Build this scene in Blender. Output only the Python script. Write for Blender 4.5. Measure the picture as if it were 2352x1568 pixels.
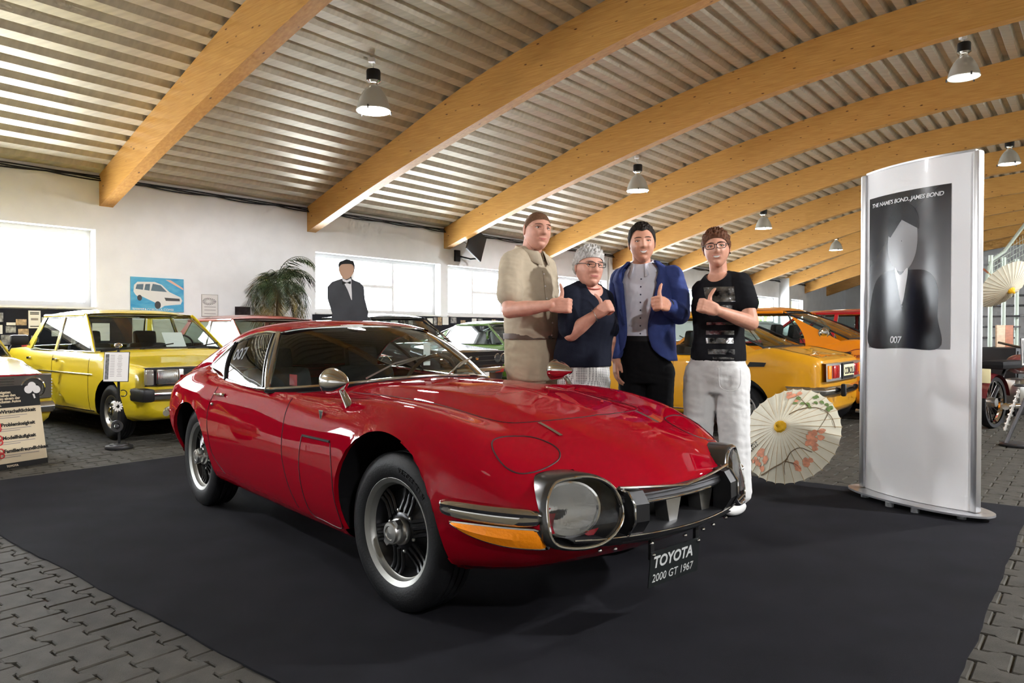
import bpy, bmesh, math, random
import numpy as np
from mathutils import Vector, Matrix
from mathutils.bvhtree import BVHTree

for o in list(bpy.data.objects):
    bpy.data.objects.remove(o)
SC = bpy.context.scene
COL = SC.collection
PI = math.pi
random.seed(7)

# ------------------------------------------------------------------ camera
CAM_H = 1.13
cam_d = bpy.data.cameras.new('camera')
cam = bpy.data.objects.new('camera', cam_d)
COL.objects.link(cam)
cam_d.sensor_width = 36.0
cam_d.lens = 1660.0 / 2352.0 * 36.0
cam_d.clip_start = 0.05
cam_d.clip_end = 400
cam.location = (0, 0, CAM_H)
cam.rotation_euler = (PI / 2 - math.atan(25 / 1660.0), 0, 0)
SC.camera = cam

# ------------------------------------------------------------------ sky and exposure
SC.view_settings.view_transform = 'Standard'
SC.view_settings.look = 'None'
SC.view_settings.gamma = 1.0
SC.view_settings.use_curve_mapping = False
SC.view_settings.exposure = EXPOSURE = 0.72
world = bpy.data.worlds.new('sky')
SC.world = world
world.use_nodes = True
_bg = world.node_tree.nodes['Background']
_bg.inputs['Color'].default_value = (0.93, 0.96, 1.0, 1)
_bg.inputs['Strength'].default_value = 22.0
SC.cycles.use_denoising = True
SC.cycles.max_bounces = 6
SC.cycles.diffuse_bounces = 3
SC.cycles.glossy_bounces = 3
SC.cycles.transmission_bounces = 4
SC.cycles.transparent_max_bounces = 12
SC.cycles.use_adaptive_sampling = True
SC.cycles.adaptive_threshold = 0.13
SC.cycles.adaptive_min_samples = 10
SC.cycles.sample_clamp_indirect = 6.0

# ------------------------------------------------------------------ hall frame: s along the window wall, n towards it
TH = math.radians(39.4)
UX, UY = math.sin(TH), math.cos(TH)
def RW(s, n, z=0.0):
    return Vector((s * UX - n * UY, s * UY + n * UX, z))
ROOM_ROT = math.atan2(UY, UX)          # angle of the s axis
S_MIN, S_MAX, N_WALL, N_BACK = -9.0, 44.0, 11.5, -11.5

WIN_Z = (1.475, 2.615)
WINDOWS = [(1.0, 4.345), (8.175, 11.485), (11.72, 15.05), (15.15, 18.43), (19.0, 22.2), (22.6, 25.8),
           (26.2, 29.4), (29.8, 33.0), (33.5, 36.5), (-7.6, -4.2), (-3.6, -0.3)]
BACK_WINDOWS = [(18.9, 22.2), (22.6, 25.8), (29.8, 33.0)]
def portal(s0, s1, z0, z1, n, sign):
    l = bpy.data.lights.new('window_portal', 'AREA')
    l.shape = 'RECTANGLE'; l.size = s1 - s0; l.size_y = z1 - z0
    l.cycles.is_portal = True
    o = bpy.data.objects.new('window_portal', l)
    COL.objects.link(o)
    d = RW(0, -sign, 0)
    o.location = RW((s0 + s1) / 2, n, (z0 + z1) / 2)
    o.rotation_euler = d.to_track_quat('-Z', 'Y').to_euler()
for a, b in WINDOWS[:7] + WINDOWS[9:]:
    portal(a, b, WIN_Z[0], WIN_Z[1], N_WALL + 0.02, 1)
for a, b in BACK_WINDOWS:
    portal(a, b, WIN_Z[0], WIN_Z[1], N_BACK - 0.02, -1)

# ------------------------------------------------------------------ materials
MATS = {}
def mat(name, col=(.5, .5, .5), rough=.5, metal=0.0, coat=0.0, noise=0.0, nscale=20.0, bump=0.0, bscale=80.0,
        trans=0.0, ior=1.45, emit=None, estr=0.0, alpha=1.0, col2=None, stretch=None, spec=None, coatrough=.03, sheen=0.0):
    if name in MATS:
        return MATS[name]
    m = bpy.data.materials.new(name)
    m.use_nodes = True
    nt = m.node_tree
    b = nt.nodes['Principled BSDF']
    b.inputs['Base Color'].default_value = (*col, 1)
    b.inputs['Roughness'].default_value = rough
    b.inputs['Metallic'].default_value = metal
    b.inputs['Coat Weight'].default_value = coat
    b.inputs['Coat Roughness'].default_value = coatrough
    b.inputs['IOR'].default_value = ior
    b.inputs['Transmission Weight'].default_value = trans
    b.inputs['Alpha'].default_value = alpha
    if sheen: b.inputs['Sheen Weight'].default_value = sheen
    if spec is not None: b.inputs['Specular IOR Level'].default_value = spec
    if emit is not None:
        b.inputs['Emission Color'].default_value = (*emit, 1)
        b.inputs['Emission Strength'].default_value = estr
    tc = None
    if noise or bump:
        tc = nt.nodes.new('ShaderNodeTexCoord')
        mp = nt.nodes.new('ShaderNodeMapping')
        nt.links.new(tc.outputs['Object'], mp.inputs['Vector'])
        if stretch: mp.inputs['Scale'].default_value = stretch
    if noise:
        n = nt.nodes.new('ShaderNodeTexNoise')
        n.inputs['Scale'].default_value = nscale
        n.inputs['Detail'].default_value = 5
        nt.links.new(mp.outputs['Vector'], n.inputs['Vector'])
        r = nt.nodes.new('ShaderNodeValToRGB')
        c2 = col2 or tuple(max(0, c * (1 - noise)) for c in col)
        c1 = col if col2 else tuple(min(1, c * (1 + noise * .5)) for c in col)
        r.color_ramp.elements[0].position = .35
        r.color_ramp.elements[1].position = .65
        r.color_ramp.elements[0].color = (*c2, 1)
        r.color_ramp.elements[1].color = (*c1, 1)
        nt.links.new(n.outputs['Fac'], r.inputs['Fac'])
        nt.links.new(r.outputs['Color'], b.inputs['Base Color'])
    if bump:
        n2 = nt.nodes.new('ShaderNodeTexNoise')
        n2.inputs['Scale'].default_value = bscale
        n2.inputs['Detail'].default_value = 4
        nt.links.new(mp.outputs['Vector'], n2.inputs['Vector'])
        bp = nt.nodes.new('ShaderNodeBump')
        bp.inputs['Strength'].default_value = bump
        bp.inputs['Distance'].default_value = .01
        nt.links.new(n2.outputs['Fac'], bp.inputs['Height'])
        nt.links.new(bp.outputs['Normal'], b.inputs['Normal'])
    MATS[name] = m
    return m

def glass_mat(name, tint=(.9, .95, .95), clear=.9):
    """thin automotive or window glass: mostly see-through with a mirror-like sheen at grazing angles"""
    if name in MATS: return MATS[name]
    m = bpy.data.materials.new(name); m.use_nodes = True
    nt = m.node_tree; nt.nodes.clear()
    out = nt.nodes.new('ShaderNodeOutputMaterial')
    mix = nt.nodes.new('ShaderNodeMixShader')
    tr = nt.nodes.new('ShaderNodeBsdfTransparent'); tr.inputs['Color'].default_value = (*[c * clear for c in tint], 1)
    gl = nt.nodes.new('ShaderNodeBsdfGlossy'); gl.inputs['Roughness'].default_value = .01
    fr = nt.nodes.new('ShaderNodeFresnel'); fr.inputs['IOR'].default_value = 1.55
    geo = nt.nodes.new('ShaderNodeNewGeometry')
    inv = nt.nodes.new('ShaderNodeMath'); inv.operation = 'SUBTRACT'; inv.inputs[0].default_value = 1.0
    nt.links.new(geo.outputs['Backfacing'], inv.inputs[1])
    mul = nt.nodes.new('ShaderNodeMath'); mul.operation = 'MULTIPLY'     # one reflecting face per sheet
    nt.links.new(fr.outputs[0], mul.inputs[0]); nt.links.new(inv.outputs[0], mul.inputs[1])
    nt.links.new(mul.outputs[0], mix.inputs[0])
    nt.links.new(tr.outputs[0], mix.inputs[1]); nt.links.new(gl.outputs[0], mix.inputs[2])
    nt.links.new(mix.outputs[0], out.inputs['Surface'])
    MATS[name] = m
    return m

M_BLACK = mat('black_plastic', (.010, .010, .011), .4, spec=.3)
M_RUBBER = mat('tyre_rubber', (.010, .010, .011), .5, spec=.2, bump=.15, bscale=120)
M_CHROME = mat('chrome', (.78, .78, .76), .09, 1.0)
M_STEEL = mat('brushed_steel', (.5, .5, .48), .32, 1.0)
M_DARKSTEEL = mat('dark_steel', (.08, .08, .085), .4, .8)
M_WHITE = mat('white_gloss', (.8, .8, .8), .3)
M_PAPER = mat('white_paper', (.75, .73, .7), .7)
M_INK = mat('black_ink', (.015, .015, .015), .6, spec=.2)
M_GLASS = glass_mat('car_glass', (.82, .9, .88), .9)
M_LENS = mat('headlamp_glass', (.95, .97, .97), .03, 0, 0, bump=.35, bscale=45, trans=.95, ior=1.25, stretch=(1, 3, .5))
M_REFLECT = mat('lamp_reflector', (.93, .93, .90), .4, .6)
M_AMBER = mat('amber_lens', (.95, .28, .01), .15, coat=.6, bump=.3, bscale=90, emit=(1, .3, 0), estr=.05)
M_REDLENS = mat('red_lens', (.35, .01, .01), .15, coat=.6)
M_INTERIOR = mat('black_interior', (.008, .008, .009), .6, spec=.15)

# ------------------------------------------------------------------ geometry helpers
class MB:
    """collects shapes, then links them as one mesh object"""
    def __init__(s):
        s.v = []; s.f = []
    def add(s, vs, fs):
        k = len(s.v)
        s.v += [tuple(v) for v in vs]
        s.f += [tuple(i + k for i in f) for f in fs]
        return s
    def box(s, c, d, rz=0.0, M=None):
        x, y, z = d[0] / 2, d[1] / 2, d[2] / 2
        vs = [Vector((a, b, e)) for a in (-x, x) for b in (-y, y) for e in (-z, z)]
        if rz: vs = [Matrix.Rotation(rz, 3, 'Z') @ v for v in vs]
        if M is not None: vs = [M @ v for v in vs]
        vs = [v + Vector(c) for v in vs]
        return s.add(vs, [(0, 1, 3, 2), (4, 6, 7, 5), (0, 4, 5, 1), (2, 3, 7, 6), (0, 2, 6, 4), (1, 5, 7, 3)])
    def rbox(s, c, d, r=.01, M=None):
        """box with bevelled edges"""
        bm = bmesh.new(); bmesh.ops.create_cube(bm, size=1)
        for v in bm.verts: v.co = Vector((v.co.x * d[0], v.co.y * d[1], v.co.z * d[2]))
        bmesh.ops.bevel(bm, geom=list(bm.edges), offset=min(r, min(d) * .45), segments=2, affect='EDGES', profile=.6)
        bm.verts.index_update()
        vs = [(M @ v.co if M is not None else v.co) + Vector(c) for v in bm.verts]
        fs = [[v.index for v in f.verts] for f in bm.faces]
        bm.free()
        return s.add(vs, fs)
    def prism(s, poly, z0, z1, T=None):
        """polygon (x,y) list extruded z0..z1, T maps Vector->Vector"""
        n = len(poly)
        vs = [Vector((p[0], p[1], z0)) for p in poly] + [Vector((p[0], p[1], z1)) for p in poly]
        if T: vs = [T(v) for v in vs]
        fs = [tuple(range(n))[::-1], tuple(range(n, 2 * n))] + [(i, (i + 1) % n, n + (i + 1) % n, n + i) for i in range(n)]
        return s.add(vs, fs)
    def tube(s, pts, r, seg=8, closed=False, flat=None):
        pts = [Vector(p) for p in pts]
        n = len(pts)
        rr = r if isinstance(r, (list, tuple)) else [r] * n
        vs = []; up = None
        for i, p in enumerate(pts):
            a = pts[i - 1] if (i > 0 or closed) else p
            b = pts[(i + 1) % n] if (i < n - 1 or closed) else p
            t = (b - a)
            if t.length < 1e-9: t = Vector((0, 0, 1))
            t.normalize()
            if up is None:
                up = Vector((0, 0, 1)) if abs(t.z) < .9 else Vector((1, 0, 0))
            u = (up - t * up.dot(t)); u.normalize(); w = t.cross(u); up = u
            for k in range(seg):
                an = 2 * PI * k / seg
                vs.append(p + (u * math.cos(an) * (flat or 1) + w * math.sin(an)) * rr[i])
        fs = []
        m = n if closed else n - 1
        for i in range(m):
            j = (i + 1) % n
            for k in range(seg):
                l = (k + 1) % seg
                fs.append((i * seg + k, i * seg + l, j * seg + l, j * seg + k))
        if not closed:
            fs.append(tuple(range(seg))[::-1]); fs.append(tuple((n - 1) * seg + k for k in range(seg)))
        return s.add(vs, fs)
    def lathe(s, prof, seg=32, T=None, cap=True):
        """profile (r,z) about z, T maps Vector->Vector"""
        vs = []
        for r, z in prof:
            for k in range(seg):
                a = 2 * PI * k / seg
                vs.append(Vector((r * math.cos(a), r * math.sin(a), z)))
        if T: vs = [T(v) for v in vs]
        n = len(prof); fs = []
        for i in range(n - 1):
            for k in range(seg):
                l = (k + 1) % seg
                fs.append((i * seg + k, i * seg + l, (i + 1) * seg + l, (i + 1) * seg + k))
        if cap:
            fs.append(tuple(range(seg))[::-1]); fs.append(tuple((n - 1) * seg + k for k in range(seg)))
        return s.add(vs, fs)
    def grid(s, rows, closed_u=False, closed_v=False):
        """rows of equal length lists of points"""
        R, Cn = len(rows), len(rows[0])
        vs = [p for r in rows for p in r]; fs = []
        for i in range(R if closed_u else R - 1):
            for j in range(Cn if closed_v else Cn - 1):
                a, b = (i + 1) % R, (j + 1) % Cn
                fs.append((i * Cn + j, i * Cn + b, a * Cn + b, a * Cn + j))
        return s.add(vs, fs)
    def sphere(s, c, r, seg=16, rings=10, M=None):
        d = r if isinstance(r, (tuple, list)) else (r, r, r)
        vs = []; fs = []
        for i in range(rings + 1):
            th = PI * i / rings
            for k in range(seg):
                a = 2 * PI * k / seg
                v = Vector((d[0] * math.sin(th) * math.cos(a), d[1] * math.sin(th) * math.sin(a), d[2] * math.cos(th)))
                if M is not None: v = M @ v
                vs.append(v + Vector(c))
        for i in range(rings):
            for k in range(seg):
                l = (k + 1) % seg
                fs.append((i * seg + k, (i + 1) * seg + k, (i + 1) * seg + l, i * seg + l))
        return s.add(vs, fs)
    def data(s, name, m, smooth=True, angle=None, weld=False, normals=True):
        me = bpy.data.meshes.new(name)
        me.from_pydata([tuple(v) for v in s.v], [], s.f)
        if weld or normals:
            bm = bmesh.new(); bm.from_mesh(me)
            if weld: bmesh.ops.remove_doubles(bm, verts=bm.verts, dist=1e-5)
            if normals: bmesh.ops.recalc_face_normals(bm, faces=bm.faces)
            bm.to_mesh(me); bm.free()
        me.materials.append(m)
        if smooth:
            me.polygons.foreach_set('use_smooth', [True] * len(me.polygons))
            if angle is None: angle = 40
            me.set_sharp_from_angle(angle=math.radians(angle))
        me.update()
        return me
    def build(s, name, m, parent=None, smooth=True, angle=None, weld=False, label=None):
        return link(name, s.data(name, m, smooth, angle, weld), parent, label)

def link(name, me, parent=None, label=None):
    o = bpy.data.objects.new(name, me)
    COL.objects.link(o)
    if parent is not None: o.parent = parent
    if label: o['label'] = label
    return o

def thing(name, label, cat, loc=(0, 0, 0), rz=0.0, group=None):
    o = bpy.data.objects.new(name, None); COL.objects.link(o)
    o.empty_display_size = .1
    o.location = loc; o.rotation_euler = (0, 0, rz)
    o['label'] = label; o['category'] = cat
    if group: o['group'] = group
    return o

def tag(o, label, cat, group=None):
    o['label'] = label; o['category'] = cat
    if group: o['group'] = group
    return o

def struct(o, label=None):
    o['kind'] = 'structure'
    if label: o['label'] = label
    return o

def copy_tree(o, parent=None, loc=None, rz=None, label=None):
    c = o.copy(); COL.objects.link(c); c.parent = parent
    if loc is not None: c.location = loc
    if rz is not None: c.rotation_euler = (0, 0, rz)
    if label: c['label'] = label
    for ch in list(o.children): copy_tree(ch, c)
    return c

def text_data(body, size, m, depth=.001, bold=0.0, shear=0.0, align='LEFT', space=1.0):
    cu = bpy.data.curves.new('lettering', 'FONT')
    cu.body = body; cu.size = size; cu.extrude = depth; cu.offset = bold; cu.shear = shear
    cu.align_x = align; cu.space_character = space; cu.resolution_u = 3
    t = bpy.data.objects.new('lettering_tmp', cu)
    me = bpy.data.meshes.new_from_object(t)
    bpy.data.objects.remove(t); bpy.data.curves.remove(cu)
    me.materials.clear(); me.materials.append(m)
    return me

def text(name, body, size, m, T, parent, **kw):
    """lettering in the local xy plane mapped by the 4x4 matrix T (or a function of Vector)"""
    me = text_data(body, size, m, **kw)
    for v in me.vertices: v.co = T @ v.co if isinstance(T, Matrix) else T(v.co)
    return link(name, me, parent)

def frame(o, x, y, z=None):
    """4x4 matrix with origin o and axes x, y"""
    x = Vector(x).normalized(); y = Vector(y); y = (y - x * x.dot(y)).normalized(); z = x.cross(y)
    return Matrix(((x.x, y.x, z.x, o[0]), (x.y, y.y, z.y, o[1]), (x.z, y.z, z.z, o[2]), (0, 0, 0, 1)))

def pchip(xs, ys, x):
    xs = np.asarray(xs, float); ys = np.asarray(ys, float); x = np.asarray(x, float)
    if xs[0] > xs[-1]: xs = xs[::-1]; ys = ys[::-1]
    if ys.ndim == 1: return pchip(xs, ys[:, None], x)[..., 0]
    hh = np.diff(xs)[:, None]; d = np.diff(ys, axis=0) / hh
    m = np.zeros_like(ys)
    a, b = d[:-1], d[1:]
    w1 = 2 * hh[1:] + hh[:-1]; w2 = hh[1:] + 2 * hh[:-1]
    with np.errstate(divide='ignore', invalid='ignore'):
        mm = (w1 + w2) / (w1 / a + w2 / b)
    m[1:-1] = np.where(a * b > 0, mm, 0)
    m[0], m[-1] = d[0], d[-1]
    i = np.clip(np.searchsorted(xs, x) - 1, 0, len(xs) - 2)
    t = ((x - xs[i]) / (xs[i + 1] - xs[i]))[..., None]; hh = hh[i]
    return ((1 + 2 * t) * (1 - t) ** 2) * ys[i] + (t * (1 - t) ** 2) * hh * m[i] + (t * t * (3 - 2 * t)) * ys[i + 1] + (t * t * (t - 1)) * hh * m[i + 1]

def crom(pts, n, closed=False):
    """Catmull-Rom through points, n samples in all"""
    P = np.asarray(pts, float)
    if closed: P = np.vstack([P[-1], P, P[0], P[1]])
    else: P = np.vstack([2 * P[0] - P[1], P, 2 * P[-1] - P[-2]])
    k = len(P) - 3
    u = np.linspace(0, k, n, endpoint=not closed)
    i = np.minimum(u.astype(int), k - 1); t = (u - i)[:, None]
    a, b, c, d = P[i], P[i + 1], P[i + 2], P[i + 3]
    return .5 * (2 * b + (c - a) * t + (2 * a - 5 * b + 4 * c - d) * t ** 2 + (3 * b - a - 3 * c + d) * t ** 3)
# ================================================================== the hall
M_WALL = mat('white_plaster', (.84, .85, .86), .8, noise=.04, nscale=3, bump=.08, bscale=60)
M_DADO = mat('pale_green_dado', (.62, .64, .52), .75, noise=.08, nscale=4)
M_FRAME = mat('window_frame_white', (.8, .8, .79), .4)
M_WOOD = mat('glulam_spruce', (.62, .33, .085), .45, coat=.15, coatrough=.3)
def wood_nodes(m, base, dark, scale):
    nt = m.node_tree; b = nt.nodes['Principled BSDF']
    tc = nt.nodes.new('ShaderNodeTexCoord'); mp = nt.nodes.new('ShaderNodeMapping')
    mp.inputs['Scale'].default_value = scale
    nt.links.new(tc.outputs['Object'], mp.inputs['Vector'])
    n = nt.nodes.new('ShaderNodeTexNoise'); n.inputs['Scale'].default_value = 6; n.inputs['Detail'].default_value = 6
    nt.links.new(mp.outputs['Vector'], n.inputs['Vector'])
    r = nt.nodes.new('ShaderNodeValToRGB')
    r.color_ramp.elements[0].position = .3; r.color_ramp.elements[0].color = (*dark, 1)
    r.color_ramp.elements[1].position = .7; r.color_ramp.elements[1].color = (*base, 1)
    nt.links.new(n.outputs['Fac'], r.inputs['Fac'])
    # knots
    mp2 = nt.nodes.new('ShaderNodeMapping'); mp2.inputs['Scale'].default_value = (1.0, 2.2, 2.6)
    nt.links.new(tc.outputs['Object'], mp2.inputs['Vector'])
    v = nt.nodes.new('ShaderNodeTexVoronoi'); v.inputs['Scale'].default_value = 3.6
    nt.links.new(mp2.outputs['Vector'], v.inputs['Vector'])
    kr = nt.nodes.new('ShaderNodeValToRGB')
    kr.color_ramp.elements[0].position = .06; kr.color_ramp.elements[0].color = (1, 1, 1, 1)
    kr.color_ramp.elements[1].position = .12; kr.color_ramp.elements[1].color = (0, 0, 0, 1)
    nt.links.new(v.outputs['Distance'], kr.inputs['Fac'])
    mx = nt.nodes.new('ShaderNodeMix'); mx.data_type = 'RGBA'
    nt.links.new(kr.outputs['Color'], mx.inputs['Factor'])
    nt.links.new(r.outputs['Color'], mx.inputs['A'])
    mx.inputs['B'].default_value = (.13, .045, .012, 1)
    nt.links.new(mx.outputs['Result'], b.inputs['Base Color'])
wood_nodes(M_WOOD, (.66, .36, .10), (.52, .25, .055), (.5, 5, 9))
M_DECK = mat('galvanised_deck', (.60, .555, .45), .42, .35, noise=.12, nscale=5, stretch=(.3, 4, 1))
M_PAVER = mat('concrete_paver', (.052, .048, .039), .75, noise=.25, nscale=9, bump=.3, bscale=250, spec=.3)
M_JOINT = mat('joint_sand', (.10, .085, .055), .95, noise=.3, nscale=30)
M_CARPET = mat('charcoal_carpet', (.0135, .0135, .017), .95, noise=.2, nscale=3.5, bump=.35, bscale=700, spec=.12)

def roof_z(n):     # underside of the sheet deck, arched over the hall
    return float(pchip([-11.5, -9.4, -7.2, -5, -2.8, 0, 2.8, 5, 7.2, 9.4, 11.5],
                       [3.43, 4.17, 4.90, 5.38, 5.70, 5.86, 5.70, 5.38, 4.90, 4.17, 3.43], [n])[0])
def beam_low(n):
    return float(pchip([-11.5, -9.4, -7.2, -5.4, -4, -2.1, 0, 2.1, 4, 5.4, 7.2, 9.4, 11.5],
                       [2.97, 3.64, 4.24, 4.68, 4.95, 5.18, 5.27, 5.18, 4.95, 4.68, 4.24, 3.64, 2.97], [n])[0])

# floor slab (joint sand shows between the pavers)
fl = MB(); fl.add([RW(S_MIN - .5, N_BACK - .5, -.012), RW(S_MAX + .5, N_BACK - .5, -.012), RW(S_MAX + .5, N_WALL + .5, -.012), RW(S_MIN - .5, N_WALL + .5, -.012)], [(0, 1, 2, 3)])
fl.add([RW(S_MIN - .5, N_BACK - .5, -.2), RW(S_MAX + .5, N_BACK - .5, -.2), RW(S_MAX + .5, N_WALL + .5, -.2), RW(S_MIN - .5, N_WALL + .5, -.2)], [(3, 2, 1, 0)])
floor = struct(fl.build('floor', M_JOINT, smooth=False), 'hall floor of grey interlocking concrete pavers')

# interlocking double-T pavers, 0.20 m along n, 0.14 m rows along s
PAV = [(-.096, -.081), (-.051, -.081), (-.027, -.051), (.027, -.051), (.051, -.081), (.096, -.081)]
PAV = PAV + [(-a, -b) for a, b in PAV]
def paver_geo():
    n = len(PAV); c = .006
    def ring(k, z): return [(a * k[0], b * k[1], z) for a, b in PAV]
    vs = ring((1, 1), -.03) + ring((1, 1), -.004) + ring((.955, .94), 0.0)
    fs = [(i, (i + 1) % n, n + (i + 1) % n, n + i) for i in range(n)]
    fs += [(n + i, n + (i + 1) % n, 2 * n + (i + 1) % n, 2 * n + i) for i in range(n)]
    fs.append(tuple(range(2 * n, 3 * n)))
    return vs, fs
_pv, _pf = paver_geo()
pm = MB().add(_pv, _pf).data('paver', M_PAVER, smooth=False)
CARPET = (1.29, 5.40, 0.35, 6.42)
cands = []; far = MB()
hx = 1176 / 1660.0
for i in range(-20, 210):
    s = .14 * i + .03
    for j in range(-12, 58):
        n = .2 * j + (.1 if i % 2 else 0) + .035
        if CARPET[0] + .09 < s < CARPET[1] - .09 and CARPET[2] + .11 < n < CARPET[3] - .11: continue
        p = RW(s, n, 0)
        if p.y < 1.9 or abs(p.x) > p.y * (hx + .02) + .25: continue
        d = p.length
        if d > 15: continue
        if i % 2 and False: continue
        cands.append((d, s, n))
cands.sort()
for k, (d, s, n) in enumerate(cands):
    rz = ROOM_ROT + PI / 2
    jz = -.003 + .003 * math.sin(k * 12.9898) ** 2
    if k < 300:
        o = link('paver', pm, floor); o.location = RW(s, n, jz); o.rotation_euler = (0, 0, rz)
    else:
        c, si = math.cos(rz), math.sin(rz); b = RW(s, n, jz)
        far.add([(b.x + x * c - y * si, b.y + x * si + y * c, z + jz) for x, y, z in _pv], _pf)
fo = far.build('paver_field', M_PAVER, floor, smooth=False); fo['kind'] = 'stuff'

# carpet laid under the red car
cp = MB()
def RM(c):      # box helper in hall axes
    return Matrix.Rotation(ROOM_ROT, 3, 'Z')
pts = []
ca, cb, cc, cd = CARPET
edge = [(ca, cc, cb - .32 + .0, cc)]
poly = []
N_E = 60
rnd = random.Random(3)
corners = [(1.32, .35), (5.62, .36), (5.20, 6.42), (1.25, 6.42)]
for q in range(4):
    a, b = corners[q], corners[(q + 1) % 4]
    for t in range(N_E):
        f = t / N_E
        w = .004 * math.sin(f * 40 + q) + rnd.uniform(-.003, .003)
        poly.append(RW(a[0] + (b[0] - a[0]) * f + w, a[1] + (b[1] - a[1]) * f + w))
n = len(poly)
cp.add([(p.x, p.y, -.002) for p in poly] + [(p.x, p.y, .006) for p in poly],
       [tuple(range(n, 2 * n))] + [(i, (i + 1) % n, n + (i + 1) % n, n + i) for i in range(n)])
tag(cp.build('carpet', M_CARPET, smooth=False), 'large charcoal carpet laid over the pavers under the red car', 'carpet')

# ---- walls -------------------------------------------------------
def wall_with_openings(name, n0, n1, openings, z0, ztop, s0, s1, label):
    mb = MB()
    xs = sorted({s0, s1, *[a for o in openings for a in o[:2]]})
    def bx(a, b, za, zb):
        if b - a < 1e-4 or zb - za < 1e-4: return
        P = [RW(s, n, z) for s in (a, b) for n in (n0, n1) for z in (za, zb)]
        mb.add(P, [(0, 1, 3, 2), (4, 6, 7, 5), (0, 4, 5, 1), (2, 3, 7, 6), (0, 2, 6, 4), (1, 5, 7, 3)])
    for a, b in zip(xs[:-1], xs[1:]):
        hit = [o for o in openings if o[0] <= a + 1e-6 and o[1] >= b - 1e-6]
        if hit:
            bx(a, b, z0, hit[0][2]); bx(a, b, hit[0][3], ztop)
        else: bx(a, b, z0, ztop)
    return struct(mb.build(name, M_WALL, smooth=False), label)
wl = wall_with_openings('wall_left', N_WALL, N_WALL + .32, [(a, b, *WIN_Z) for a, b in WINDOWS], 0, 3.62, S_MIN, S_MAX, 'long white plastered wall with a band of windows')
wb = wall_with_openings('wall_right', N_BACK - .3, N_BACK, [(a, b, *WIN_Z) for a, b in BACK_WINDOWS], 0, 3.62, S_MIN, S_MAX, 'white wall opposite the long window wall')
def end_wall(name, s0, s1, label):
    mb = MB(); ns = np.linspace(N_BACK - .3, N_WALL + .3, 40)
    top = [(n, roof_z(min(max(n, -11.5), 11.5)) + .12) for n in ns]
    prof = [(N_BACK - .3, 0)] + top + [(N_WALL + .3, 0)]
    k = len(prof)
    mb.add([RW(s0, n, z) for n, z in prof] + [RW(s1, n, z) for n, z in prof],
           [tuple(range(k)), tuple(range(k, 2 * k))[::-1]] + [(i, (i + 1) % k, k + (i + 1) % k, k + i) for i in range(k)])
    return struct(mb.build(name, M_WALL, smooth=False), label)
end_wall('wall_far', S_MAX, S_MAX + .3, 'white end wall of the hall beyond the cars')
end_wall('wall_near', S_MIN - .3, S_MIN, 'white end wall of the hall')
# pale green dado and pilaster on the window wall
dm = MB()
P = [RW(s, nn, z) for s in (4.6, 8.0) for nn in (N_WALL - .006, N_WALL) for z in (0, 1.30)]
dm.add(P, [(0, 1, 3, 2), (4, 6, 7, 5), (0, 4, 5, 1), (2, 3, 7, 6), (0, 2, 6, 4), (1, 5, 7, 3)])
struct(dm.build('trim_1', M_DADO, smooth=False), 'pale green painted dado low on the white wall')
dm = MB()
P = [RW(s, nn, z) for s in (33.15, 33.45) for nn in (N_WALL - .45, N_WALL) for z in (0, 3.5)]
dm.add(P, [(0, 1, 3, 2), (4, 6, 7, 5), (0, 4, 5, 1), (2, 3, 7, 6), (0, 2, 6, 4), (1, 5, 7, 3)])
struct(dm.build('trim_2', M_WALL, smooth=False), 'grey white pilaster standing out from the window wall')

# ---- windows -----------------------------------------------------
M_PANE = glass_mat('window_pane', (.97, .98, .98), .97)
def seg_box(mb, s0, s1, n0, n1, z0, z1):
    P = [RW(s, n, z) for s in (s0, s1) for n in (n0, n1) for z in (z0, z1)]
    mb.add(P, [(0, 1, 3, 2), (4, 6, 7, 5), (0, 4, 5, 1), (2, 3, 7, 6), (0, 2, 6, 4), (1, 5, 7, 3)])
WN = 0
def make_window(s0, s1, z0, z1, n0, mull, trans_in, label):
    """frame bars round the opening, mullions at mull (fractions), transom inside the listed bays"""
    global WN
    WN += 1
    root = bpy.data.objects.new('window_%d' % WN, None); COL.objects.link(root); struct(root, label)
    t = .075; d = .07
    f = MB()
    seg_box(f, s0, s1, n0, n0 + d, z0, z0 + t); seg_box(f, s0, s1, n0, n0 + d, z1 - t, z1)
    seg_box(f, s0, s0 + t, n0, n0 + d, z0 + t, z1 - t); seg_box(f, s1 - t, s1, n0, n0 + d, z0 + t, z1 - t)
    f.build('window_frame', M_FRAME, root, smooth=False)
    xs = [s0 + t] + [s0 + (s1 - s0) * m for m in mull] + [s1 - t]
    for x in xs[1:-1]:
        b = MB(); seg_box(b, x - .03, x + .03, n0 + .003, n0 + d - .003, z0 + t, z1 - t); b.build('mullion', M_FRAME, root, smooth=False)
    for k in range(len(xs) - 1):
        a = xs[k] + (.03 if k else 0); b = xs[k + 1] - (.03 if k < len(xs) - 2 else 0)
        zs = [z0 + t, z1 - t]
        if k in trans_in:
            zm = z0 + (z1 - z0) * .5
            q = MB(); seg_box(q, a, b, n0 + .004, n0 + d - .004, zm - .03, zm + .03); q.build('transom', M_FRAME, root, smooth=False)
            zs = [z0 + t, zm - .03, zm + .03, z1 - t]
        for za, zb in zip(zs[::2], zs[1::2]):
            g = MB(); seg_box(g, a, b, n0 + .03, n0 + .036, za, zb); g.build('pane', M_PANE, root, smooth=False)
    return root
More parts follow.
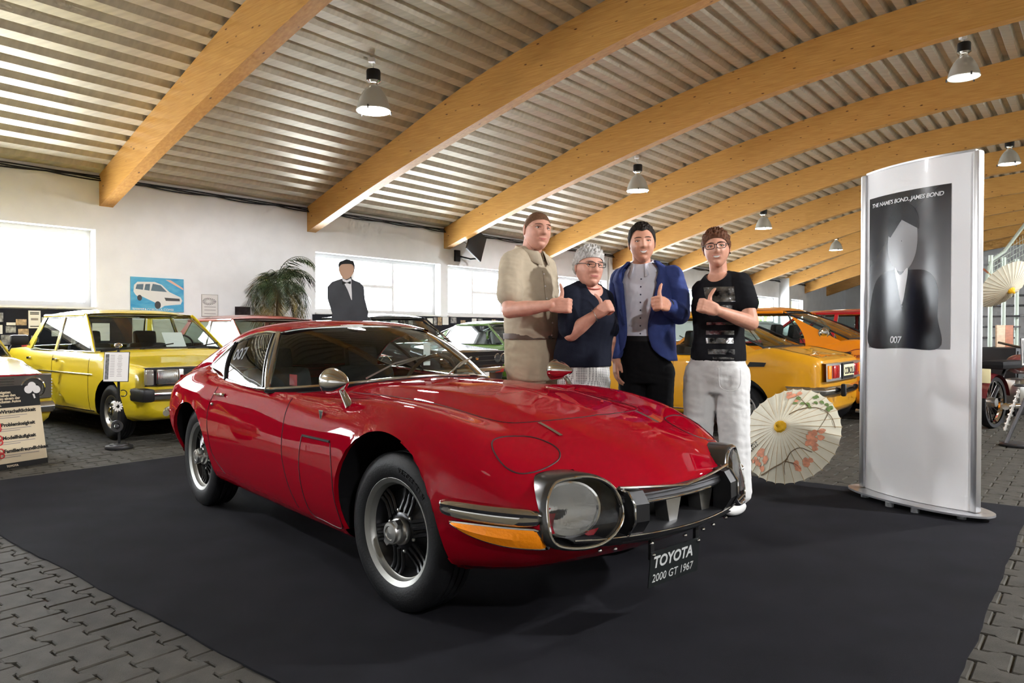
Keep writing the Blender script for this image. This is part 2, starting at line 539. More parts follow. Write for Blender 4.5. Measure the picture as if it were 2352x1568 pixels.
for i, (a, b) in enumerate(WINDOWS):
    lab = 'white framed window in the long wall'
    if i in (0, 9, 10): mull, tr = ([.30], [])
    else: mull, tr = ([.31, .63], [1])
    w = make_window(a, b, WIN_Z[0], WIN_Z[1], N_WALL + .2, mull, tr, lab)
    sl = MB(); seg_box(sl, a - .02, b + .02, N_WALL - .05, N_WALL + .2, WIN_Z[0] - .03, WIN_Z[0]); sl.build('window_sill', M_FRAME, w, smooth=False)
for a, b in BACK_WINDOWS:
    make_window(a, b, WIN_Z[0], WIN_Z[1], N_BACK - .27, [.31, .63], [1], 'white framed window in the opposite wall')

# ---- roof: corrugated deck and curved glulam beams ----------------
RIB = .26
dk = MB()
prof = []      # (n, z offset) trapezoid ribs running along s
n = N_BACK - .3
while n < N_WALL + .35:
    for a, z in ((0, 0), (.12, 0), (.155, .085), (.225, .085)):
        nn = n + a
        prof.append((nn, roof_z(min(max(nn, -11.5), 11.5)) + z))
    n += RIB
k = len(prof)
dk.add([RW(S_MIN - .3, a, z) for a, z in prof] + [RW(S_MAX + .3, a, z) for a, z in prof], [(i, i + 1, k + i + 1, k + i) for i in range(k - 1)])
ceiling = struct(dk.build('ceiling', M_DECK, smooth=False), 'ribbed sheet metal roof deck, grey beige')
lid = MB()
ns = np.linspace(N_BACK - .6, N_WALL + .6, 30)
top = [(a, roof_z(min(max(a, -11.5), 11.5)) + .22) for a in ns]
k = len(top)
lid.add([RW(S_MIN - .5, a, z) for a, z in top] + [RW(S_MAX + .5, a, z) for a, z in top], [(i, i + 1, k + i + 1, k + i) for i in range(k - 1)])
struct(lid.build('trim_3', M_WALL, ceiling, smooth=False))

BEAMS = [4.40 + 3.594 * k for k in range(-3, 11)]
BW = .19
bm_ = MB()
ns = np.linspace(N_BACK, N_WALL, 61)
rows = []
for a in ns:
    lo, hi = beam_low(a), roof_z(a) - .002
    rows.append([Vector((a, 0, lo)), Vector((a, BW, lo)), Vector((a, BW, hi)), Vector((a, 0, hi))])
bm_.grid(rows, closed_v=True)
bm_.add(rows[0], [(0, 1, 2, 3)]); bm_.add(rows[-1], [(3, 2, 1, 0)])
beam_me = bm_.data('roof_beam', M_WOOD, smooth=True, angle=30)
for k, s in enumerate(BEAMS):
    o = link('trim_%d' % (4 + k), beam_me)
    # local x = n axis ; local y = s axis
    nx = RW(0, 1); sx = RW(1, 0)
    o.matrix_world = Matrix(((nx.x, sx.x, 0, s * sx.x), (nx.y, sx.y, 0, s * sx.y), (0, 0, 1, 0), (0, 0, 0, 1)))
    struct(o, 'curved glued laminated timber roof beam')

# dark cable bundle along the top of the window wall
rnd = random.Random(5)
for k in range(-1, 9):
    s0, s1 = BEAMS[k + 3] + BW, BEAMS[k + 4] if k + 4 < len(BEAMS) else 44
    mb = MB()
    for c in range(3):
        pts = []
        for i in range(25):
            f = i / 24
            sag = .03 * abs(math.sin(f * PI * 3 + c)) * (1 + c * .7)
            pts.append(RW(s0 + (s1 - s0) * f, N_WALL - .02 - .02 * c, 3.40 - .02 * c - sag * (.4 if c else .2)))
        mb.tube(pts, .011, 6)
    tag(mb.build('cable_run', M_BLACK), {-1: 'dark cables sagging along the wall top above the first large window', 0: 'dark cables sagging along the wall top above the blue car poster', 1: 'dark cables along the wall top above the cardboard figure', 2: 'dark cables along the wall top beside the tilted monitor'}.get(k, 'thin dark cables along the wall top beyond the standing people'), 'cable', 'cable runs under the roof edge')
# ================================================================== car lofting kit (car frame: x forward, y left, z up)
def loft_body(stations, plan, nx=120, nh=44, capf=(.9, .7, .4), capr=(.9, .7, .4), capx=(.02, .03)):
    """stations: (x, [(y,z)...]) half sections from underside centre to top centre; plan: [(x,k)] plan curvature.
    returns (verts, faces) of the closed shell"""
    st = sorted(stations, key=lambda q: q[0])
    xs = np.array([q[0] for q in st])
    K = np.array([[c for p in q[1] for c in p] for q in st])
    # denser sampling near the ends
    u = np.linspace(0, 1, nx); u = u * .75 + .25 * (.5 - .5 * np.cos(PI * u))
    X = xs[0] + (xs[-1] - xs[0]) * u
    V = pchip(xs, K, X).reshape(nx, -1, 2)
    pk = sorted(plan); kk = np.interp(X, [p[0] for p in pk], [p[1] for p in pk])
    rings = []
    for i in range(nx):
        P = V[i]
        d = np.r_[0, np.cumsum(np.maximum(np.hypot(*np.diff(P, axis=0).T), 1e-4))]
        t = np.linspace(0, d[-1], nh)
        q = pchip(d, P, t)
        half = [(X[i] - kk[i] * y * y, y, z) for y, z in q]
        ring = half + [(x, -y, z) for x, y, z in half[-2:0:-1]]
        rings.append(ring)
    def cap(ring, sc, dx):
        A = np.array(ring); c = A.mean(0); out = []
        for f in sc:
            B = c + (A - c) * np.array([f, f, f]); B[:, 0] = A[:, 0] * f + (c[0]) * (1 - f) + dx * (1 - f * f)
            out.append([tuple(p) for p in B])
        return out
    fr = cap(rings[-1], capf, capx[1]); rr = cap(rings[0], capr, -capx[0])
    return rr[::-1] + rings + fr

def rings_to_faces(rings):
    n = len(rings[0]); vs = [p for r in rings for p in r]; fs = []
    for i in range(len(rings) - 1):
        for j in range(n):
            l = (j + 1) % n
            fs.append((i * n + j, i * n + l, (i + 1) * n + l, (i + 1) * n + j))
    fs.append(tuple(range(n))); fs.append(tuple((len(rings) - 1) * n + j for j in range(n))[::-1])
    return vs, fs

def cut_arches(vs, fs, arches, ymin=.42):
    """remove the skin inside each wheel arch circle (cx, cz, R), snapping the rim onto the circle; returns lip loops"""
    V = np.array(vs, float)
    keep = fs
    lips = []
    for cx, cz, R in arches:
        d = np.hypot(V[:, 0] - cx, V[:, 2] - cz)
        ins = (d < R) & (np.abs(V[:, 1]) > ymin)
        nk = []; edge = set(); bad = set()
        for f in keep:
            c = sum(ins[i] for i in f)
            if c == len(f): continue
            if c: edge.update(i for i in f if ins[i])
            nk.append(f)
        for i in edge:
            v = V[i]
            if v[2] < cz - .02:
                if abs(v[0] - cx) < R * .6: bad.add(i); continue
                V[i, 0] = cx + math.copysign(math.sqrt(R * R - (v[2] - cz) ** 2), v[0] - cx); continue
            k = R / max(d[i], 1e-6)
            V[i, 0] = cx + (v[0] - cx) * k; V[i, 2] = cz + (v[2] - cz) * k
        keep = [f for f in nk if not any(i in bad for i in f)]
        edge -= bad
        lips.append(edge)
    return V, keep, lips

def in_poly(x, y, poly):
    c = False; n = len(poly)
    for i in range(n):
        x1, y1 = poly[i]; x2, y2 = poly[(i + 1) % n]
        if (y1 > y) != (y2 > y) and x < (x2 - x1) * (y - y1) / (y2 - y1) + x1: c = not c
    return c

class Skin:
    def __init__(s, V, F):
        s.t = BVHTree.FromPolygons([Vector(v) for v in V], [tuple(f) for f in F])
    def down(s, x, y, off=.0):
        h = s.t.ray_cast(Vector((x, y, 3)), Vector((0, 0, -1)))
        return (h[0] + h[1] * off, h[1]) if h[0] is not None else (Vector((x, y, .8)), Vector((0, 0, 1)))
    def side(s, x, z, sg=-1, off=.0):
        h = s.t.ray_cast(Vector((x, sg * 3, z)), Vector((0, -sg, 0)))
        if h[0] is None: return Vector((x, sg * .75, z)), Vector((0, sg, 0))
        nn = h[1] if h[1].y * sg > 0 else -h[1]
        return h[0] + nn * off, nn
    def front(s, y, z, off=.0, sg=1):
        h = s.t.ray_cast(Vector((sg * 5, y, z)), Vector((-sg, 0, 0)))
        if h[0] is None: return Vector((2 * sg, y, z)), Vector((sg, 0, 0))
        nn = h[1] if h[1].x * sg > 0 else -h[1]
        return h[0] + nn * off, nn

def arch_lip(V, arches, ymin, depth=.05, n=60):
    """inner return flange of the arches, both sides, found on the flank"""
    pass

def tyre_profile(R, rr, w):
    return [(rr, -w * .42), (rr + .012, -w * .47), ((R + rr) / 2, -w * .54), (R - .035, -w * .50), (R - .012, -w * .44), (R - .003, -w * .38),
            (R, -w * .34), (R, -w * .2), (R - .007, -w * .19), (R - .007, -w * .165), (R, -w * .155), (R, -.004), (R - .007, -.0035), (R - .007, .0035), (R, .004),
            (R, w * .155), (R - .007, w * .165), (R - .007, w * .19), (R, w * .2), (R, w * .34), (R - .003, w * .38), (R - .012, w * .44), (R - .035, w * .5), ((R + rr) / 2, w * .54), (rr + .012, w * .47), (rr, w * .42)]

def wheel_T(c, sg, steer=0.0):
    """maps lathe axis z (outward) to car side sg"""
    ca, sa = math.cos(steer), math.sin(steer)
    def T(v):
        x, o, z = v.x, v.z * sg, v.y
        return Vector((c[0] + x * ca - o * sa, c[1] + x * sa + o * ca, c[2] + z))
    return T

# ================================================================== red grand tourer
M_RED = mat('red_paint', (.27, .0008, .009), .5, coat=.75, coatrough=.012, spec=.0)
M_SEAM = mat('panel_gap', (.03, .002, .004), .6)
M_MAG = mat('black_magnesium', (.016, .016, .018), .28, .3)
M_RIMRING = mat('alloy_ring', (.34, .34, .32), .45, .9)
M_BEZEL = mat('satin_bezel', (.13, .13, .13), .25, .9)
M_LAMPGLASS = glass_mat('lamp_cover', (.95, .95, .95), .96)

ZU = {}
def sec(zu, k1, k2, k3, k4, k5, k6, k7, z8):
    return [(0, zu), (k1, zu), k2, k3, k4, k5, k6, k7, (0, z8)]
RED_ST = [
    (2.02, sec(.385, .36, (.50, .395), (.605, .455), (.60, .505), (.52, .545), (.38, .556), (.2, .565), .568)),
    (1.97, sec(.345, .42, (.56, .365), (.655, .455), (.645, .525), (.56, .580), (.40, .595), (.2, .605), .608)),
    (1.90, sec(.30, .48, (.62, .335), (.705, .46), (.69, .555), (.59, .625), (.43, .640), (.2, .652), .656)),
    (1.75, sec(.26, .54, (.685, .305), (.757, .475), (.735, .61), (.60, .700), (.44, .700), (.22, .717), .722)),
    (1.55, sec(.23, .57, (.72, .275), (.788, .485), (.763, .66), (.61, .765), (.45, .752), (.27, .772), .785)),
    (1.30, sec(.21, .59, (.735, .255), (.800, .50), (.775, .70), (.62, .808), (.46, .782), (.28, .815), .836)),
    (1.165, sec(.20, .60, (.735, .25), (.802, .505), (.775, .71), (.625, .820), (.47, .792), (.29, .832), .856)),
    (.90, sec(.19, .60, (.73, .24), (.802, .51), (.772, .715), (.64, .828), (.49, .803), (.31, .850), .873)),
    (.60, sec(.185, .60, (.725, .235), (.797, .515), (.766, .705), (.665, .815), (.51, .812), (.33, .856), .876)),
    (.30, sec(.185, .60, (.725, .235), (.793, .52), (.763, .695), (.695, .808), (.52, .818), (.34, .852), .868)),
    (-.20, sec(.185, .60, (.72, .235), (.79, .525), (.762, .70), (.715, .808), (.52, .78), (.3, .77), .77)),
    (-.70, sec(.185, .60, (.72, .24), (.792, .53), (.766, .71), (.705, .828), (.52, .815), (.3, .77), .77)),
    (-1.00, sec(.19, .60, (.725, .245), (.80, .54), (.775, .735), (.685, .858), (.52, .862), (.3, .84), .84)),
    (-1.30, sec(.20, .60, (.72, .265), (.800, .55), (.770, .75), (.655, .868), (.5, .882), (.3, .88), .88)),
    (-1.60, sec(.23, .56, (.69, .31), (.782, .56), (.75, .745), (.62, .845), (.45, .85), (.25, .85), .85)),
    (-1.85, sec(.29, .50, (.62, .36), (.725, .57), (.70, .715), (.57, .80), (.4, .805), (.2, .81), .81)),
    (-2.00, sec(.36, .44, (.55, .42), (.65, .57), (.635, .675), (.52, .745), (.38, .755), (.2, .76), .76)),
]
RED_PLAN = [(-2.0, -.20), (-1.6, -.1), (-1.2, 0), (1.0, 0), (1.6, .18), (1.9, .30), (2.02, .31)]
FZ, RZ = .318, .318
rings = loft_body(RED_ST, RED_PLAN, nx=150, nh=46, capf=(.93, .8, .5), capr=(.93, .8, .5), capx=(.05, .045))
vs, fs = rings_to_faces(rings)
RED_SKIN0 = Skin(vs, fs)
ARCH = [(1.175, .355, .372), (-1.165, .325, .345)]
V, fs, lips = cut_arches(vs, fs, ARCH)
def bezel_pts(sg, sc=1.0):
    # (y,z) outline seen from the front, outer side first
    o = [(.572, .606), (.600, .545), (.608, .458), (.590, .408), (.538, .388), (.448, .388), (.388, .410), (.344, .453), (.318, .508), (.334, .572), (.378, .615), (.446, .635), (.536, .629)]
    c = (.465, .512)
    return [(sg * (c[0] + (y - c[0]) * sc), c[1] + (z - c[1]) * sc) for y, z in o]
def bez_surface(y, z):
    """gently curved plane of the lamp unit"""
    ay = abs(y)
    return 2.066 - .36 * ay * ay - .30 * max(0, z - .46) - .18 * max(0, ay - .5)
# cabin opening and grille mouth
COWL = [(.38, 0), (.375, .15), (.345, .30), (.28, .45), (.17, .58), (.06, .68), (-.04, .73)]
hole = [(x - .05, y * .94) for x, y in COWL] + [(-.4, .665), (-.8, .645), (-1.15, .56), (-1.3, .3)]
hole = hole + [(x, -y) for x, y in hole[::-1]]
BEZ_HOLE = [tuple(p) for p in crom(bezel_pts(1, .965), 40, True)]
f2 = []
for f in fs:
    c = V[list(f)].mean(0)
    if c[2] > .70 and in_poly(c[0], c[1], hole): continue
    if c[0] > 1.9 and abs(c[1]) < .33 and .405 < c[2] < .54: continue
    if c[0] > 1.8 and abs(c[1]) < .57 and in_poly(abs(c[1]), c[2], BEZ_HOLE): continue
    f2.append(f)
RED_LOC = Vector((-.703, 4.233, .006)); RED_RZ = math.atan2(-math.cos(math.radians(41.25)), math.sin(math.radians(41.25)))
red = thing('sports_car', 'glossy red low fastback sports coupe with chrome mirrors parked on the charcoal carpet', 'car', RED_LOC, RED_RZ)
body = MB().add(V, f2).build('body', M_RED, red, angle=60)
# arch return lips
for (cx, cz, R), lp in zip(ARCH, lips):
    for sg in (-1, 1):
        pts = sorted([i for i in lp if V[i][1] * sg > .66 and V[i][2] > .235], key=lambda i: math.atan2(V[i][2] - cz, V[i][0] - cx) if True else 0)
        pts = sorted(pts, key=lambda i: (math.atan2(V[i][2] - cz, V[i][0] - cx) - (-PI / 2)) % (2 * PI))
        a = [Vector(V[i]) for i in pts]
        mb = MB(); mb.grid([a, [p + Vector(((p.x - cx) * .01, -sg * .022, (p.z - cz) * .01)) for p in a]])
        mb.build('arch_lip', M_RED, red)
        mb = MB(); mb.grid([[p + Vector(((p.x - cx) * .01, -sg * .022, (p.z - cz) * .01)) for p in a], [Vector((p.x + (p.x - cx) * .05, sg * .60, max(.2, p.z + (p.z - cz) * .05))) for p in a]]); mb.build('wheel_well_edge', M_INTERIOR, red)
        # black wheel well drum
        mb = MB()
        n = 40; rows = []
        for rr_, yy in ((R + .012, .64), (R + .02, .60), (R + .02, .40), (.05, .40)):
            rows.append([Vector((cx + rr_ * math.cos(t), sg * yy, max(cz + rr_ * math.sin(t), .2))) for t in np.linspace(-.05, PI + .05, n)])
        mb.grid(rows); mb.build('wheel_well', M_INTERIOR, red)
RED = Skin(V, f2)

def seam(name, pts, r=.0022, m=None, parent=None, n=40, proj='down', sg=-1, closed=False, flat=None):
    P = crom(pts, n, closed)
    out = []
    for p in P:
        if proj == 'down': q, nn = RED_SKIN0.down(p[0], p[1], 0.0005)
        else: q, nn = RED_SKIN0.side(p[0], p[1], sg, 0.0005)
        out.append(q)
    return MB().tube(out, r, 6, closed).build(name, m or M_SEAM, parent or red)
# bonnet and flap shut lines, doors, hatches
seam('bonnet_gap', [(.42, -.50), (.7, -.46), (1.0, -.435), (1.22, -.435), (1.40, -.43), (1.505, -.39), (1.57, -.27), (1.60, -.10), (1.605, 0), (1.60, .10), (1.57, .27), (1.505, .39), (1.40, .43), (1.22, .435), (1.0, .435), (.7, .46), (.42, .50)], n=90)
for sg in (-1, 1):
    # flush panel of the retracting lamp
    seam('lamp_lid_gap', [(1.61, sg * .50), (1.618, sg * .575), (1.67, sg * .615), (1.74, sg * .62), (1.79, sg * .59), (1.815, sg * .52), (1.808, sg * .43), (1.765, sg * .385), (1.70, sg * .385), (1.64, sg * .42)], n=70, closed=True, r=.003)
    P = [RED_SKIN0.down(x, sg * .30, .0015)[0] for x in np.linspace(1.57, 1.695, 8)]
    MB().grid([[p + Vector((0, -.009, 0)) for p in P], [p + Vector((0, .009, 0)) for p in P]]).build('bonnet_strip', M_STEEL, red)
    # door
    seam('door_gap', [(.236, .79), (.235, .70), (.25, .626), (.27, .52), (.31, .38), (.36, .27)], proj='side', sg=sg)
    seam('door_gap', [(-.745, .79), (-.79, .70), (-.80, .62), (-.775, .50), (-.74, .385), (-.62, .29)], proj='side', sg=sg)
    # battery hatch behind the front wheel
    seam('hatch_gap', [(.47, .635), (.465, .51), (.47, .36), (.50, .27), (.60, .258), (.79, .262), (.80, .40), (.80, .52), (.765, .635)], proj='side', sg=sg, n=60)
    sl = [RED_SKIN0.side(x, z, sg, .001)[0] for x, z in zip(np.linspace(.478, .758, 14), np.linspace(.636, .640, 14))]
    MB().tube(sl, .006, 6).build('side_vent', M_BLACK, red)
    # wing badge
    c, nn = RED_SKIN0.side(.615, .738, sg, .002)
    tri = MB()
    up = Vector((0, 0, 1)); fx = Vector((1, 0, 0))
    a = [c + fx * -.022 + up * .022, c + fx * .022 + up * .022, c + fx * -.004 - up * .035]
    tri.add(a + [p + nn * .006 for p in a], [(3, 4, 5), (0, 1, 4, 3), (1, 2, 5, 4), (2, 0, 3, 5)])
    bd = tri.build('wing_badge', M_CHROME, red, smooth=False)
    cen = (a[0] + a[1] + a[2]) / 3
    b = [cen + (p - cen) * .7 + nn * .0068 for p in a]
    t2 = MB().add(b, [(0, 1, 2)]).build('badge_enamel', M_INK, bd, smooth=False)
    # door handle and lock
    c, nn = RED_SKIN0.side(-.67, .745, sg, .012)
    h = MB(); h.tube([c + Vector((-.065, 0, 0)) - nn * .012, c + Vector((-.055, 0, 0)), c + Vector((.05, 0, .004)), c + Vector((.065, 0, .004)) - nn * .012], .0085, 8)
    h.build('door_handle', M_CHROME, red)
    c, nn = RED_SKIN0.side(-.748, .688, sg, .002)
    MB().sphere(c, .011).build('door_lock', M_CHROME, red)

# ---- front lamps: satin bezel round a clear cover with a round lamp behind
for sg in (-1, 1):
    rows = []
    for sc, dx in ((.99, -.11), (1.005, -.04), (1.005, .0), (.985, .012), (.94, .016), (.90, .008), (.88, -.03), (.87, -.06)):
        P = crom(bezel_pts(sg, sc), 64, True)
        rows.append([Vector((bez_surface(y, z) + dx, y, z)) for y, z in P])
    bz = MB().grid(rows, closed_v=True).build('lamp_bezel', M_BEZEL, red)
    ch = crom(bezel_pts(sg, .915), 64, True)
    MB().tube([(bez_surface(y, z) + .016, y, z) for y, z in ch], .0055, 8, True).build('chrome_edge', M_CHROME, bz)
    # black bucket
    P = crom(bezel_pts(sg, .885), 64, True)
    rows = [[Vector((bez_surface(y, z) + .0, y, z)) for y, z in P]]
    for f_, dx in ((.985, -.02), (.88, -.055), (.5, -.075), (.02, -.075)):
        rows.append([Vector((bez_surface(sg * .465 + (y - sg * .465) * f_, z) + dx - .02, sg * .465 + (y - sg * .465) * f_, .512 + (z - .512) * f_)) for y, z in P])
    MB().grid(rows, closed_v=True).build('lamp_bucket', M_BLACK, bz)
    # round lamp, set to the outer side
    T = lambda v, sg=sg: Vector((1.945 + v.z - .55 * v.x * sg, sg * .505 + v.x, .517 + v.y))
    MB().lathe([(.099, -.07), (.100, -.02), (.097, -.006), (.089, -.004), (.088, -.02)], 40, T, cap=False).build('lamp_rim', M_CHROME, bz)
    MB().lathe([(.088, -.02), (.07, -.05), (.03, -.075), (.001, -.08)], 40, T, cap=False).build('lamp_reflector', M_REFLECT, bz)
    MB().lathe([(.094, -.008), (.08, .006), (.05, .016), (.02, .02), (.001, .0205)], 40, T, cap=False).build('lamp_lens', M_LENS, bz)
    # clear cover
    rows = []
    for f_ in (1.0, .8, .6, .4, .2, .01):
        P = crom(bezel_pts(sg, .91 * f_), 64, True)
        rows.append([Vector((bez_surface(y, z) + .012 + .012 * (1 - f_ * f_), y, z)) for y, z in P])
    MB().grid(rows, closed_v=True).build('lamp_cover', M_LAMPGLASS, bz)

# ---- mouth and grille between the lamps
g = MB()
ys = np.linspace(-.335, .335, 21)
def mouth_x(y): return 2.075 - .36 * y * y
g.grid([[Vector((mouth_x(y) - .01, y, .545)) for y in ys], [Vector((mouth_x(y) - .16, y, .53)) for y in ys], [Vector((mouth_x(y) - .18, y, .40)) for y in ys], [Vector((mouth_x(y) + .0, y, .392)) for y in ys]])
g.build('grille_mouth', M_BLACK, red)
MB().tube([(mouth_x(y) - .022 - .0 * abs(y), y, .550 + .085 * abs(y)) for y in np.linspace(-.335, .335, 31)], .008, 8, flat=.8).build('bonnet_lip_trim', M_CHROME, red)
bar = MB()
bar.grid([[Vector((mouth_x(y) - .035 + dx, y, z)) for y in ys] for dx, z in ((-.02, .555), (.015, .548), (.02, .528), (.01, .515), (-.02, .513))])
bb = bar.build('grille_bar', M_DARKSTEEL, red)
MB().tube([(mouth_x(y) - .022, y, .515) for y in ys], .005, 8).build('bar_trim', M_CHROME, bb)
for y in (-.03, .20):
    v = MB(); v.prism([(-.02, -.055), (.025, -.055), (.055, .05), (-.045, .05)], -.09, -.03, lambda p, y=y: Vector((mouth_x(y) - .03 + p.z, y + p.x, .462 + p.y)))
    v.build('grille_fin', M_STEEL, red, smooth=False)
lip = MB(); ys2 = np.linspace(-.52, .52, 31)
lip.grid([[Vector((2.075 - .36 * y * y + dx, y, z + .09 * y * y * (1 if z < .39 else .3))) for y in ys2] for dx, z in ((-.16, .418), (-.01, .412), (.0, .405), (-.01, .385), (-.05, .362))])
lp_ = lip.build('lower_lip', M_DARKSTEEL, red)
MB().tube([(2.075 - .36 * y * y, y, .407 + .05 * y * y) for y in ys2], .004, 8).build('lip_trim', M_CHROME, lp_)
for sg in (-1, 1):   # over-riders
    o = MB()
    prof = [(-.05, .572), (.0, .565), (.03, .525), (.032, .465), (.0, .415), (-.05, .405)]
    o.prism(prof, sg * .255, sg * .318, lambda p: Vector((mouth_x(p.z) + p.x, p.z, p.y)))
    ob = o.build('over_rider', M_BLACK, red, angle=20)
    MB().tube([(mouth_x(.318) + a + .003, sg * .321, z) for a, z in prof[:-1]], .0045, 6).build('over_rider_trim', M_CHROME, ob)
for y in (-.42, -.36, -.2, -.02, .1, .18, .3):
    x = 2.075 - .36 * y * y
    MB().sphere((x - .012, y, .365 + .05 * y * y), .008, 10, 6).build('lip_rivet', M_CHROME, lp_)
# ---- side bumpers and indicators
def corner_pt(y, z, off, sg):
    p, nn = RED_SKIN0.front(y, z, 0)
    q, n2 = RED_SKIN0.side(p.x, z, sg)
    return p + nn * off, nn
def wrap(sg, t, z, off):
    """point on the rounded front corner, t=0 near the lamp .. 1 by the wheel arch"""
    tx = 1.905 - .345 * t
    for zz in (z,):
        q, nn = RED_SKIN0.side(tx, zz, sg, 0)
        a_ = RED_SKIN0.side(tx + .03, zz, sg, 0)[0]; b_ = RED_SKIN0.side(tx - .03, zz, sg, 0)[0]
        tg = (a_ - b_); nn = Vector((-tg.y, tg.x, 0)).normalized()
        if nn.y * sg < 0: nn = -nn
        q = q + nn * off
    return q, nn
for sg in (-1, 1):
    ts = np.linspace(0, 1, 25)
    up_, pts = [], []
    for t in ts: pts.append(wrap(sg, t, .498 + .01 * t, .004)[0])
    sec_ = []
    rows = []
    for t, p in zip(ts, pts):
        q, nn = wrap(sg, t, p.z, 0)
        e = math.sqrt(max(0.0, 1 - (2 * t - 1) ** 6))
        r = [q + nn * (.004 + a * e) + Vector((0, 0, b * (.35 + .65 * e))) for a, b in ((0, .032), (.024, .030), (.040, .018), (.032, .004), (.034, -.006), (.030, -.022), (.016, -.032), (0, -.034))]
        rows.append(r)
    bpr = MB().grid(rows); bpr.add(rows[0], [tuple(range(8))]); bpr.add(rows[-1], [tuple(range(8))[::-1]])
    bpr.build('corner_bumper', M_CHROME, red)
    # amber lamp below
    rows = []; rim = [[], []]
    for t in np.linspace(.03, .86, 49):
        u = (t - .03) / .83
        hgt = .033 * (1 - u ** 2.4) + .002
        zc = .424 + .030 * u * u
        q, nn = wrap(sg, t, zc, 0)
        e = math.sqrt(max(0.0, 1 - (2 * u - 1) ** 8))
        tp, _ = wrap(sg, t, zc + hgt, .004); lo, _ = wrap(sg, t, zc - hgt, .004)
        rows.append([tp, tp + nn * .016 * e, q + nn * (.006 + .022 * e), lo + nn * .014 * e, lo])
        rim[0].append(tp + nn * .004); rim[1].append(lo + nn * .004)
    il = MB().grid(rows).build('indicator', M_AMBER, red)
    MB().tube(rim[0] + rim[1][::-1], .0065, 8, True).build('indicator_rim', M_CHROME, il)
# ---- number board
nb = MB(); NBT = frame((2.005, -.005, .25), (0, 1, 0), (.10, 0, 1))
nb.box((0, 0, 0), (.305, .135, .004), M=None)
nb.v = [tuple(NBT @ Vector(v)) for v in nb.v]
M_BOARD = mat('black_board', (.010, .012, .012), .35)
M_BOARDTXT = mat('grey_lettering', (.42, .43, .42), .5)
nbo = nb.build('show_plate', M_BOARD, red, smooth=False, label='black show board hung under the nose')
text('show_plate_lettering', 'TOYOTA', .060, M_BOARDTXT, NBT @ Matrix.Translation((-.137, .005, .003)), nbo, depth=.0006, bold=.0016, shear=.1, space=.98)
text('show_plate_lettering', '2000 GT 1967', .043, M_BOARDTXT, NBT @ Matrix.Translation((-.137, -.05, .003)), nbo, depth=.0006, shear=.1, space=1.0)
for y in (-.14, .14):
    s_ = MB(); s_.box((0, y, 0), (.012, .02, .1)); s_.v = [(v[0] + 2.0 - .0, v[1], v[2] + .335) for v in s_.v]
    s_.build('plate_bracket', M_BLACK, nbo, smooth=False)
    MB().sphere(tuple(NBT @ Vector((y, .057, .004))), .008, 10, 6).build('plate_screw', M_CHROME, nbo)

# ---- wheels
def red_wheel(c, sg, steer):
    T = wheel_T(c, sg, steer)
    w = MB().lathe(tyre_profile(.318, .205, .172), 72, T, cap=False).build('wheel', M_RUBBER, red)
    MB().lathe([(.212, .062), (.222, .070), (.224, .078), (.216, .081), (.206, .076), (.196, .07), (.192, .05), (.186, .045)], 56, T, cap=False).build('rim_ring', M_RIMRING, w)
    MB().lathe([(.196, .06), (.184, .03), (.165, .0), (.12, .005), (.085, .03), (.07, .042), (.05, .045), (.01, .045)], 56, T, cap=False).build('rim_dish', M_MAG, w)
    for k in range(6):
        a = 2 * PI * k / 6 + .25
        sp = MB()
        for da in (-.028, 0, .028):
            rib = []
            for r_, zz in ((.078, .045), (.12, .034), (.155, .03), (.182, .038)):
                rib.append(T(Vector((r_ * math.cos(a) - da * math.sin(a), r_ * math.sin(a) + da * math.cos(a), zz))))
            sp.tube(rib, .0085, 6)
        sp.build('spoke', M_MAG, w)
        b = a + PI / 6
        MB().sphere(T(Vector((.082 * math.cos(b), .082 * math.sin(b), .046))), .008, 10, 6).build('wheel_stud', M_STEEL, w)
    hub = MB().lathe([(.056, .04), (.056, .062), (.050, .070), (.045, .072), (.045, .100), (.040, .106), (.028, .107), (.026, .104), (.001, .106)], 36, T, cap=False).build('hub_nut', M_STEEL, w)
    ear = MB()
    for k in range(2):
        a = PI * k + .9
        ear.prism([(.03, -.022), (.062, -.012), (.062, .012), (.03, .022)], .075, .1, lambda v, a=a: T(Vector((v.x * math.cos(a) - v.y * math.sin(a), v.x * math.sin(a) + v.y * math.cos(a), v.z))))
    ear.build('hub_ear', M_STEEL, hub, smooth=False)
    # raised sidewall lettering
    word = 'VREDESTEIN'
    if sg < 0:
        for i, ch in enumerate(word):
            a = 1.42 - i * .072
            X = Vector((math.sin(a), -math.cos(a), 0)); Yv = Vector((math.cos(a), math.sin(a), 0))
            def TT(v, a=a, X=X, Yv=Yv):
                p = Yv * (.250 + v.y) + X * v.x
                return T(Vector((-p.x if False else p.x, p.y, .0935 + v.z)))
            text('sidewall_letter', ch, .026, M_RUBBER, TT, w, depth=.0012, bold=.0004)
    return w
red_wheel((1.165, -.635, FZ), -1, math.radians(3.5)); red_wheel((1.165, .635, FZ), 1, math.radians(3.5))
red_wheel((-1.165, -.635, RZ), -1, 0); red_wheel((-1.165, .635, RZ), 1, 0)

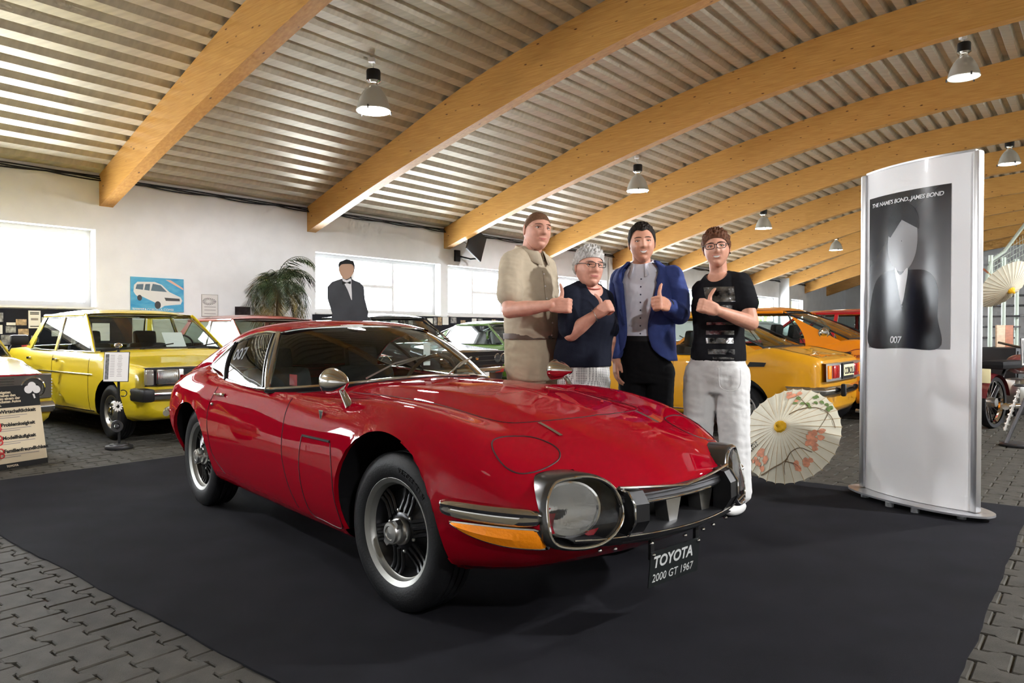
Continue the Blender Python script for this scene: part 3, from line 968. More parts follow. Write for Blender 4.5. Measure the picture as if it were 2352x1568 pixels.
# ---- cabin
def curve(pts, n): return [Vector(p) for p in crom(pts, n)]
NW = 25
cowl_r = [(.385, 0, .878), (.378, .15, .874), (.348, .30, .864), (.28, .45, .85), (.17, .58, .836), (.06, .68, .826), (-.035, .735, .82)]
cowl = curve([(x, -y, z) for x, y, z in cowl_r[::-1]][:-1] + cowl_r, 2 * NW - 1)
head_r = [(-.265, 0, 1.150), (-.272, .15, 1.148), (-.295, .3, 1.142), (-.335, .42, 1.132), (-.39, .515, 1.112)]
head = curve([(x, -y, z) for x, y, z in head_r[::-1]][:-1] + head_r, 2 * NW - 1)
def bulge(a, b, t, amt):
    p = a.lerp(b, t); d = (b - a); nn = Vector((.35, 0, .94))
    return p + nn * (amt * 4 * t * (1 - t))
rows = [[bulge(a, b, t, .03) for a, b in zip(cowl, head)] for t in np.linspace(0, 1, 12)]
ws = MB().grid(rows).build('windscreen', M_GLASS, red)
edge = cowl + [bulge(cowl[-1], head[-1], t, .03) for t in np.linspace(.05, .95, 12)] + head[::-1] + [bulge(cowl[0], head[0], t, .03) for t in np.linspace(.95, .05, 12)]
MB().tube(edge, .011, 8, True, flat=.8).build('windscreen_trim', M_CHROME, ws)
MB().tube([p + Vector((-.004, 0, -.012)) for p in edge], .016, 6, True).build('windscreen_seal', M_BLACK, ws)
# roof skin from header to tail
rail_r = [(-.39, .515, 1.112), (-.55, .53, 1.120), (-.75, .545, 1.098), (-.95, .562, 1.045), (-1.10, .585, .970), (-1.25, .61, .905), (-1.50, .60, .868), (-1.80, .57, .815), (-1.97, .52, .765)]
cen = [(-.265, 0, 1.150), (-.45, 0, 1.182), (-.65, 0, 1.190), (-.90, 0, 1.175), (-1.15, 0, 1.13), (-1.40, 0, 1.06), (-1.65, 0, .965), (-1.85, 0, .875), (-2.03, 0, .775)]
NR = 60
rail = curve(rail_r, NR); cenc = curve(cen, NR)
rows = []
for i, (r, c) in enumerate(zip(rail, cenc)):
    half = []
    for t in np.linspace(0, 1, 14):
        a = t * PI / 2
        # superellipse section between rail (outer) and centre
        y = r.y * math.cos(a) ** .75; f_ = math.sin(a) ** .9
        sag = 0
        z = r.z + (c.z - r.z) * f_; x = r.x + (c.x - r.x) * f_
        half.append(Vector((x, y, z)))
    rows.append([Vector((p.x, -p.y, p.z)) for p in half] + half[-2::-1])
roof = MB().grid(rows).build('roof', M_RED, red, angle=60)
# inner headliner
MB().grid([[Vector((p.x, p.y * .97, p.z - .02)) for p in r] for r in rows]).build('headliner', M_INTERIOR, red)
for sg in (-1, 1):
    belt = curve([(-.035, .735, .82), (-.25, .728, .815), (-.5, .718, .823), (-.75, .70, .836), (-.95, .675, .848), (-1.10, .645, .868), (-1.21, .612, .90)], 40)
    top = curve([(-.40, .518, 1.110), (-.55, .533, 1.114), (-.75, .548, 1.090), (-.95, .566, 1.037), (-1.10, .59, .963), (-1.19, .607, .912), (-1.215, .612, .901)], 40)
    def side_pt(u, v):
        a = belt[0].lerp(belt[0], 0)
        i = u * 39; k = min(int(i), 38); f_ = i - k
        b_ = belt[k].lerp(belt[k + 1], f_); t_ = top[k].lerp(top[k + 1], f_)
        p = b_.lerp(t_, v); p.y += .018 * 4 * v * (1 - v)
        return Vector((p.x, p.y * sg, p.z))
    US = .465      # B pillar position
    gl = MB().grid([[side_pt(u, v) for u in np.linspace(.0, US, 20)] for v in np.linspace(0, 1, 8)]).build('door_glass', M_GLASS, red)
    q = MB().grid([[side_pt(u, v) for u in np.linspace(US + .03, 1, 14)] for v in np.linspace(0, 1, 8)]).build('quarter_glass', M_GLASS, red)
    MB().tube([side_pt(US + .015, v) + Vector((0, sg * .003, 0)) for v in np.linspace(0, 1, 10)], .012, 8).build('pillar', M_BLACK, red)
    MB().tube([side_pt(u, 0) for u in np.linspace(0, 1, 30)], .008, 8).build('belt_trim', M_CHROME, gl)
    MB().tube([side_pt(u, 1) for u in np.linspace(0, 1, 40)], .009, 8).build('drip_rail', M_CHROME, gl)
    MB().tube([side_pt(.002, v) for v in np.linspace(0, 1, 10)], .014, 8).build('screen_pillar', M_CHROME, gl)
    MB().tube([side_pt(.035, v) for v in np.linspace(0.02, .97, 10)], .012, 8).build('door_frame', M_BLACK, gl)
    if sg < 0:
        def glass_pt(v): return side_pt(.43 - v.x / 1.15, .50 + v.y / .32) + Vector((0, -.002, 0))
        text('window_decal', '007', .11, mat('grey_decal', (.10, .10, .11), .5), lambda v: glass_pt(v), gl, depth=.0002, bold=.003, shear=.1)
    # red filler between drip rail and body behind the quarter window
    qa = [Vector((p.x, p.y, p.z)) for p in belt[26:-1]] + [p for p in rail if p.x < -1.24]
    qr = [[Vector((p.x, p.y * sg, p.z - .003)) for p in qa]]
    for dy in (.012, .03, .05, .07):
        row = []
        for p in qa:
            q_, nn = RED_SKIN0.down(p.x, (p.y + dy) * sg, .0015); f_ = min(1, dy / .05)
            row.append(Vector((p.x, (p.y + dy) * sg, p.z - .003 + (q_.z - p.z + .003) * f_)))
        qr.append(row)
    MB().grid(qr).build('quarter_panel', M_RED, red)
# wiper arms
for yb, tip in ((-.40, (.16, .05, .955)), (.12, (.16, .42, .935))):
    b_ = Vector((.40, yb, .882))
    wp = MB(); t_ = Vector(tip)
    wp.tube([b_, b_.lerp(t_, .5) + Vector((.03, 0, .03)), t_ + Vector((.02, 0, .015))], .005, 6)
    wo = wp.build('wiper_arm', M_STEEL, red)
    d = (t_ - b_).normalized()
    MB().tube([t_ - d * .22 + Vector((.015, 0, .01)), t_ + d * .12 + Vector((.012, 0, .006))], .006, 6).build('wiper_blade', M_STEEL, wo)
# chrome bullet mirrors on the wings
for sg in (-1, 1):
    foot = RED_SKIN0.down(.79, sg * .705, 0)[0]
    hd = Vector((.69, sg * .712, foot.z + .095))
    st_ = MB().tube([foot + Vector((0, 0, -.012)), foot.lerp(hd, .5) + Vector((-.005, 0, 0)), hd], [.022, .016, .012], 10, flat=.6).build('mirror_stalk', M_CHROME, red)
    T = lambda v, hd=hd: Vector((hd.x - v.z, hd.y + v.x, hd.z + v.y))
    MB().lathe([(.001, -.088), (.012, -.080), (.03, -.05), (.047, -.015), (.057, .025), (.060, .045), (.060, .052), (.062, .054), (.062, .060), (.056, .068), (.03, .074), (.001, .076)], 28, T, cap=False).build('mirror_shell', M_CHROME, st_)
# tail: round lamps, bumpers, catch
for sg in (-1, 1):
    rb = []
    for t in np.linspace(0, 1, 14):
        q, nn = RED_SKIN0.side(-1.62 - .33 * t, .56, sg, .02); rb.append(q)
    MB().tube(rb, .022, 10).build('rear_bumper', M_CHROME, red)
    for yy in (.30, .46):
        c, nn = RED_SKIN0.front(sg * yy, .63, .004, -1)
        MB().lathe([(.068, -.03), (.068, .0), (.055, .012), (.001, .018)], 24, lambda v, c=c: Vector((c.x - v.z, c.y + v.x, c.z + v.y)), cap=False).build('tail_lamp', M_REDLENS, red)
# interior
tub = MB()
tub.grid([[Vector((x, y, z)) for y, z in ((-.66, .79), (-.66, .3), (-.2, .26), (-.12, .46), (.12, .46), (.2, .26), (.66, .3), (.66, .79))] for x in (.34, 0, -.4, -.85, -1.25)])
tub.build('cabin_tub', M_INTERIOR, red)
dash = MB()
prof = [(.33, .80), (.20, .815), (.08, .80), (.03, .765), (.05, .60), (.2, .5), (.33, .5)]
dash.prism(prof, -.66, .66, lambda v: Vector((v.x, v.z, v.y))); dash.build('dashboard', M_INTERIOR, red)
bh = MB(); bh.add([(-1.0, -.64, .3), (-1.0, .64, .3), (-1.05, .58, .80), (-1.05, -.58, .80)], [(0, 1, 2, 3)]); bh.build('bulkhead', M_INTERIOR, red)
for y in (-.32, .32):
    sq = MB()
    sq.rbox((-.55, y, .42), (.48, .46, .14), .05)
    sq.rbox((-.83, y, .64), (.13, .44, .50), .06, Matrix.Rotation(-.28, 3, 'Y'))
    so = sq.build('seat', M_INTERIOR, red)
    MB().rbox((-.93, y, .93), (.08, .24, .16), .035, Matrix.Rotation(-.2, 3, 'Y')).build('headrest', M_INTERIOR, so)
stw = MB(); c = Vector((-.08, .33, .80))
Tm = frame(c, (0, 1, 0), (.38, 0, .92))
stw.tube([Tm @ Vector((.185 * math.cos(a), .185 * math.sin(a), 0)) for a in np.linspace(0, 2 * PI, 40, endpoint=False)], .012, 8, True)
for a in (.2, PI - .2, -PI / 2): stw.tube([Tm @ Vector((0, 0, -.03)), Tm @ Vector((.185 * math.cos(a), .185 * math.sin(a), 0))], .010, 6)
stw.build('steering_wheel', mat('walnut_rim', (.05, .025, .012), .3, coat=.5), red)
MB().box((.0, .0, 0), (.001, .05, .14)).build('windscreen_card', M_PAPER, red, smooth=False).location = (-.05, .28, .98)
MB().box((0, 0, 0), (.09, .002, .06)).build('window_sticker', mat('red_card', (.5, .02, .03), .5), red, smooth=False).location = (-.02, -.60, .86)
MB().sphere((-1.90, -.0, .84), (.05, .02, .02)).build('fuel_catch', M_CHROME, red)
# under tray
ut = MB(); ut.box((-.15, 0, .27), (2.9, .9, .1)); ut.build('under_tray', M_INTERIOR, red, smooth=False)
# ================================================================== other classic cars
def ngon_lathe(mb, c, r, d, seg=20, ax=(1, 0, 0)):
    pass

def classic_car(name, label, P):
    """three-box or coupe body from a few measures. P keys (car frame, origin mid wheelbase on floor):
    wb, track, wr (wheel radius), len front xf / rear xr, hw (half width), zh hood rear height, zn nose top height, zb belt, zt tail top, zd deck front,
    ws0/ws1 windscreen base/top x, rw0/rw1 rear window base/top x, rz roof z, rail half width ry, paint material, opts"""
    root = thing(name, label, 'car', P['loc'], P['rz'])
    pm = P['paint']; hw = P['hw']; wb = P['wb'] / 2
    xf, xr = P['xf'], P['xr']; zs = P.get('zs', .20)
    zb, zh, zn, zt, zd = P['zb'], P['zh'], P['zn'], P['zt'], P['zd']
    cr = P.get('crown', .02)
    def S(x, w, zu, top, sh, ctr):
        # w half width at waist, top = wing edge height
        return (x, [(0, zu), (w * .80, zu), (w * .955, zu + .05), (w, zu + (top - zu) * .45), (w * .99, top - (top - zu) * .22), (w * .955, top - .02), (w * .86, top), (w * .5, ctr - cr * .25), (0, ctr)])
    st = [
        S(xf - .0, hw * .90, .32, zn - .03, 0, zn - .015),
        S(xf - .04, hw * .955, .27, zn, 0, zn + .01),
        S(xf - .20, hw * .985, .22, zn + .02, 0, zn + .032),
        S(wb, hw, zs, (zn + zh) / 2 + .01, 0, (zn + zh) / 2 + .025),
        S(P['ws0'] + .05, hw, zs, zh, 0, zh + .025),
        S(P['ws0'] - .30, hw, zs, zb, 0, zb - .06),
        S(0, hw, zs, zb, 0, zb - .06),
        S(P['rw0'] + .30, hw, zs, zb + P.get('hip', .01), 0, zb - .04),
        S(P['rw0'] - .03, hw, zs, zd, 0, zd + .01),
        S(xr + .25, hw * .985, .24, (zt + zd) / 2 if P.get('fast') else zt + .01, 0, zt + .02),
        S(xr + .05, hw * .96, .28, zt, 0, zt + .005),
        S(xr, hw * .92, .34, zt - .03, 0, zt - .02),
    ]
    plan = [(xr, -.06), (xr + .5, 0), (xf - .6, 0), (xf, P.get('planf', .07))]
    rings = loft_body(st, plan, nx=70, nh=34, capf=(.97, .8, .4), capr=(.97, .8, .4), capx=(.015, .015))
    vs, fs = rings_to_faces(rings)
    sk = Skin(vs, fs)
    wr = P['wr']; ar = P.get('arch', wr + .05)
    V, fs, lips = cut_arches(vs, fs, [(wb, wr + .02, ar), (-wb, wr + .02, P.get('archr', ar))], hw * .55)
    f2 = []
    for f in fs:
        c = V[list(f)].mean(0)
        if c[2] > zb - .14 and P['rw0'] + .05 < c[0] < P['ws0'] - .02 and abs(c[1]) < hw * .86: continue
        f2.append(f)
    MB().add(V, f2).build('body', pm, root, angle=50)
    for cx, R in ((wb, ar), (-wb, P.get('archr', ar))):
        for sg in (-1, 1):
            if P.get('vis', -1) != sg and not P.get('both'): continue
            rows = [[Vector((cx + r * math.cos(t), sg * y, max(wr + .02 + r * math.sin(t), .18))) for t in np.linspace(-.1, PI + .1, 28)] for r, y in ((R + .004, hw * .97), (R + .02, hw * .9), (R + .02, hw * .5), (.03, hw * .5))]
            MB().grid(rows).build('wheel_well', M_INTERIOR, root)
    # wheels
    def wheel(c, sg):
        T = wheel_T(c, sg)
        rr = wr * .62
        w = MB().lathe(tyre_profile(wr, rr, .155), 44, T, cap=False).build('wheel', M_RUBBER, root)
        MB().lathe([(rr + .004, .055), (rr + .008, .066), (rr - .01, .066), (rr - .025, .04), (rr * .72, .03), (rr * .6, .052), (rr * .42, .062), (rr * .36, .058), (.001, .06)], 36, T, cap=False).build('wheel_disc', P.get('wheelmat', M_STEEL), w)
        hub = MB().lathe([(rr * .34, .058), (rr * .33, .078), (rr * .2, .09), (.001, .092)], 24, T, cap=False).build('hub_cap', M_CHROME, w)
        for k in range(P.get('slots', 10)):
            a = 2 * PI * k / P.get('slots', 10)
            MB().sphere(T(Vector((rr * .80 * math.cos(a), rr * .80 * math.sin(a), .036))), (rr * .09, .012, rr * .09), 8, 6).build('wheel_slot', M_BLACK, w)
    yw = hw - .105
    for sg in (-1, 1):
        wheel((wb, sg * yw, wr), sg); wheel((-wb, sg * yw, wr), sg)
    # ------------- greenhouse
    ry, rz = P['ry'], P['rz_']
    gl = P.get('glass', M_GLASS)
    zc = zh + .02
    by = hw * .93
    n = 13
    def arc(x, y, z, bow, drop):       # cross-car curve, bowed forward/back
        return [Vector((x + bow * (1 - (t * t)), y * t, z - drop * t * t)) for t in np.linspace(-1, 1, n)]
    A0 = arc(P['ws0'] - .07, by - .02, zc - .0, .10, .02); A1 = arc(P['ws1'] - .04, ry - .03, rz - .045, .06, .015)
    R0 = arc(P['rw0'] + .02, by - .06, zd + .015, -.06, .012); R1 = arc(P['rw1'] + .02, ry - .04, rz - .045, -.04, .015)
    def patch(a, b, nm, dz=.0):
        rows = [[p.lerp(q, t) + Vector((0, 0, .02 * 4 * t * (1 - t))) for p, q in zip(a, b)] for t in np.linspace(0, 1, 7)]
        g = MB().grid(rows).build(nm, gl, root)
        ring = rows[0] + [r[-1] for r in rows[1:-1]] + rows[-1][::-1] + [r[0] for r in rows[-2:0:-1]]
        MB().tube(ring, .011, 6, True).build(nm + '_seal', P.get('sealmat', M_CHROME), g)
        return g
    patch(A0, A1, 'windscreen'); patch(R0, R1, 'rear_window')
    # roof panel
    rows = []
    xs_ = np.linspace(0, 1, 14)
    for t in xs_:
        x = P['ws1'] + (P['rw1'] - P['ws1']) * t
        hump = .03 * 4 * t * (1 - t)
        e = min(1, min(t, 1 - t) * 7)
        row = [Vector((x + (.06 * (1 - t) - .04 * t) * (1 - q * q) * (1 if e < 1 else 0), ry * q, rz - .045 + (.045 - .0) * min(1, e + .3) * (1 - abs(q) ** 3.5) + hump * (1 - q * q * .5))) for q in np.linspace(-1, 1, 15)]
        rows.append(row)
    MB().grid(rows).build('roof', pm, root, angle=60)
    MB().grid([[p + Vector((0, 0, -.025)) for p in r] for r in rows]).build('headliner', mat('grey_headliner', (.25, .24, .22), .9), root)
    for sg in (-1, 1):
        # side loop: belt and rail
        def sp(x, v):
            """point on side plane: v 0 belt .. 1 rail"""
            return Vector((x, sg * (by + (ry - by) * v), zb + (rz - .05 - zb) * v))
        def lean(x0, x1, v): return x0 + (x1 - x0) * v
        wa0, wa1 = P['ws0'] - .05, P['ws1'] - .0
        wr0, wr1 = P['rw0'] + .02, P['rw1'] + .0
        pil = P['pillars']           # list of (xb, xt) of the dividing pillars, front to rear
        def bar(x0, x1, wid, nm, m=None):
            r = []
            for v in np.linspace(0, 1, 6):
                x = lean(x0, x1, v)
                a = sp(x - wid, v); b = sp(x + wid, v)
                r.append([a, a + Vector((0, sg * .012, 0)), b + Vector((0, sg * .012, 0)), b])
            MB().grid(r, closed_v=True).build(nm, m or pm, root, angle=30)
        bar(wa0, wa1, .03, 'screen_pillar'); 
        cw = P.get('cpillar', .10)
        # C pillar wedge, painted
        r = []
        cx0, cx1 = P['cp']         # belt/rail x of the front edge of the rear pillar
        for v in np.linspace(0, 1, 8):
            xa = lean(wr0 - .04, wr1, v); xb_ = cx0 + (cx1 - cx0) * (v ** P.get('cpow', 1.0))
            inn = [sp(xa + (xb_ - xa) * t, v) for t in np.linspace(0, 1, 6)]
            r.append(inn)
        MB().grid(r).build('rear_pillar', pm, root)
        edges = [(wa0 - .03, wa1 - .03)] + pil + [(cx0, cx1)]
        for k in range(len(edges) - 1):
            e0, e1 = edges[k], edges[k + 1]
            w0 = .0 if k == 0 else P.get('pw', .028); w1 = 0 if k == len(edges) - 2 else P.get('pw', .028)
            rows = []
            for v in np.linspace(.0, .94, 6):
                a = lean(*e0, v) - w0; b = lean(*e1, v) + w1
                rows.append([sp(a + (b - a) * t, v) for t in np.linspace(0, 1, 6)])
            g = MB().grid(rows).build('side_glass', gl, root)
            ring = rows[0] + [q[-1] for q in rows[1:-1]] + rows[-1][::-1] + [q[0] for q in rows[-2:0:-1]]
            MB().tube(ring, P.get('trimr', .009), 6, True).build('glass_trim', P.get('trimmat', M_CHROME), g)
        for pp in pil: bar(pp[0], pp[1], P.get('pw', .028), 'door_pillar', P.get('pilmat'))
        # roof gutter / cant rail
        MB().tube([sp(x, .985) for x in np.linspace(wa1, wr1, 12)], .02, 8).build('cant_rail', pm, root)
        # door lines
        for x in P.get('doors', []):
            pts = [sk.side(x + P.get('doorlean', 0) * (zb - z), z, sg, .0006)[0] for z in np.linspace(zb - .005, .28, 14)]
            MB().tube(pts, .0025, 5).build('door_gap', M_INK, root)
        for x in P.get('handles', []):
            c, nn = sk.side(x, zb - .10, sg, .012)
            MB().rbox(c, (.11, .022, .028), .008).build('door_handle', M_CHROME, root)
        if P.get('strip'):
            pts = [sk.side(x, P['strip'], sg, .004)[0] for x in np.linspace(xr + .25, wb - ar - .03, 30)] 
            pts = [p for p in pts if abs(p.x + wb) > P.get('archr', ar) + .02 or P['strip'] > wr + .02 + ar]
            # split at the rear wheel
            a = [p for p in pts if p.x > -wb]; b = [p for p in pts if p.x < -wb]
            for q in (a, b):
                if len(q) > 1: MB().tube(q, .012, 6, flat=.8).build('side_strip', M_CHROME, root)
        pts = [sk.side(x, zs + .075, sg, .003)[0] for x in np.linspace(-wb + ar + .03, wb - ar - .03, 20)]
        MB().tube(pts, .008, 6).build('sill_strip', M_CHROME, root)
    # cabin furniture
    tub = MB(); w_ = hw * .86
    tub.grid([[Vector((x, y, z)) for y, z in ((-w_, zb - .02), (-w_, .32), (w_, .32), (w_, zb - .02))] for x in (P['ws0'] + .1, P['rw0'] - .05)])
    tub.build('cabin_tub', M_INTERIOR, root)
    MB().rbox((P['ws0'] - .18, 0, zb - .04), (.34, w_ * 2, .16), .05).build('dashboard', M_INTERIOR, root)
    sm = P.get('seatmat', M_INTERIOR)
    for y in (-.34, .34):
        q = MB(); q.rbox((-.05, y, .46), (.5, .5, .16), .05); q.rbox((-.36, y, .72), (.14, .48, .52), .06, Matrix.Rotation(-.25, 3, 'Y'))
        so = q.build('seat', sm, root)
        MB().rbox((-.46, y, 1.04), (.09, .28, .18), .04, Matrix.Rotation(-.15, 3, 'Y')).build('headrest', sm, so)
    q = MB(); q.rbox((P['rw0'] + .45, 0, .62), (.16, 1.15, .5), .06, Matrix.Rotation(-.3, 3, 'Y')); q.build('rear_seat', sm, root)
    c = Vector((P['ws0'] - .42, P.get('wheel_y', .36), zb + .01)); Tm = frame(c, (0, 1, 0), (.4, 0, .9))
    sw = MB().tube([Tm @ Vector((.18 * math.cos(a), .18 * math.sin(a), 0)) for a in np.linspace(0, 2 * PI, 28, endpoint=False)], .012, 6, True)
    for a in (.3, PI - .3): sw.tube([Tm @ Vector((0, 0, -.03)), Tm @ Vector((.18 * math.cos(a), .18 * math.sin(a), 0))], .01, 6)
    sw.build('steering_wheel', M_BLACK, root)
    for y in (-.3, .25):
        b_ = Vector((P['ws0'] + .03, y, zc + .005)); t_ = Vector((P['ws0'] - .06, y + .42, zc + .06))
        MB().tube([b_, t_], .007, 6).build('wiper_arm', M_BLACK, root)
    MB().box((0, 0, .22), (P['wb'] - .4, hw * 1.3, .08)).build('under_tray', M_INTERIOR, root, smooth=False)
    MB().rbox((xr + .55, 0, .31), (.5, hw * 1.2, .12), .03).build('tail_tray', M_INTERIOR, root)
    return root, sk

def bumper(root, sk, xf, hw, z, m, h=.07, d=.06, sgx=1, wrapx=.35, name='bumper', corner=None):
    """chrome blade across one end, wrapping round the corners"""
    pts = []
    for t in np.linspace(-1, 1, 41):
        a = abs(t)
        if a < .8:
            y = hw * 1.0 * (a / .8) * .93; x = xf + d - .06 * (y / hw) ** 2
        else:
            f = (a - .8) / .2; y = hw * (.93 + .095 * math.sin(f * PI / 2)); x = xf + d - .06 * .87 - wrapx * f
        pts.append((sgx * x if sgx > 0 else -x, math.copysign(y, t)))
    rows = []
    for x, y in pts:
        nx, ny = x * 1.0, y
        v = Vector((sgx * .9, .5 * y / hw, 0)).normalized()
        rows.append([Vector((x, y, 0)) + v * a + Vector((0, 0, z + b)) for a, b in ((-.03, h * .5), (0, h * .5), (.022, h * .25), (.026, 0), (.022, -h * .25), (0, -h * .5), (-.03, -h * .5))])
    return MB().grid(rows).build(name, m, root)

def round_lamp(root, c, r, sgx=1, rim=M_CHROME):
    T = lambda v: Vector((c[0] + sgx * v.z, c[1] + v.x, c[2] + v.y))
    o = MB().lathe([(r * 1.22, -.03), (r * 1.2, .012), (r * 1.08, .02), (r, .012), (r * .98, -.01)], 32, T, cap=False).build('headlamp', rim, root)
    MB().lathe([(r * .98, -.01), (r * .6, -.04), (.001, -.05)], 28, T, cap=False).build('lamp_reflector', M_REFLECT, o)
    MB().lathe([(r, .008), (r * .8, .02), (r * .4, .03), (.001, .033)], 28, T, cap=False).build('lamp_lens', M_LENS, o)
    return o

# ------------------------------------------------------------------ yellow saloon by the window wall
M_YEL = mat('yellow_paint', (.62, .47, .012), .4, coat=1.0, coatrough=.02, spec=.2)
M_OLV = mat('mustard_paint', (.50, .38, .03), .4, coat=1.0, coatrough=.02, spec=.2)
M_BRN = mat('rust_red_paint', (.30, .055, .035), .4, coat=1.0, coatrough=.02, spec=.2)
M_GRN = mat('leaf_green_paint', (.06, .125, .008), .4, coat=1.0, coatrough=.02, spec=.2)
M_BLKP = mat('black_paint', (.014, .014, .016), .35, coat=1.0, coatrough=.02)
M_AMB = mat('amber_yellow_paint', (.55, .255, .008), .4, coat=1.0, coatrough=.03, spec=.2)
M_ORG = mat('orange_paint', (.66, .20, .004), .4, coat=1.0, coatrough=.03, spec=.2)
M_RED2 = mat('plain_red_paint', (.38, .01, .015), .4, coat=1.0, coatrough=.03, spec=.2)
def heading(deg):       # nose direction (sin a, -cos a)
    a = math.radians(deg); return math.atan2(-math.cos(a), math.sin(a))
def dvec(deg): a = math.radians(deg); return Vector((math.sin(a), -math.cos(a), 0))
def lvec(deg): f = dvec(deg); return Vector((-f.y, f.x, 0))

SEDAN = dict(wb=2.40, wr=.285, xf=1.92, xr=-2.08, hw=.80, zb=.90, zh=.925, zn=.80, zt=.90, zd=.93, ws0=.80, ws1=.22, rw0=-1.28, rw1=-.98, rz_=1.385, ry=.62,
             pillars=[(-.30, -.34)], cp=(-1.08, -.86), doors=[.72, -.30], handles=[-.18, -1.0], strip=.66)
def yellow_sedan():
    ang = 51.5
    d, l = dvec(ang), lvec(ang)
    fw = Vector((-4.12, 7.50, 0))                # outer front contact
    loc = fw + l * .72 - d * 1.2
    P = dict(SEDAN, loc=loc, rz=heading(ang), paint=M_YEL, vis=-1, zn=.75, zh=.90, rz_=1.365)
    root, sk = classic_car('saloon_car', 'bright yellow four-door saloon with black grille and square headlamps', P)
    xf = P['xf']
    # black front panel with square lamps
    ys = np.linspace(-.74, .74, 31)
    fx = lambda y: xf + .028 - .075 * y * y - .055 * max(0, abs(y) - .6) * 2
    MB().grid([[Vector((fx(y) + dx, y, z)) for y in ys] for dx, z in ((-.04, .765), (.012, .755), (.012, .585), (-.04, .575))]).build('grille', M_BLACK, root)
    for k in range(7):
        z = .605 + k * .021
        MB().tube([(fx(y) + .014, y, z) for y in np.linspace(-.38, .38, 9)], .0035, 4).build('grille_slat', M_DARKSTEEL, root)
    for sg in (-1, 1):
        lm = MB(); lm.rbox((fx(.54) + .012, sg * .54, .67), (.05, .22, .155), .02); lo = lm.build('headlamp', M_CHROME, root)
        MB().rbox((fx(.54) + .032, sg * .54, .67), (.03, .20, .135), .02).build('lamp_lens', M_LENS, lo)
        MB().rbox((fx(.70) + .01, sg * .705, .67), (.06, .075, .155), .015).build('side_lamp', mat('smoked_lens', (.25, .23, .2), .1, coat=1), root)
        MB().rbox((fx(.42) + .012, sg * .405, .67), (.03, .05, .15), .01).build('lamp_surround', M_STEEL, root)
        MB().rbox((fx(.4) + .10, sg * .40, .50), (.02, .20, .055), .01).build('indicator', mat('orange_lens', (.75, .08, .01), .2, coat=.6), root)
        c = MB(); c.rbox((xf - .03, sg * .76, .50), (.30, .12, .13), .03); c.build('bumper_corner', M_BLACK, root)
    bumper(root, sk, xf, .79, .50, M_CHROME, .10, .07, wrapx=.2)
    # white card propped inside the windscreen
    card = MB(); card.box((0, 0, 0), (.005, .26, .2)); co = card.build('windscreen_card', M_PAPER, root, smooth=False); co.location = (.60, .20, 1.02); co.rotation_euler = (0, -.5, .15)
    for k in range(4):
        pts = sk.side(-1.50 + 0, .86)[0]
    for sg in (-1,):
        for k in range(4):
            x0 = -1.16 - k * .012
            MB().box((x0 - .04, sg * .735, .955 + k * .018), (.075, .006, .008)).build('pillar_louvre', M_INK, root, smooth=False)
    return root
yellow_sedan()

# ------------------------------------------------------------------ mustard saloon with round lamps (corner in view)
def mustard_sedan():
    ang = 51.0
    d, l = dvec(ang), lvec(ang)
    lampw = Vector((-4.44, 6.70, 0))
    loc = lampw - l * .58 - d * 1.90
    P = dict(SEDAN, loc=loc, rz=heading(ang), paint=M_OLV, vis=1, zn=.71, zh=.86, zb=.84, rz_=1.33, xr=-1.80, strip=None, handles=[-.2], xf=1.88, planf=.05)
    root, sk = classic_car('saloon_car', 'mustard saloon with round headlamp and chrome grille behind the leaning notice board', P)
    xf = P['xf']
    fx = lambda y: xf + .022 - .055 * y * y
    ys = np.linspace(-.73, .73, 31)
    MB().grid([[Vector((fx(y) + dx, y, z)) for y in ys] for dx, z in ((-.03, .725), (.016, .715), (.012, .50), (-.03, .49))]).build('grille', mat('dull_grille', (.10, .095, .08), .35, .7), root)
    for k in range(8): MB().tube([(fx(y) + .02, y, .525 + k * .024) for y in np.linspace(-.42, .42, 9)], .004, 5).build('grille_slat', M_CHROME, root)
    MB().tube([(fx(y) + .012, y, .722) for y in ys], .010, 6).build('grille_trim', M_CHROME, root)
    for sg in (-1, 1):
        round_lamp(root, (fx(.57) + .02, sg * .57, .60), .085)
        for k in range(6): MB().box((fx(.72) - .02, sg * .725, .53 + k * .028), (.05, .035, .012)).build('corner_louvre', M_STEEL, root, smooth=False)
        mp = MB().tube([(.62, sg * .75, .90), (.60, sg * .80, 1.0)], .01, 6).build('mirror_stalk', M_BLACK, root)
        MB().rbox((.60, sg * .86, 1.03), (.06, .17, .11), .03).build('mirror_shell', M_BLACK, mp)
    bumper(root, sk, xf, .79, .42, M_CHROME, .10, .08, wrapx=.3)
    return root
mustard_sedan()

# ------------------------------------------------------------------ rust-red saloon half hidden behind the red coupe
def rust_sedan():
    ang = 50.6
    d, l = dvec(ang), lvec(ang)
    loc = RW(5.75, 9.3)
    P = dict(SEDAN, loc=loc, rz=heading(ang), paint=M_BRN, vis=-1, rz_=1.33, strip=None)
    root, sk = classic_car('saloon_car', 'rust-red saloon with chrome window frames beside the palm', P)
    fx = lambda y: P['xf'] + .02 - .06 * y * y
    MB().grid([[Vector((fx(y) + dx, y, z)) for y in np.linspace(-.72, .72, 21)] for dx, z in ((-.03, .79), (.014, .78), (.014, .60), (-.03, .59))]).build('grille', M_BLACK, root)
    for sg in (-1, 1): round_lamp(root, (fx(.57) + .02, sg * .57, .69), .085)
    bumper(root, sk, P['xf'], .79, .5, M_CHROME, .09, .07)
rust_sedan()

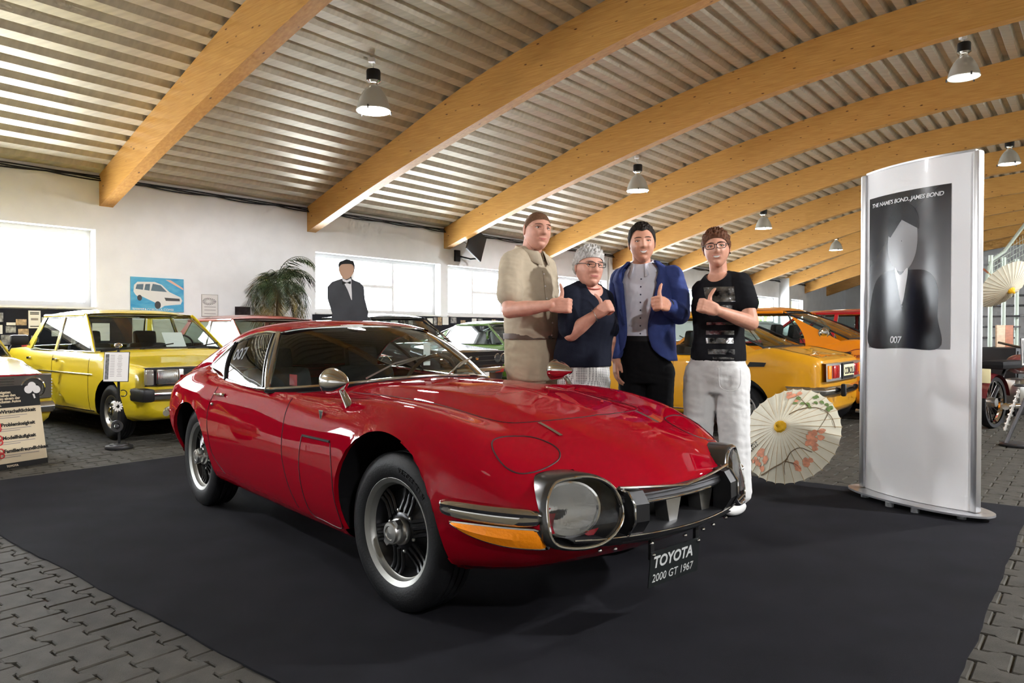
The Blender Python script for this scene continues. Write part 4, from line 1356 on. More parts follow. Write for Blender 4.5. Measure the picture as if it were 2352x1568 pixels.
# ------------------------------------------------------------------ black saloon and green coupe further along the wall
def black_sedan():
    ang = 51.5
    loc = Vector((-.565, 10.97, 0)) - dvec(ang) * 1.92
    P = dict(SEDAN, loc=loc, rz=heading(ang), paint=M_BLKP, vis=-1, rz_=1.39, zn=.82, strip=None, trimr=.007)
    root, sk = classic_car('saloon_car', 'black saloon with wide black grille and round lamp beside the green coupe', P)
    xf = P['xf']; fx = lambda y: xf + .02 - .06 * y * y
    ys = np.linspace(-.72, .72, 21)
    MB().grid([[Vector((fx(y) + dx, y, z)) for y in ys] for dx, z in ((-.03, .815), (.014, .805), (.014, .60), (-.03, .59))]).build('grille', M_BLACK, root)
    for z in (.60, .67, .74, .808): MB().tube([(fx(y) + .016, y, z) for y in ys], .006, 5).build('grille_slat', M_CHROME, root)
    MB().rbox((fx(0) + .02, 0, .70), (.015, .07, .05), .015).build('grille_emblem', M_CHROME, root)
    for sg in (-1, 1):
        for y in (.50, .66): round_lamp(root, (fx(y) + .018, sg * y, .70), .062)
        MB().rbox((fx(.5) + .05, sg * .52, .505), (.02, .2, .06), .01).build('indicator', mat('dark_red_lens', (.3, .03, .02), .2, coat=.6), root)
    bumper(root, sk, xf, .79, .52, M_CHROME, .085, .07)
    pl = MB(); pl.rbox((xf + .13, -.05, .44), (.012, .46, .115), .004); po = pl.build('number_plate', M_PAPER, root)
    T = frame((xf + .1375, -.26, .40), (0, 1, 0), (0, 0, 1))
    text('plate_lettering', 'la Lim. RE 30', .075, mat('blue_ink', (.03, .08, .3), .5), T, po, depth=.0006, bold=.001)
black_sedan()

COUPE = dict(wb=2.335, wr=.29, xf=1.88, xr=-2.00, hw=.755, zb=.87, zh=.90, zn=.78, zt=.86, zd=.95, ws0=.78, ws1=.22, rw0=-1.42, rw1=-.62, rz_=1.335, ry=.585,
             pillars=[], cp=(-.93, -.66), cpow=1.7, doors=[.72, -.42], handles=[], strip=None, fast=True, hip=.02, sealmat=M_BLACK, trimmat=M_BLACK, trimr=.007)
def green_coupe():
    ang = 50
    loc = RW(11.0, 9.35)
    P = dict(COUPE, loc=loc, rz=heading(ang), paint=M_GRN, vis=-1, rz_=1.295, trimmat=M_CHROME, sealmat=M_CHROME)
    root, sk = classic_car('coupe_car', 'leaf-green coupe parked by the windows behind the black saloon', P)
    fx = lambda y: P['xf'] + .02 - .06 * y * y
    MB().grid([[Vector((fx(y) + dx, y, z)) for y in np.linspace(-.68, .68, 21)] for dx, z in ((-.03, .765), (.014, .755), (.014, .60), (-.03, .59))]).build('grille', M_BLACK, root)
    for sg in (-1, 1): round_lamp(root, (fx(.54) + .018, sg * .54, .68), .08)
    bumper(root, sk, P['xf'], .745, .5, M_CHROME, .085, .07)
    for y in (-.32, .32): MB().rbox((-.3, y, .98), (.12, .42, .3), .06, Matrix.Rotation(-.2, 3, 'Y')).build('seat_cover', mat('grey_tweed', (.22, .21, .2), .9), root)
green_coupe()
def dark_hatch():
    ang = 50
    loc = RW(15.4, 9.3)
    P = dict(COUPE, loc=loc, rz=heading(ang), paint=M_RED2, vis=-1, rz_=1.36, trimmat=M_CHROME, sealmat=M_CHROME)
    root, sk = classic_car('coupe_car', 'dark red coupe by the windows seen between the two standing people', P)
    bumper(root, sk, P['xf'], .745, .5, M_CHROME, .085, .07)
    for sg in (-1, 1): round_lamp(root, (P['xf'] + .02, sg * .52, .68), .08)
dark_hatch()

# ------------------------------------------------------------------ yellow and orange fastbacks seen from behind
def fastback(label, loc, ang, paint, sc, yellow):
    P = dict(COUPE, loc=loc, rz=heading(ang), paint=paint, vis=1)
    root, sk = classic_car('coupe_car', label, P)
    root.scale = (sc, sc, sc)
    xf, xr, hw = P['xf'], P['xr'], P['hw']
    for sg in (-1, 1):
        # round pillar vent
        zz = 1.045; yy = .93 * hw + (P['ry'] - .93 * hw) * ((zz - .87) / (1.335 - .05 - .87))
        c = Vector((-1.13, sg * (yy + .004), zz - .02))
        T = lambda v, c=c, sg=sg: Vector((c.x + v.x, c.y + sg * v.z, c.z + v.y - .30 * v.z))
        vn = MB().lathe([(.062, -.02), (.062, .012), (.055, .016), (.046, .010), (.03, .014), (.001, .014)], 28, T, cap=False).build('pillar_vent', M_CHROME, root)
        MB().tube([T(Vector((x, 0, .018))) for x in (-.045, .045)], .005, 6).build('vent_bar', M_STEEL, vn)
        # quarter grille slot
        q, nn = sk.side(-1.36, .78, sg, .003)
        s_ = MB().prism([(-.08, -.02), (.10, -.025), (.07, .025), (-.10, .022)], 0, .006, lambda v, q=q, sg=sg: q + Vector((v.x, sg * v.z, v.y)))
        s_.build('side_slot', M_INK, root, smooth=False)
    bx = lambda y: xr - .03 + .055 * y * y
    ys = np.linspace(-.66, .66, 25)
    MB().grid([[Vector((bx(y) + dx, y, z)) for y in ys] for dx, z in ((.04, .805), (-.012, .80), (-.016, .625), (.04, .615))]).build('tail_panel', M_STEEL, root)
    for sg in (-1, 1):
        lo = MB().rbox((bx(.56) - .012, sg * .57, .715), (.03, .085, .135), .01).build('indicator', M_AMBER, root)
        MB().rbox((bx(.36) - .01, sg * .38, .715), (.03, .20, .13), .01).build('tail_lamp', M_REDLENS, root)
        MB().rbox((bx(.25) - .008, sg * .255, .715), (.02, .05, .13), .01).build('reverse_lamp', M_PAPER, root)
    if yellow:
        po = MB().rbox((bx(0) - .018, 0, .715), (.02, .42, .165), .01).build('number_plate', M_INK, root)
        MB().rbox((bx(0) - .03, 0, .722), (.006, .37, .115), .004).build('plate_face', mat('cream_plate', (.75, .68, .4), .5), po)
        T = frame((bx(0) - .0345, .17, .682), (0, -1, 0), (0, 0, 1))
        text('plate_lettering', 'COROLLA', .10, M_INK, T, po, depth=.0006, bold=.0025, space=.88)
        T = frame((bx(0) - .0295, .12, .643), (0, -1, 0), (0, 0, 1))
        text('plate_lettering', 'KE 25 COUPE', .03, mat('cream_plate'), T, po, depth=.0004) if False else None
    bumper(root, sk, -xr, hw - .01, .53, M_CHROME, .085, .06, sgx=-1, wrapx=.35, name='rear_bumper')
    for s_ in (-.34, .34):
        MB().rbox((xr - .10, s_, .53), (.05, .05, .13), .02).build('over_rider', M_BLACK, root)
    MB().tube([(xr - .02, -.45, .25), (xr - .14, -.45, .24)], .02, 10).build('exhaust', M_STEEL, root)
    # front end
    fx = lambda y: xf + .02 - .06 * y * y
    MB().grid([[Vector((fx(y) + dx, y, z)) for y in np.linspace(-.68, .68, 21)] for dx, z in ((-.03, .765), (.014, .755), (.014, .60), (-.03, .59))]).build('grille', M_BLACK, root)
    for sg in (-1, 1):
        round_lamp(root, (fx(.54) + .018, sg * .54, .68), .08)
        MB().rbox((xf - .05, sg * .725, .66), (.07, .04, .13), .012).build('corner_lamp', M_AMBER, root)
    bumper(root, sk, xf, hw - .01, .5, M_CHROME, .085, .07)
    # boot lid line
    for sg in (-1, 1):
        MB().tube([sk.down(x, sg * (.62 - .0 * x), .001)[0] for x in np.linspace(-1.46, xr + .06, 14)], .0025, 5).build('boot_gap', M_INK, root)
    return root, sk
AY = 180 - 0
def ang_from(f):       # nose direction vector -> degrees for heading()
    return math.degrees(math.atan2(f[0], -f[1]))
FN = (-.775, .632)
ay = ang_from(FN)
yl = lvec(ay)
yc = Vector((2.40, 7.60, 0)) - yl * .70 + dvec(ay) * 1.1675
fastback('amber-yellow fastback coupe with a cream number plate beside the paper parasol', yc, ay, M_AMB, 1.0, True)
oc = yc + RW(2.25, -.15)
orange, osk = fastback('orange fastback coupe with museum lettering beside the amber-yellow coupe', oc, ay, M_ORG, 1.075, False)
# museum lettering and outline on the orange wing
def wing(v):
    q, nn = osk.side(-1.02 - v.x, .60 + v.y, 1, .003)
    return q + nn * v.z
M_RLET = mat('maroon_lettering', (.16, .01, .01), .6)
text('wing_lettering', '1. DEUTSCHES', .045, M_RLET, lambda v: wing(Vector((v.x + .42, v.y + .14, v.z))), orange, depth=.0005, bold=.001)
text('wing_lettering', 'MUSEUM', .055, M_RLET, lambda v: wing(Vector((v.x + .55, v.y + .085, v.z))), orange, depth=.0005, bold=.0015)
text('wing_lettering', 'seit 1', .035, M_RLET, lambda v: wing(Vector((v.x + .70, v.y + .045, v.z))), orange, depth=.0005)
MB().tube([wing(Vector((x, y, .0))) for x, y in crom([(.30, .185), (.40, .205), (.48, .235), (.60, .235), (.68, .20), (.80, .195)], 30)], .004, 5).build('wing_outline', M_RLET, orange)

# ------------------------------------------------------------------ red car beyond
def red_hatch():
    loc = oc + RW(2.6, -.3)
    P = dict(SEDAN, loc=loc, rz=heading(ay), paint=M_RED2, vis=1, rz_=1.46, zb=1.0, zt=1.0, zd=1.05, rw0=-1.95, rw1=-1.75, cp=(-1.7, -1.6), strip=None, zh=.98, zn=.86, handles=[])
    root, sk = classic_car('hatchback_car', 'tall red hatchback beyond the orange coupe', P)
    bumper(root, sk, -P['xr'], .79, .5, M_BLACK, .12, .06, sgx=-1, name='rear_bumper')
    for sg in (-1, 1): MB().rbox((P['xr'] - .03, sg * .66, .8), (.05, .16, .22), .02).build('tail_lamp', M_REDLENS, root)
red_hatch()
# ================================================================== people
def remesh(mb, voxel, smooth=3, name='body'):
    me = bpy.data.meshes.new(name)
    me.from_pydata([tuple(v) for v in mb.v], [], mb.f)
    bm = bmesh.new(); bm.from_mesh(me)
    bmesh.ops.recalc_face_normals(bm, faces=bm.faces); bm.to_mesh(me); bm.free()
    o = bpy.data.objects.new(name + '_tmp', me); COL.objects.link(o)
    r = o.modifiers.new('r', 'REMESH'); r.mode = 'VOXEL'; r.voxel_size = voxel; r.use_smooth_shade = True
    if smooth:
        s = o.modifiers.new('s', 'SMOOTH'); s.factor = .5; s.iterations = smooth
    dg = bpy.context.evaluated_depsgraph_get()
    out = bpy.data.meshes.new_from_object(o.evaluated_get(dg))
    bpy.data.objects.remove(o); bpy.data.meshes.remove(me)
    V = [v.co.copy() for v in out.vertices]; F = [tuple(p.vertices) for p in out.polygons]
    bpy.data.meshes.remove(out)
    return V, F

def caps(mb, pts, rad, seg=14):
    """chain of rounded tapering limbs"""
    for i in range(len(pts) - 1):
        a, b = Vector(pts[i]), Vector(pts[i + 1]); ra, rb = rad[i], rad[i + 1]
        mb.sphere(a, ra, seg, 8)
        d = (b - a).normalized()
        mb.tube([a + (b - a) * t for t in np.linspace(0, 1, 5)], [ra + (rb - ra) * t for t in np.linspace(0, 1, 5)], seg)
    mb.sphere(pts[-1], rad[-1], seg, 8)

def ring_pts(z, c, rx, ry, psi, seg=32, ex=2.3, fwd=0.0):
    f = Vector((math.sin(psi), -math.cos(psi), 0)); l = Vector((math.cos(psi), math.sin(psi), 0))
    out = []
    for k in range(seg):
        a = 2 * PI * k / seg
        ca, sa = math.cos(a), math.sin(a)
        out.append(Vector((c[0], c[1], z)) + l * (rx * math.copysign(abs(sa) ** (2 / ex), sa)) + f * (ry * math.copysign(abs(ca) ** (2 / ex), ca) + fwd))
    return out
def ringloft(mb, rings, psi, n=None, **kw):
    """rings: (z, cx, cy, rx, ry[, fwd]) bottom to top, smoothed between"""
    R = np.array([list(r) + [0] * (6 - len(r)) for r in rings], float)
    zs = np.linspace(R[0, 0], R[-1, 0], n or len(rings) * 5)
    Q = pchip(R[:, 0], R[:, 1:], zs)
    rows = [ring_pts(z, q[:2], q[2], q[3], psi, fwd=q[4], **kw) for z, q in zip(zs, Q)]
    mb.grid(rows, closed_v=True)
    k = len(mb.v); m = len(rows[0])
    mb.add(rows[0], [tuple(range(m))[::-1]]); mb.add(rows[-1], [tuple(range(m))])

def hand_fist(mb, wrist, a, t, right, sc=1.0):
    """closed fist with the thumb standing up"""
    a = Vector(a).normalized(); t = Vector(t); t = (t - a * a.dot(t)).normalized()
    p = t.cross(a) if right else a.cross(t)
    W = Vector(wrist)
    L = lambda x, y, z: W + (a * x + t * y + p * z) * sc
    # palm: a few overlapping rounded slabs
    for y in (-.026, -.009, .009, .026):
        caps(mb, [L(.005, y * .75, 0), L(.045, y, .0), L(.088, y, -.002)], [.020 * sc, .0185 * sc, .0135 * sc], 10)
    lens = [.047, .050, .047, .039]
    for i, y in enumerate((.031, .0105, -.0105, -.0305)):
        k = lens[i] / .05
        K = L(.090, y, -.002)
        caps(mb, [K, L(.101 * (.96 + .04 * k), y, .022), L(.094 * (.95 + .05 * k), y, .043 * k + .004)], [.0125 * sc, .0112 * sc, .0108 * sc], 10)
        caps(mb, [L(.094 * (.95 + .05 * k), y, .043 * k + .004), L(.060, y, .046), L(.046, y * .97, .032)], [.0106 * sc, .010 * sc, .0085 * sc], 10)
    caps(mb, [L(.022, .018, .014), L(.045, .040, .022), L(.052, .072, .018), L(.046, .104, .010), L(.040, .118, .006)], [.019 * sc, .0155 * sc, .0118 * sc, .0108 * sc, .0085 * sc], 10)
def hand_open(mb, wrist, a, t, right, sc=1.0):
    """relaxed hanging hand, fingers slightly curled"""
    a = Vector(a).normalized(); t = Vector(t); t = (t - a * a.dot(t)).normalized()
    p = t.cross(a) if right else a.cross(t)
    W = Vector(wrist); L = lambda x, y, z: W + (a * x + t * y + p * z) * sc
    for y in (-.026, -.009, .009, .026):
        caps(mb, [L(.005, y * .75, 0), L(.085, y, .0)], [.018 * sc, .013 * sc], 10)
    for i, (y, ln) in enumerate(((.031, .07), (.0105, .08), (-.0105, .075), (-.0305, .058))):
        caps(mb, [L(.088, y, 0), L(.088 + ln * .5, y, .008), L(.088 + ln * .85, y, .028), L(.088 + ln, y, .045)], [.0105 * sc, .0095 * sc, .009 * sc, .0075 * sc], 10)
    caps(mb, [L(.02, .018, .008), L(.05, .045, .016), L(.085, .055, .022)], [.018 * sc, .013 * sc, .009 * sc], 10)

def gss(v, s): return math.exp(-(v / s) ** 2)
def head_pt(th, ph, sp):
    """surface of a head, face towards -y; th from the crown, ph from the front; sp: dict of face shape"""
    x, y, z = math.sin(th) * math.sin(ph), -math.sin(th) * math.cos(ph), math.cos(th)
    zz = max(0, -z)
    X = math.copysign(abs(x) ** .92, x) * .0765 * sp.get('wide', 1); Y = y * .096; Z = z * .114
    X *= 1 - sp.get('jaw', .26) * zz ** 1.7
    if y > 0: Y *= 1 - .30 * zz
    Y -= .030 * zz ** 2
    if y < .25:
        fm = min(1, max(0, (.25 - y) * 2.2)); u = x; w = z
        prof = 0
        if -.17 <= w <= .30: prof = .22 + .78 * (.30 - w) / .47
        elif -.29 < w < -.17: prof = (w + .29) / .12
        elif .30 < w < .42: prof = .22 * (.42 - w) / .12
        sg = .10 + .085 * max(0, min(1, (.30 - w) / .47))
        d = -.023 * sp.get('nose', 1) * prof * gss(u, sg)
        d += .0105 * gss(abs(u) - .40, .20) * gss(w - .13, .10)
        d -= .005 * gss(abs(u) - .36, .26) * gss(w - .28, .07)
        d -= .006 * sp.get('cheek', 1) * gss(abs(u) - .46, .20) * gss(w + .16, .15)
        d -= .0042 * gss(u, .30) * gss(w + .445, .085)
        d += .0035 * gss(u, .28) * gss(w + .44 - .25 * u * u, .02)
        d += .0030 * gss(abs(u) - .34 - .25 * max(0, -.2 - w), .035) * gss(w + .30, .17) * (1 if sp.get('smile', .3) > .4 else .5)
        d += .005 * gss(u, .3) * gss(w + .60, .06)
        d -= .011 * sp.get('chin', 1) * gss(u, .30) * gss(w + .80, .14)
        Y += d * fm
    return Vector((X, Y, Z))
def th_of(w): return math.acos(max(-1, min(1, w)))
def face_pt(u, w, off, sp):
    """point on the face at lateral u, height w, lifted by off"""
    th = th_of(w); s = math.sin(th); ph = math.asin(max(-1, min(1, u / max(s, .05))))
    p = head_pt(th, ph, sp); q = head_pt(th, ph + .02, sp); r = head_pt(th + .02, ph, sp)
    n = (q - p).cross(r - p).normalized()
    if n.y > 0: n = -n
    return p + n * off

M_EYE = mat('eye_white', (.75, .73, .70), .2)
M_IRIS = mat('eye_dark', (.03, .022, .018), .15)
M_TEETH = mat('teeth', (.78, .75, .70), .25)

def make_head(sp, M4, root, skin_v, skin_f, lipfaces):
    """adds the head skin to skin_v/skin_f; eyes, brows, hair, glasses become children of root"""
    NU, NV = 72, 60
    k0 = len(skin_v)
    for i in range(NV + 1):
        for j in range(NU):
            skin_v.append(M4 @ head_pt(PI * i / NV, 2 * PI * j / NU, sp))
    for i in range(NV):
        for j in range(NU):
            l = (j + 1) % NU
            skin_f.append((k0 + i * NU + j, k0 + (i + 1) * NU + j, k0 + (i + 1) * NU + l, k0 + i * NU + l))
            th, ph = PI * (i + .5) / NV, 2 * PI * (j + .5) / NU
            x, y, z = math.sin(th) * math.sin(ph), -math.sin(th) * math.cos(ph), math.cos(th)
            wc = z + .445 - sp.get('smile', .3) * x * x
            if y < 0 and abs(x) < .29 and abs(wc) < .060 * (1 - (x / .295) ** 2) ** .5: lipfaces.add(len(skin_f) - 1)
    # ears
    for sg in (-1, 1):
        mb = MB(); R_ = Matrix.Rotation(sg * .35, 3, 'Z')
        mb.sphere((0, 0, 0), (.008, .019, .031), 14, 10)
        c = Vector((sg * .0755 * sp.get('wide', 1), .012, .004))
        k = len(skin_v)
        for v in mb.v: skin_v.append(M4 @ (R_ @ Vector(v) + c))
        for f in mb.f: skin_f.append(tuple(i + k for i in f))
    for sg in (-1, 1):
        c = face_pt(sg * .40, .13, -.0075, sp)
        e = MB(); e.sphere(c, (.0155, .0105, .0085 * sp.get('eyeopen', 1)), 14, 10); e.v = [tuple(M4 @ Vector(v)) for v in e.v]
        eo = e.build('eye', M_EYE, root)
        e = MB(); e.sphere(c + Vector((0, -.0072, .0005)), (.0062, .0045, .0062 * min(1, sp.get('eyeopen', 1))), 12, 8); e.v = [tuple(M4 @ Vector(v)) for v in e.v]
        e.build('iris', M_IRIS, eo)
        lid = [face_pt(sg * (.40 + d * .20), .13 + (.078 * sp.get('eyeopen', 1)) * (1 - d * d) - .01, .0018, sp) for d in np.linspace(-1, 1, 9)]
        MB().tube([M4 @ p for p in lid], .0015, 5).build('eyelid', sp['lash'], eo)
        br = [face_pt(sg * (.36 + d * .26), .285 + .03 * (1 - d * d) * sp.get('browarch', 1), .003, sp) for d in np.linspace(-1, 1, 9)]
        MB().tube([M4 @ p for p in br], [.0015, .003, .0036, .004, .0042, .004, .0036, .003, .0015], 6, flat=.6).build('eyebrow', sp['brow'], root)
    if sp.get('teeth'):
        rows = []
        for w in np.linspace(-.048, .040, 5):
            rows.append([M4 @ face_pt(u, -.445 + sp.get('smile', .3) * u * u + w * (1 - (u / .265) ** 2) ** .5 + .005, .0022, sp) for u in np.linspace(-.255, .255, 17)])
        MB().grid(rows).build('teeth', M_TEETH, root)
    # hair
    def hl(ph):
        a = abs((ph + PI) % (2 * PI) - PI)
        return float(np.interp(a, sp['hx'], sp['hz']))
    rows = []; rnd = random.Random(sp.get('seed', 1)); NP, NT = 96, 26
    th_end = [th_of(hl(2 * PI * j / NP)) for j in range(NP)]
    ph_n = [(math.sin(j * 1.7) + math.sin(j * .63 + 1) + math.sin(j * 3.1)) / 3 for j in range(NP)]
    t0 = sp['hair_t']
    for i in range(NT + 1):
        f = i / NT; row = []
        for j in range(NP):
            ph = 2 * PI * j / NP; th = th_end[j] * f + 1e-3
            p = head_pt(th, ph, sp); nrm = Vector((p.x / .0765 ** 2, p.y / .096 ** 2, p.z / .114 ** 2)).normalized()
            a = abs((ph + PI) % (2 * PI) - PI)
            th_ = t0 * (1 - f ** 5 * .85) * (1 + sp.get('top', 0) * max(0, p.z / .114) * max(0.0, math.cos(a) * .5 + .5))
            jj = sp.get('mess', .3)
            wob = 1 + jj * .55 * math.sin(9 * ph + 5 * f * 6 + ph_n[j] * 2) * min(1, f * 3) + jj * .6 * ph_n[j] * min(1, f * 3) + jj * .5 * math.sin(23 * ph + 17 * f)
            row.append(M4 @ (p + nrm * (th_ * wob + .0006)))
        rows.append(row)
    MB().grid(rows, closed_v=True).build('hair', sp['hair'], root, angle=80)
    # glasses
    g = sp.get('glasses')
    if g:
        mb = MB(); gy = -.116
        for sg in (-1, 1):
            cx, cz = sg * .0335, .0125
            ring = [M4 @ Vector((cx + g['w'] * math.copysign(abs(math.cos(a)) ** g['ex'], math.cos(a)), gy + .10 * (abs(cx + g['w'] * math.cos(a))) ** 1.6 * 3.0, cz + g['h'] * math.copysign(abs(math.sin(a)) ** g['ex'], math.sin(a)))) for a in np.linspace(0, 2 * PI, 28, endpoint=False)]
            mb.tube(ring, g['r'], 6, True)
            hinge = Vector((sg * (.0335 + g['w']), gy + .022, cz + g['h'] * .5))
            mb.tube([M4 @ hinge, M4 @ Vector((sg * .079 * sp.get('wide', 1), -.06, cz + .010)), M4 @ Vector((sg * .081 * sp.get('wide', 1), .01, cz + .012))], g['r'] * 1.1, 6)
        mb.tube([M4 @ Vector((x, gy - .001, .0125 + g['h'] * .35 + .003)) for x in (-.0335 + g['w'], 0, .0335 - g['w'])], g['r'], 6)
        mb.build('glasses', g['mat'], root)

def skin_mats(name, col, lip):
    m = mat(name, col, .48, noise=.10, nscale=25, bump=.06, bscale=160)
    m.node_tree.nodes['Principled BSDF'].inputs['Subsurface Weight'].default_value = .08
    m.node_tree.nodes['Principled BSDF'].inputs['Subsurface Radius'].default_value = (.012, .005, .003)
    return m, mat(name + '_lip', lip, .35)

def finish_person(root, body_mb, voxel, sp, M4, skin, lip):
    V, F = remesh(body_mb, voxel, 2)
    lipf = set()
    make_head(sp, M4, root, V, F, lipf)
    me = bpy.data.meshes.new('body'); me.from_pydata([tuple(v) for v in V], [], F)
    bm = bmesh.new(); bm.from_mesh(me); bmesh.ops.recalc_face_normals(bm, faces=bm.faces); bm.to_mesh(me); bm.free()
    me.materials.append(skin); me.materials.append(lip)
    ids = np.zeros(len(me.polygons), dtype=np.int32)
    for i in lipf: ids[i] = 1
    me.polygons.foreach_set('material_index', ids)
    me.polygons.foreach_set('use_smooth', [True] * len(me.polygons))
    me.update()
    return link('body', me, root)

def wrinkle(V, F, amp):
    """soft folds pushed along the surface normal"""
    from mathutils import noise
    N = [Vector((0, 0, 0)) for _ in V]
    for f in F:
        n = (V[f[1]] - V[f[0]]).cross(V[f[2]] - V[f[0]])
        for i in f: N[i] += n
    out = []
    for v, n in zip(V, N):
        if n.length > 0: n.normalize()
        a = noise.noise(Vector((v.x * 17, v.y * 17, v.z * 6 + 3)))
        b = noise.noise(Vector((v.x * 9 + v.z * 14, v.y * 9, v.z * 22)))
        c = noise.noise(Vector((v.x * 40, v.y * 40, v.z * 30)))
        out.append(v + n * amp * (a + .8 * (1 - abs(b) * 2) * .6 + .3 * c))
    return out

def cloth(root, mb, voxel, name, m, smooth=4, amp=.005, cut=None):
    V, F = remesh(mb, voxel, smooth)
    V = wrinkle(V, F, amp)
    for v in V: v.z = max(v.z, .012)
    if cut:      # open neckline
        c_, r_ = Vector(cut[0]), cut[1]
        ins = [((v - c_) * Vector((1, 1, cut[2])) if False else Vector(((v.x - c_.x), (v.y - c_.y), (v.z - c_.z) * cut[2]))).length < r_ for v in V]
        F = [f for f in F if not all(ins[i] for i in f)]
        for f in F:
            for i in f:
                if ins[i]:
                    d = Vector((V[i].x - c_.x, V[i].y - c_.y, (V[i].z - c_.z) * cut[2])); d = d.normalized() * r_
                    V[i] = Vector((c_.x + d.x, c_.y + d.y, c_.z + d.z / cut[2])); ins[i] = False
    o = MB(); o.v = [tuple(v) for v in V]; o.f = F
    return o.build(name, m, root, angle=75), V, F

def head_matrix(c, yaw, pitch=0.0, roll=0.0, sc=1.0):
    return Matrix.Translation(c) @ Matrix.Rotation(yaw, 4, 'Z') @ Matrix.Rotation(roll, 4, 'Y') @ Matrix.Rotation(pitch, 4, 'X') @ Matrix.Scale(sc, 4)

def collar(root, c, psi, r, z, m, h=.045, gap=.35, tilt=.012, drop=.035):
    """shirt collar: a stand with two turned-down points, open at the throat"""
    rows = [[], [], [], []]
    for a in np.linspace(gap, 2 * PI - gap, 36):
        fr = .5 + .5 * math.cos(a)
        f = Vector((math.sin(psi), -math.cos(psi), 0)); l = Vector((math.cos(psi), math.sin(psi), 0))
        d = f * math.cos(a) + l * math.sin(a)
        b = Vector((c[0], c[1], z - drop * fr))
        tip = max(0, fr - .72) / .28
        rows[0].append(b + d * (r + .004) + Vector((0, 0, .0)))
        rows[1].append(b + d * (r - .002) + Vector((0, 0, h)))
        rows[2].append(b + d * (r + .008) + Vector((0, 0, h * .98)))
        rows[3].append(b + d * (r + .030 + .018 * tip) + Vector((0, 0, -.006 - .035 * tip)))
    mb = MB().grid(rows)
    o = mb.build('collar', m, root)
    s = o.modifiers.new('thick', 'SOLIDIFY'); s.thickness = .003
    return o

def fabric(name, col, rough=.85, noise=.08, nscale=12, bump=.25, bscale=14):
    return mat(name, col, rough, noise=noise, nscale=nscale, bump=bump, bscale=bscale, spec=.15)

HX = [0, .55, .95, 1.25, 1.5, 1.75, 2.1, PI]
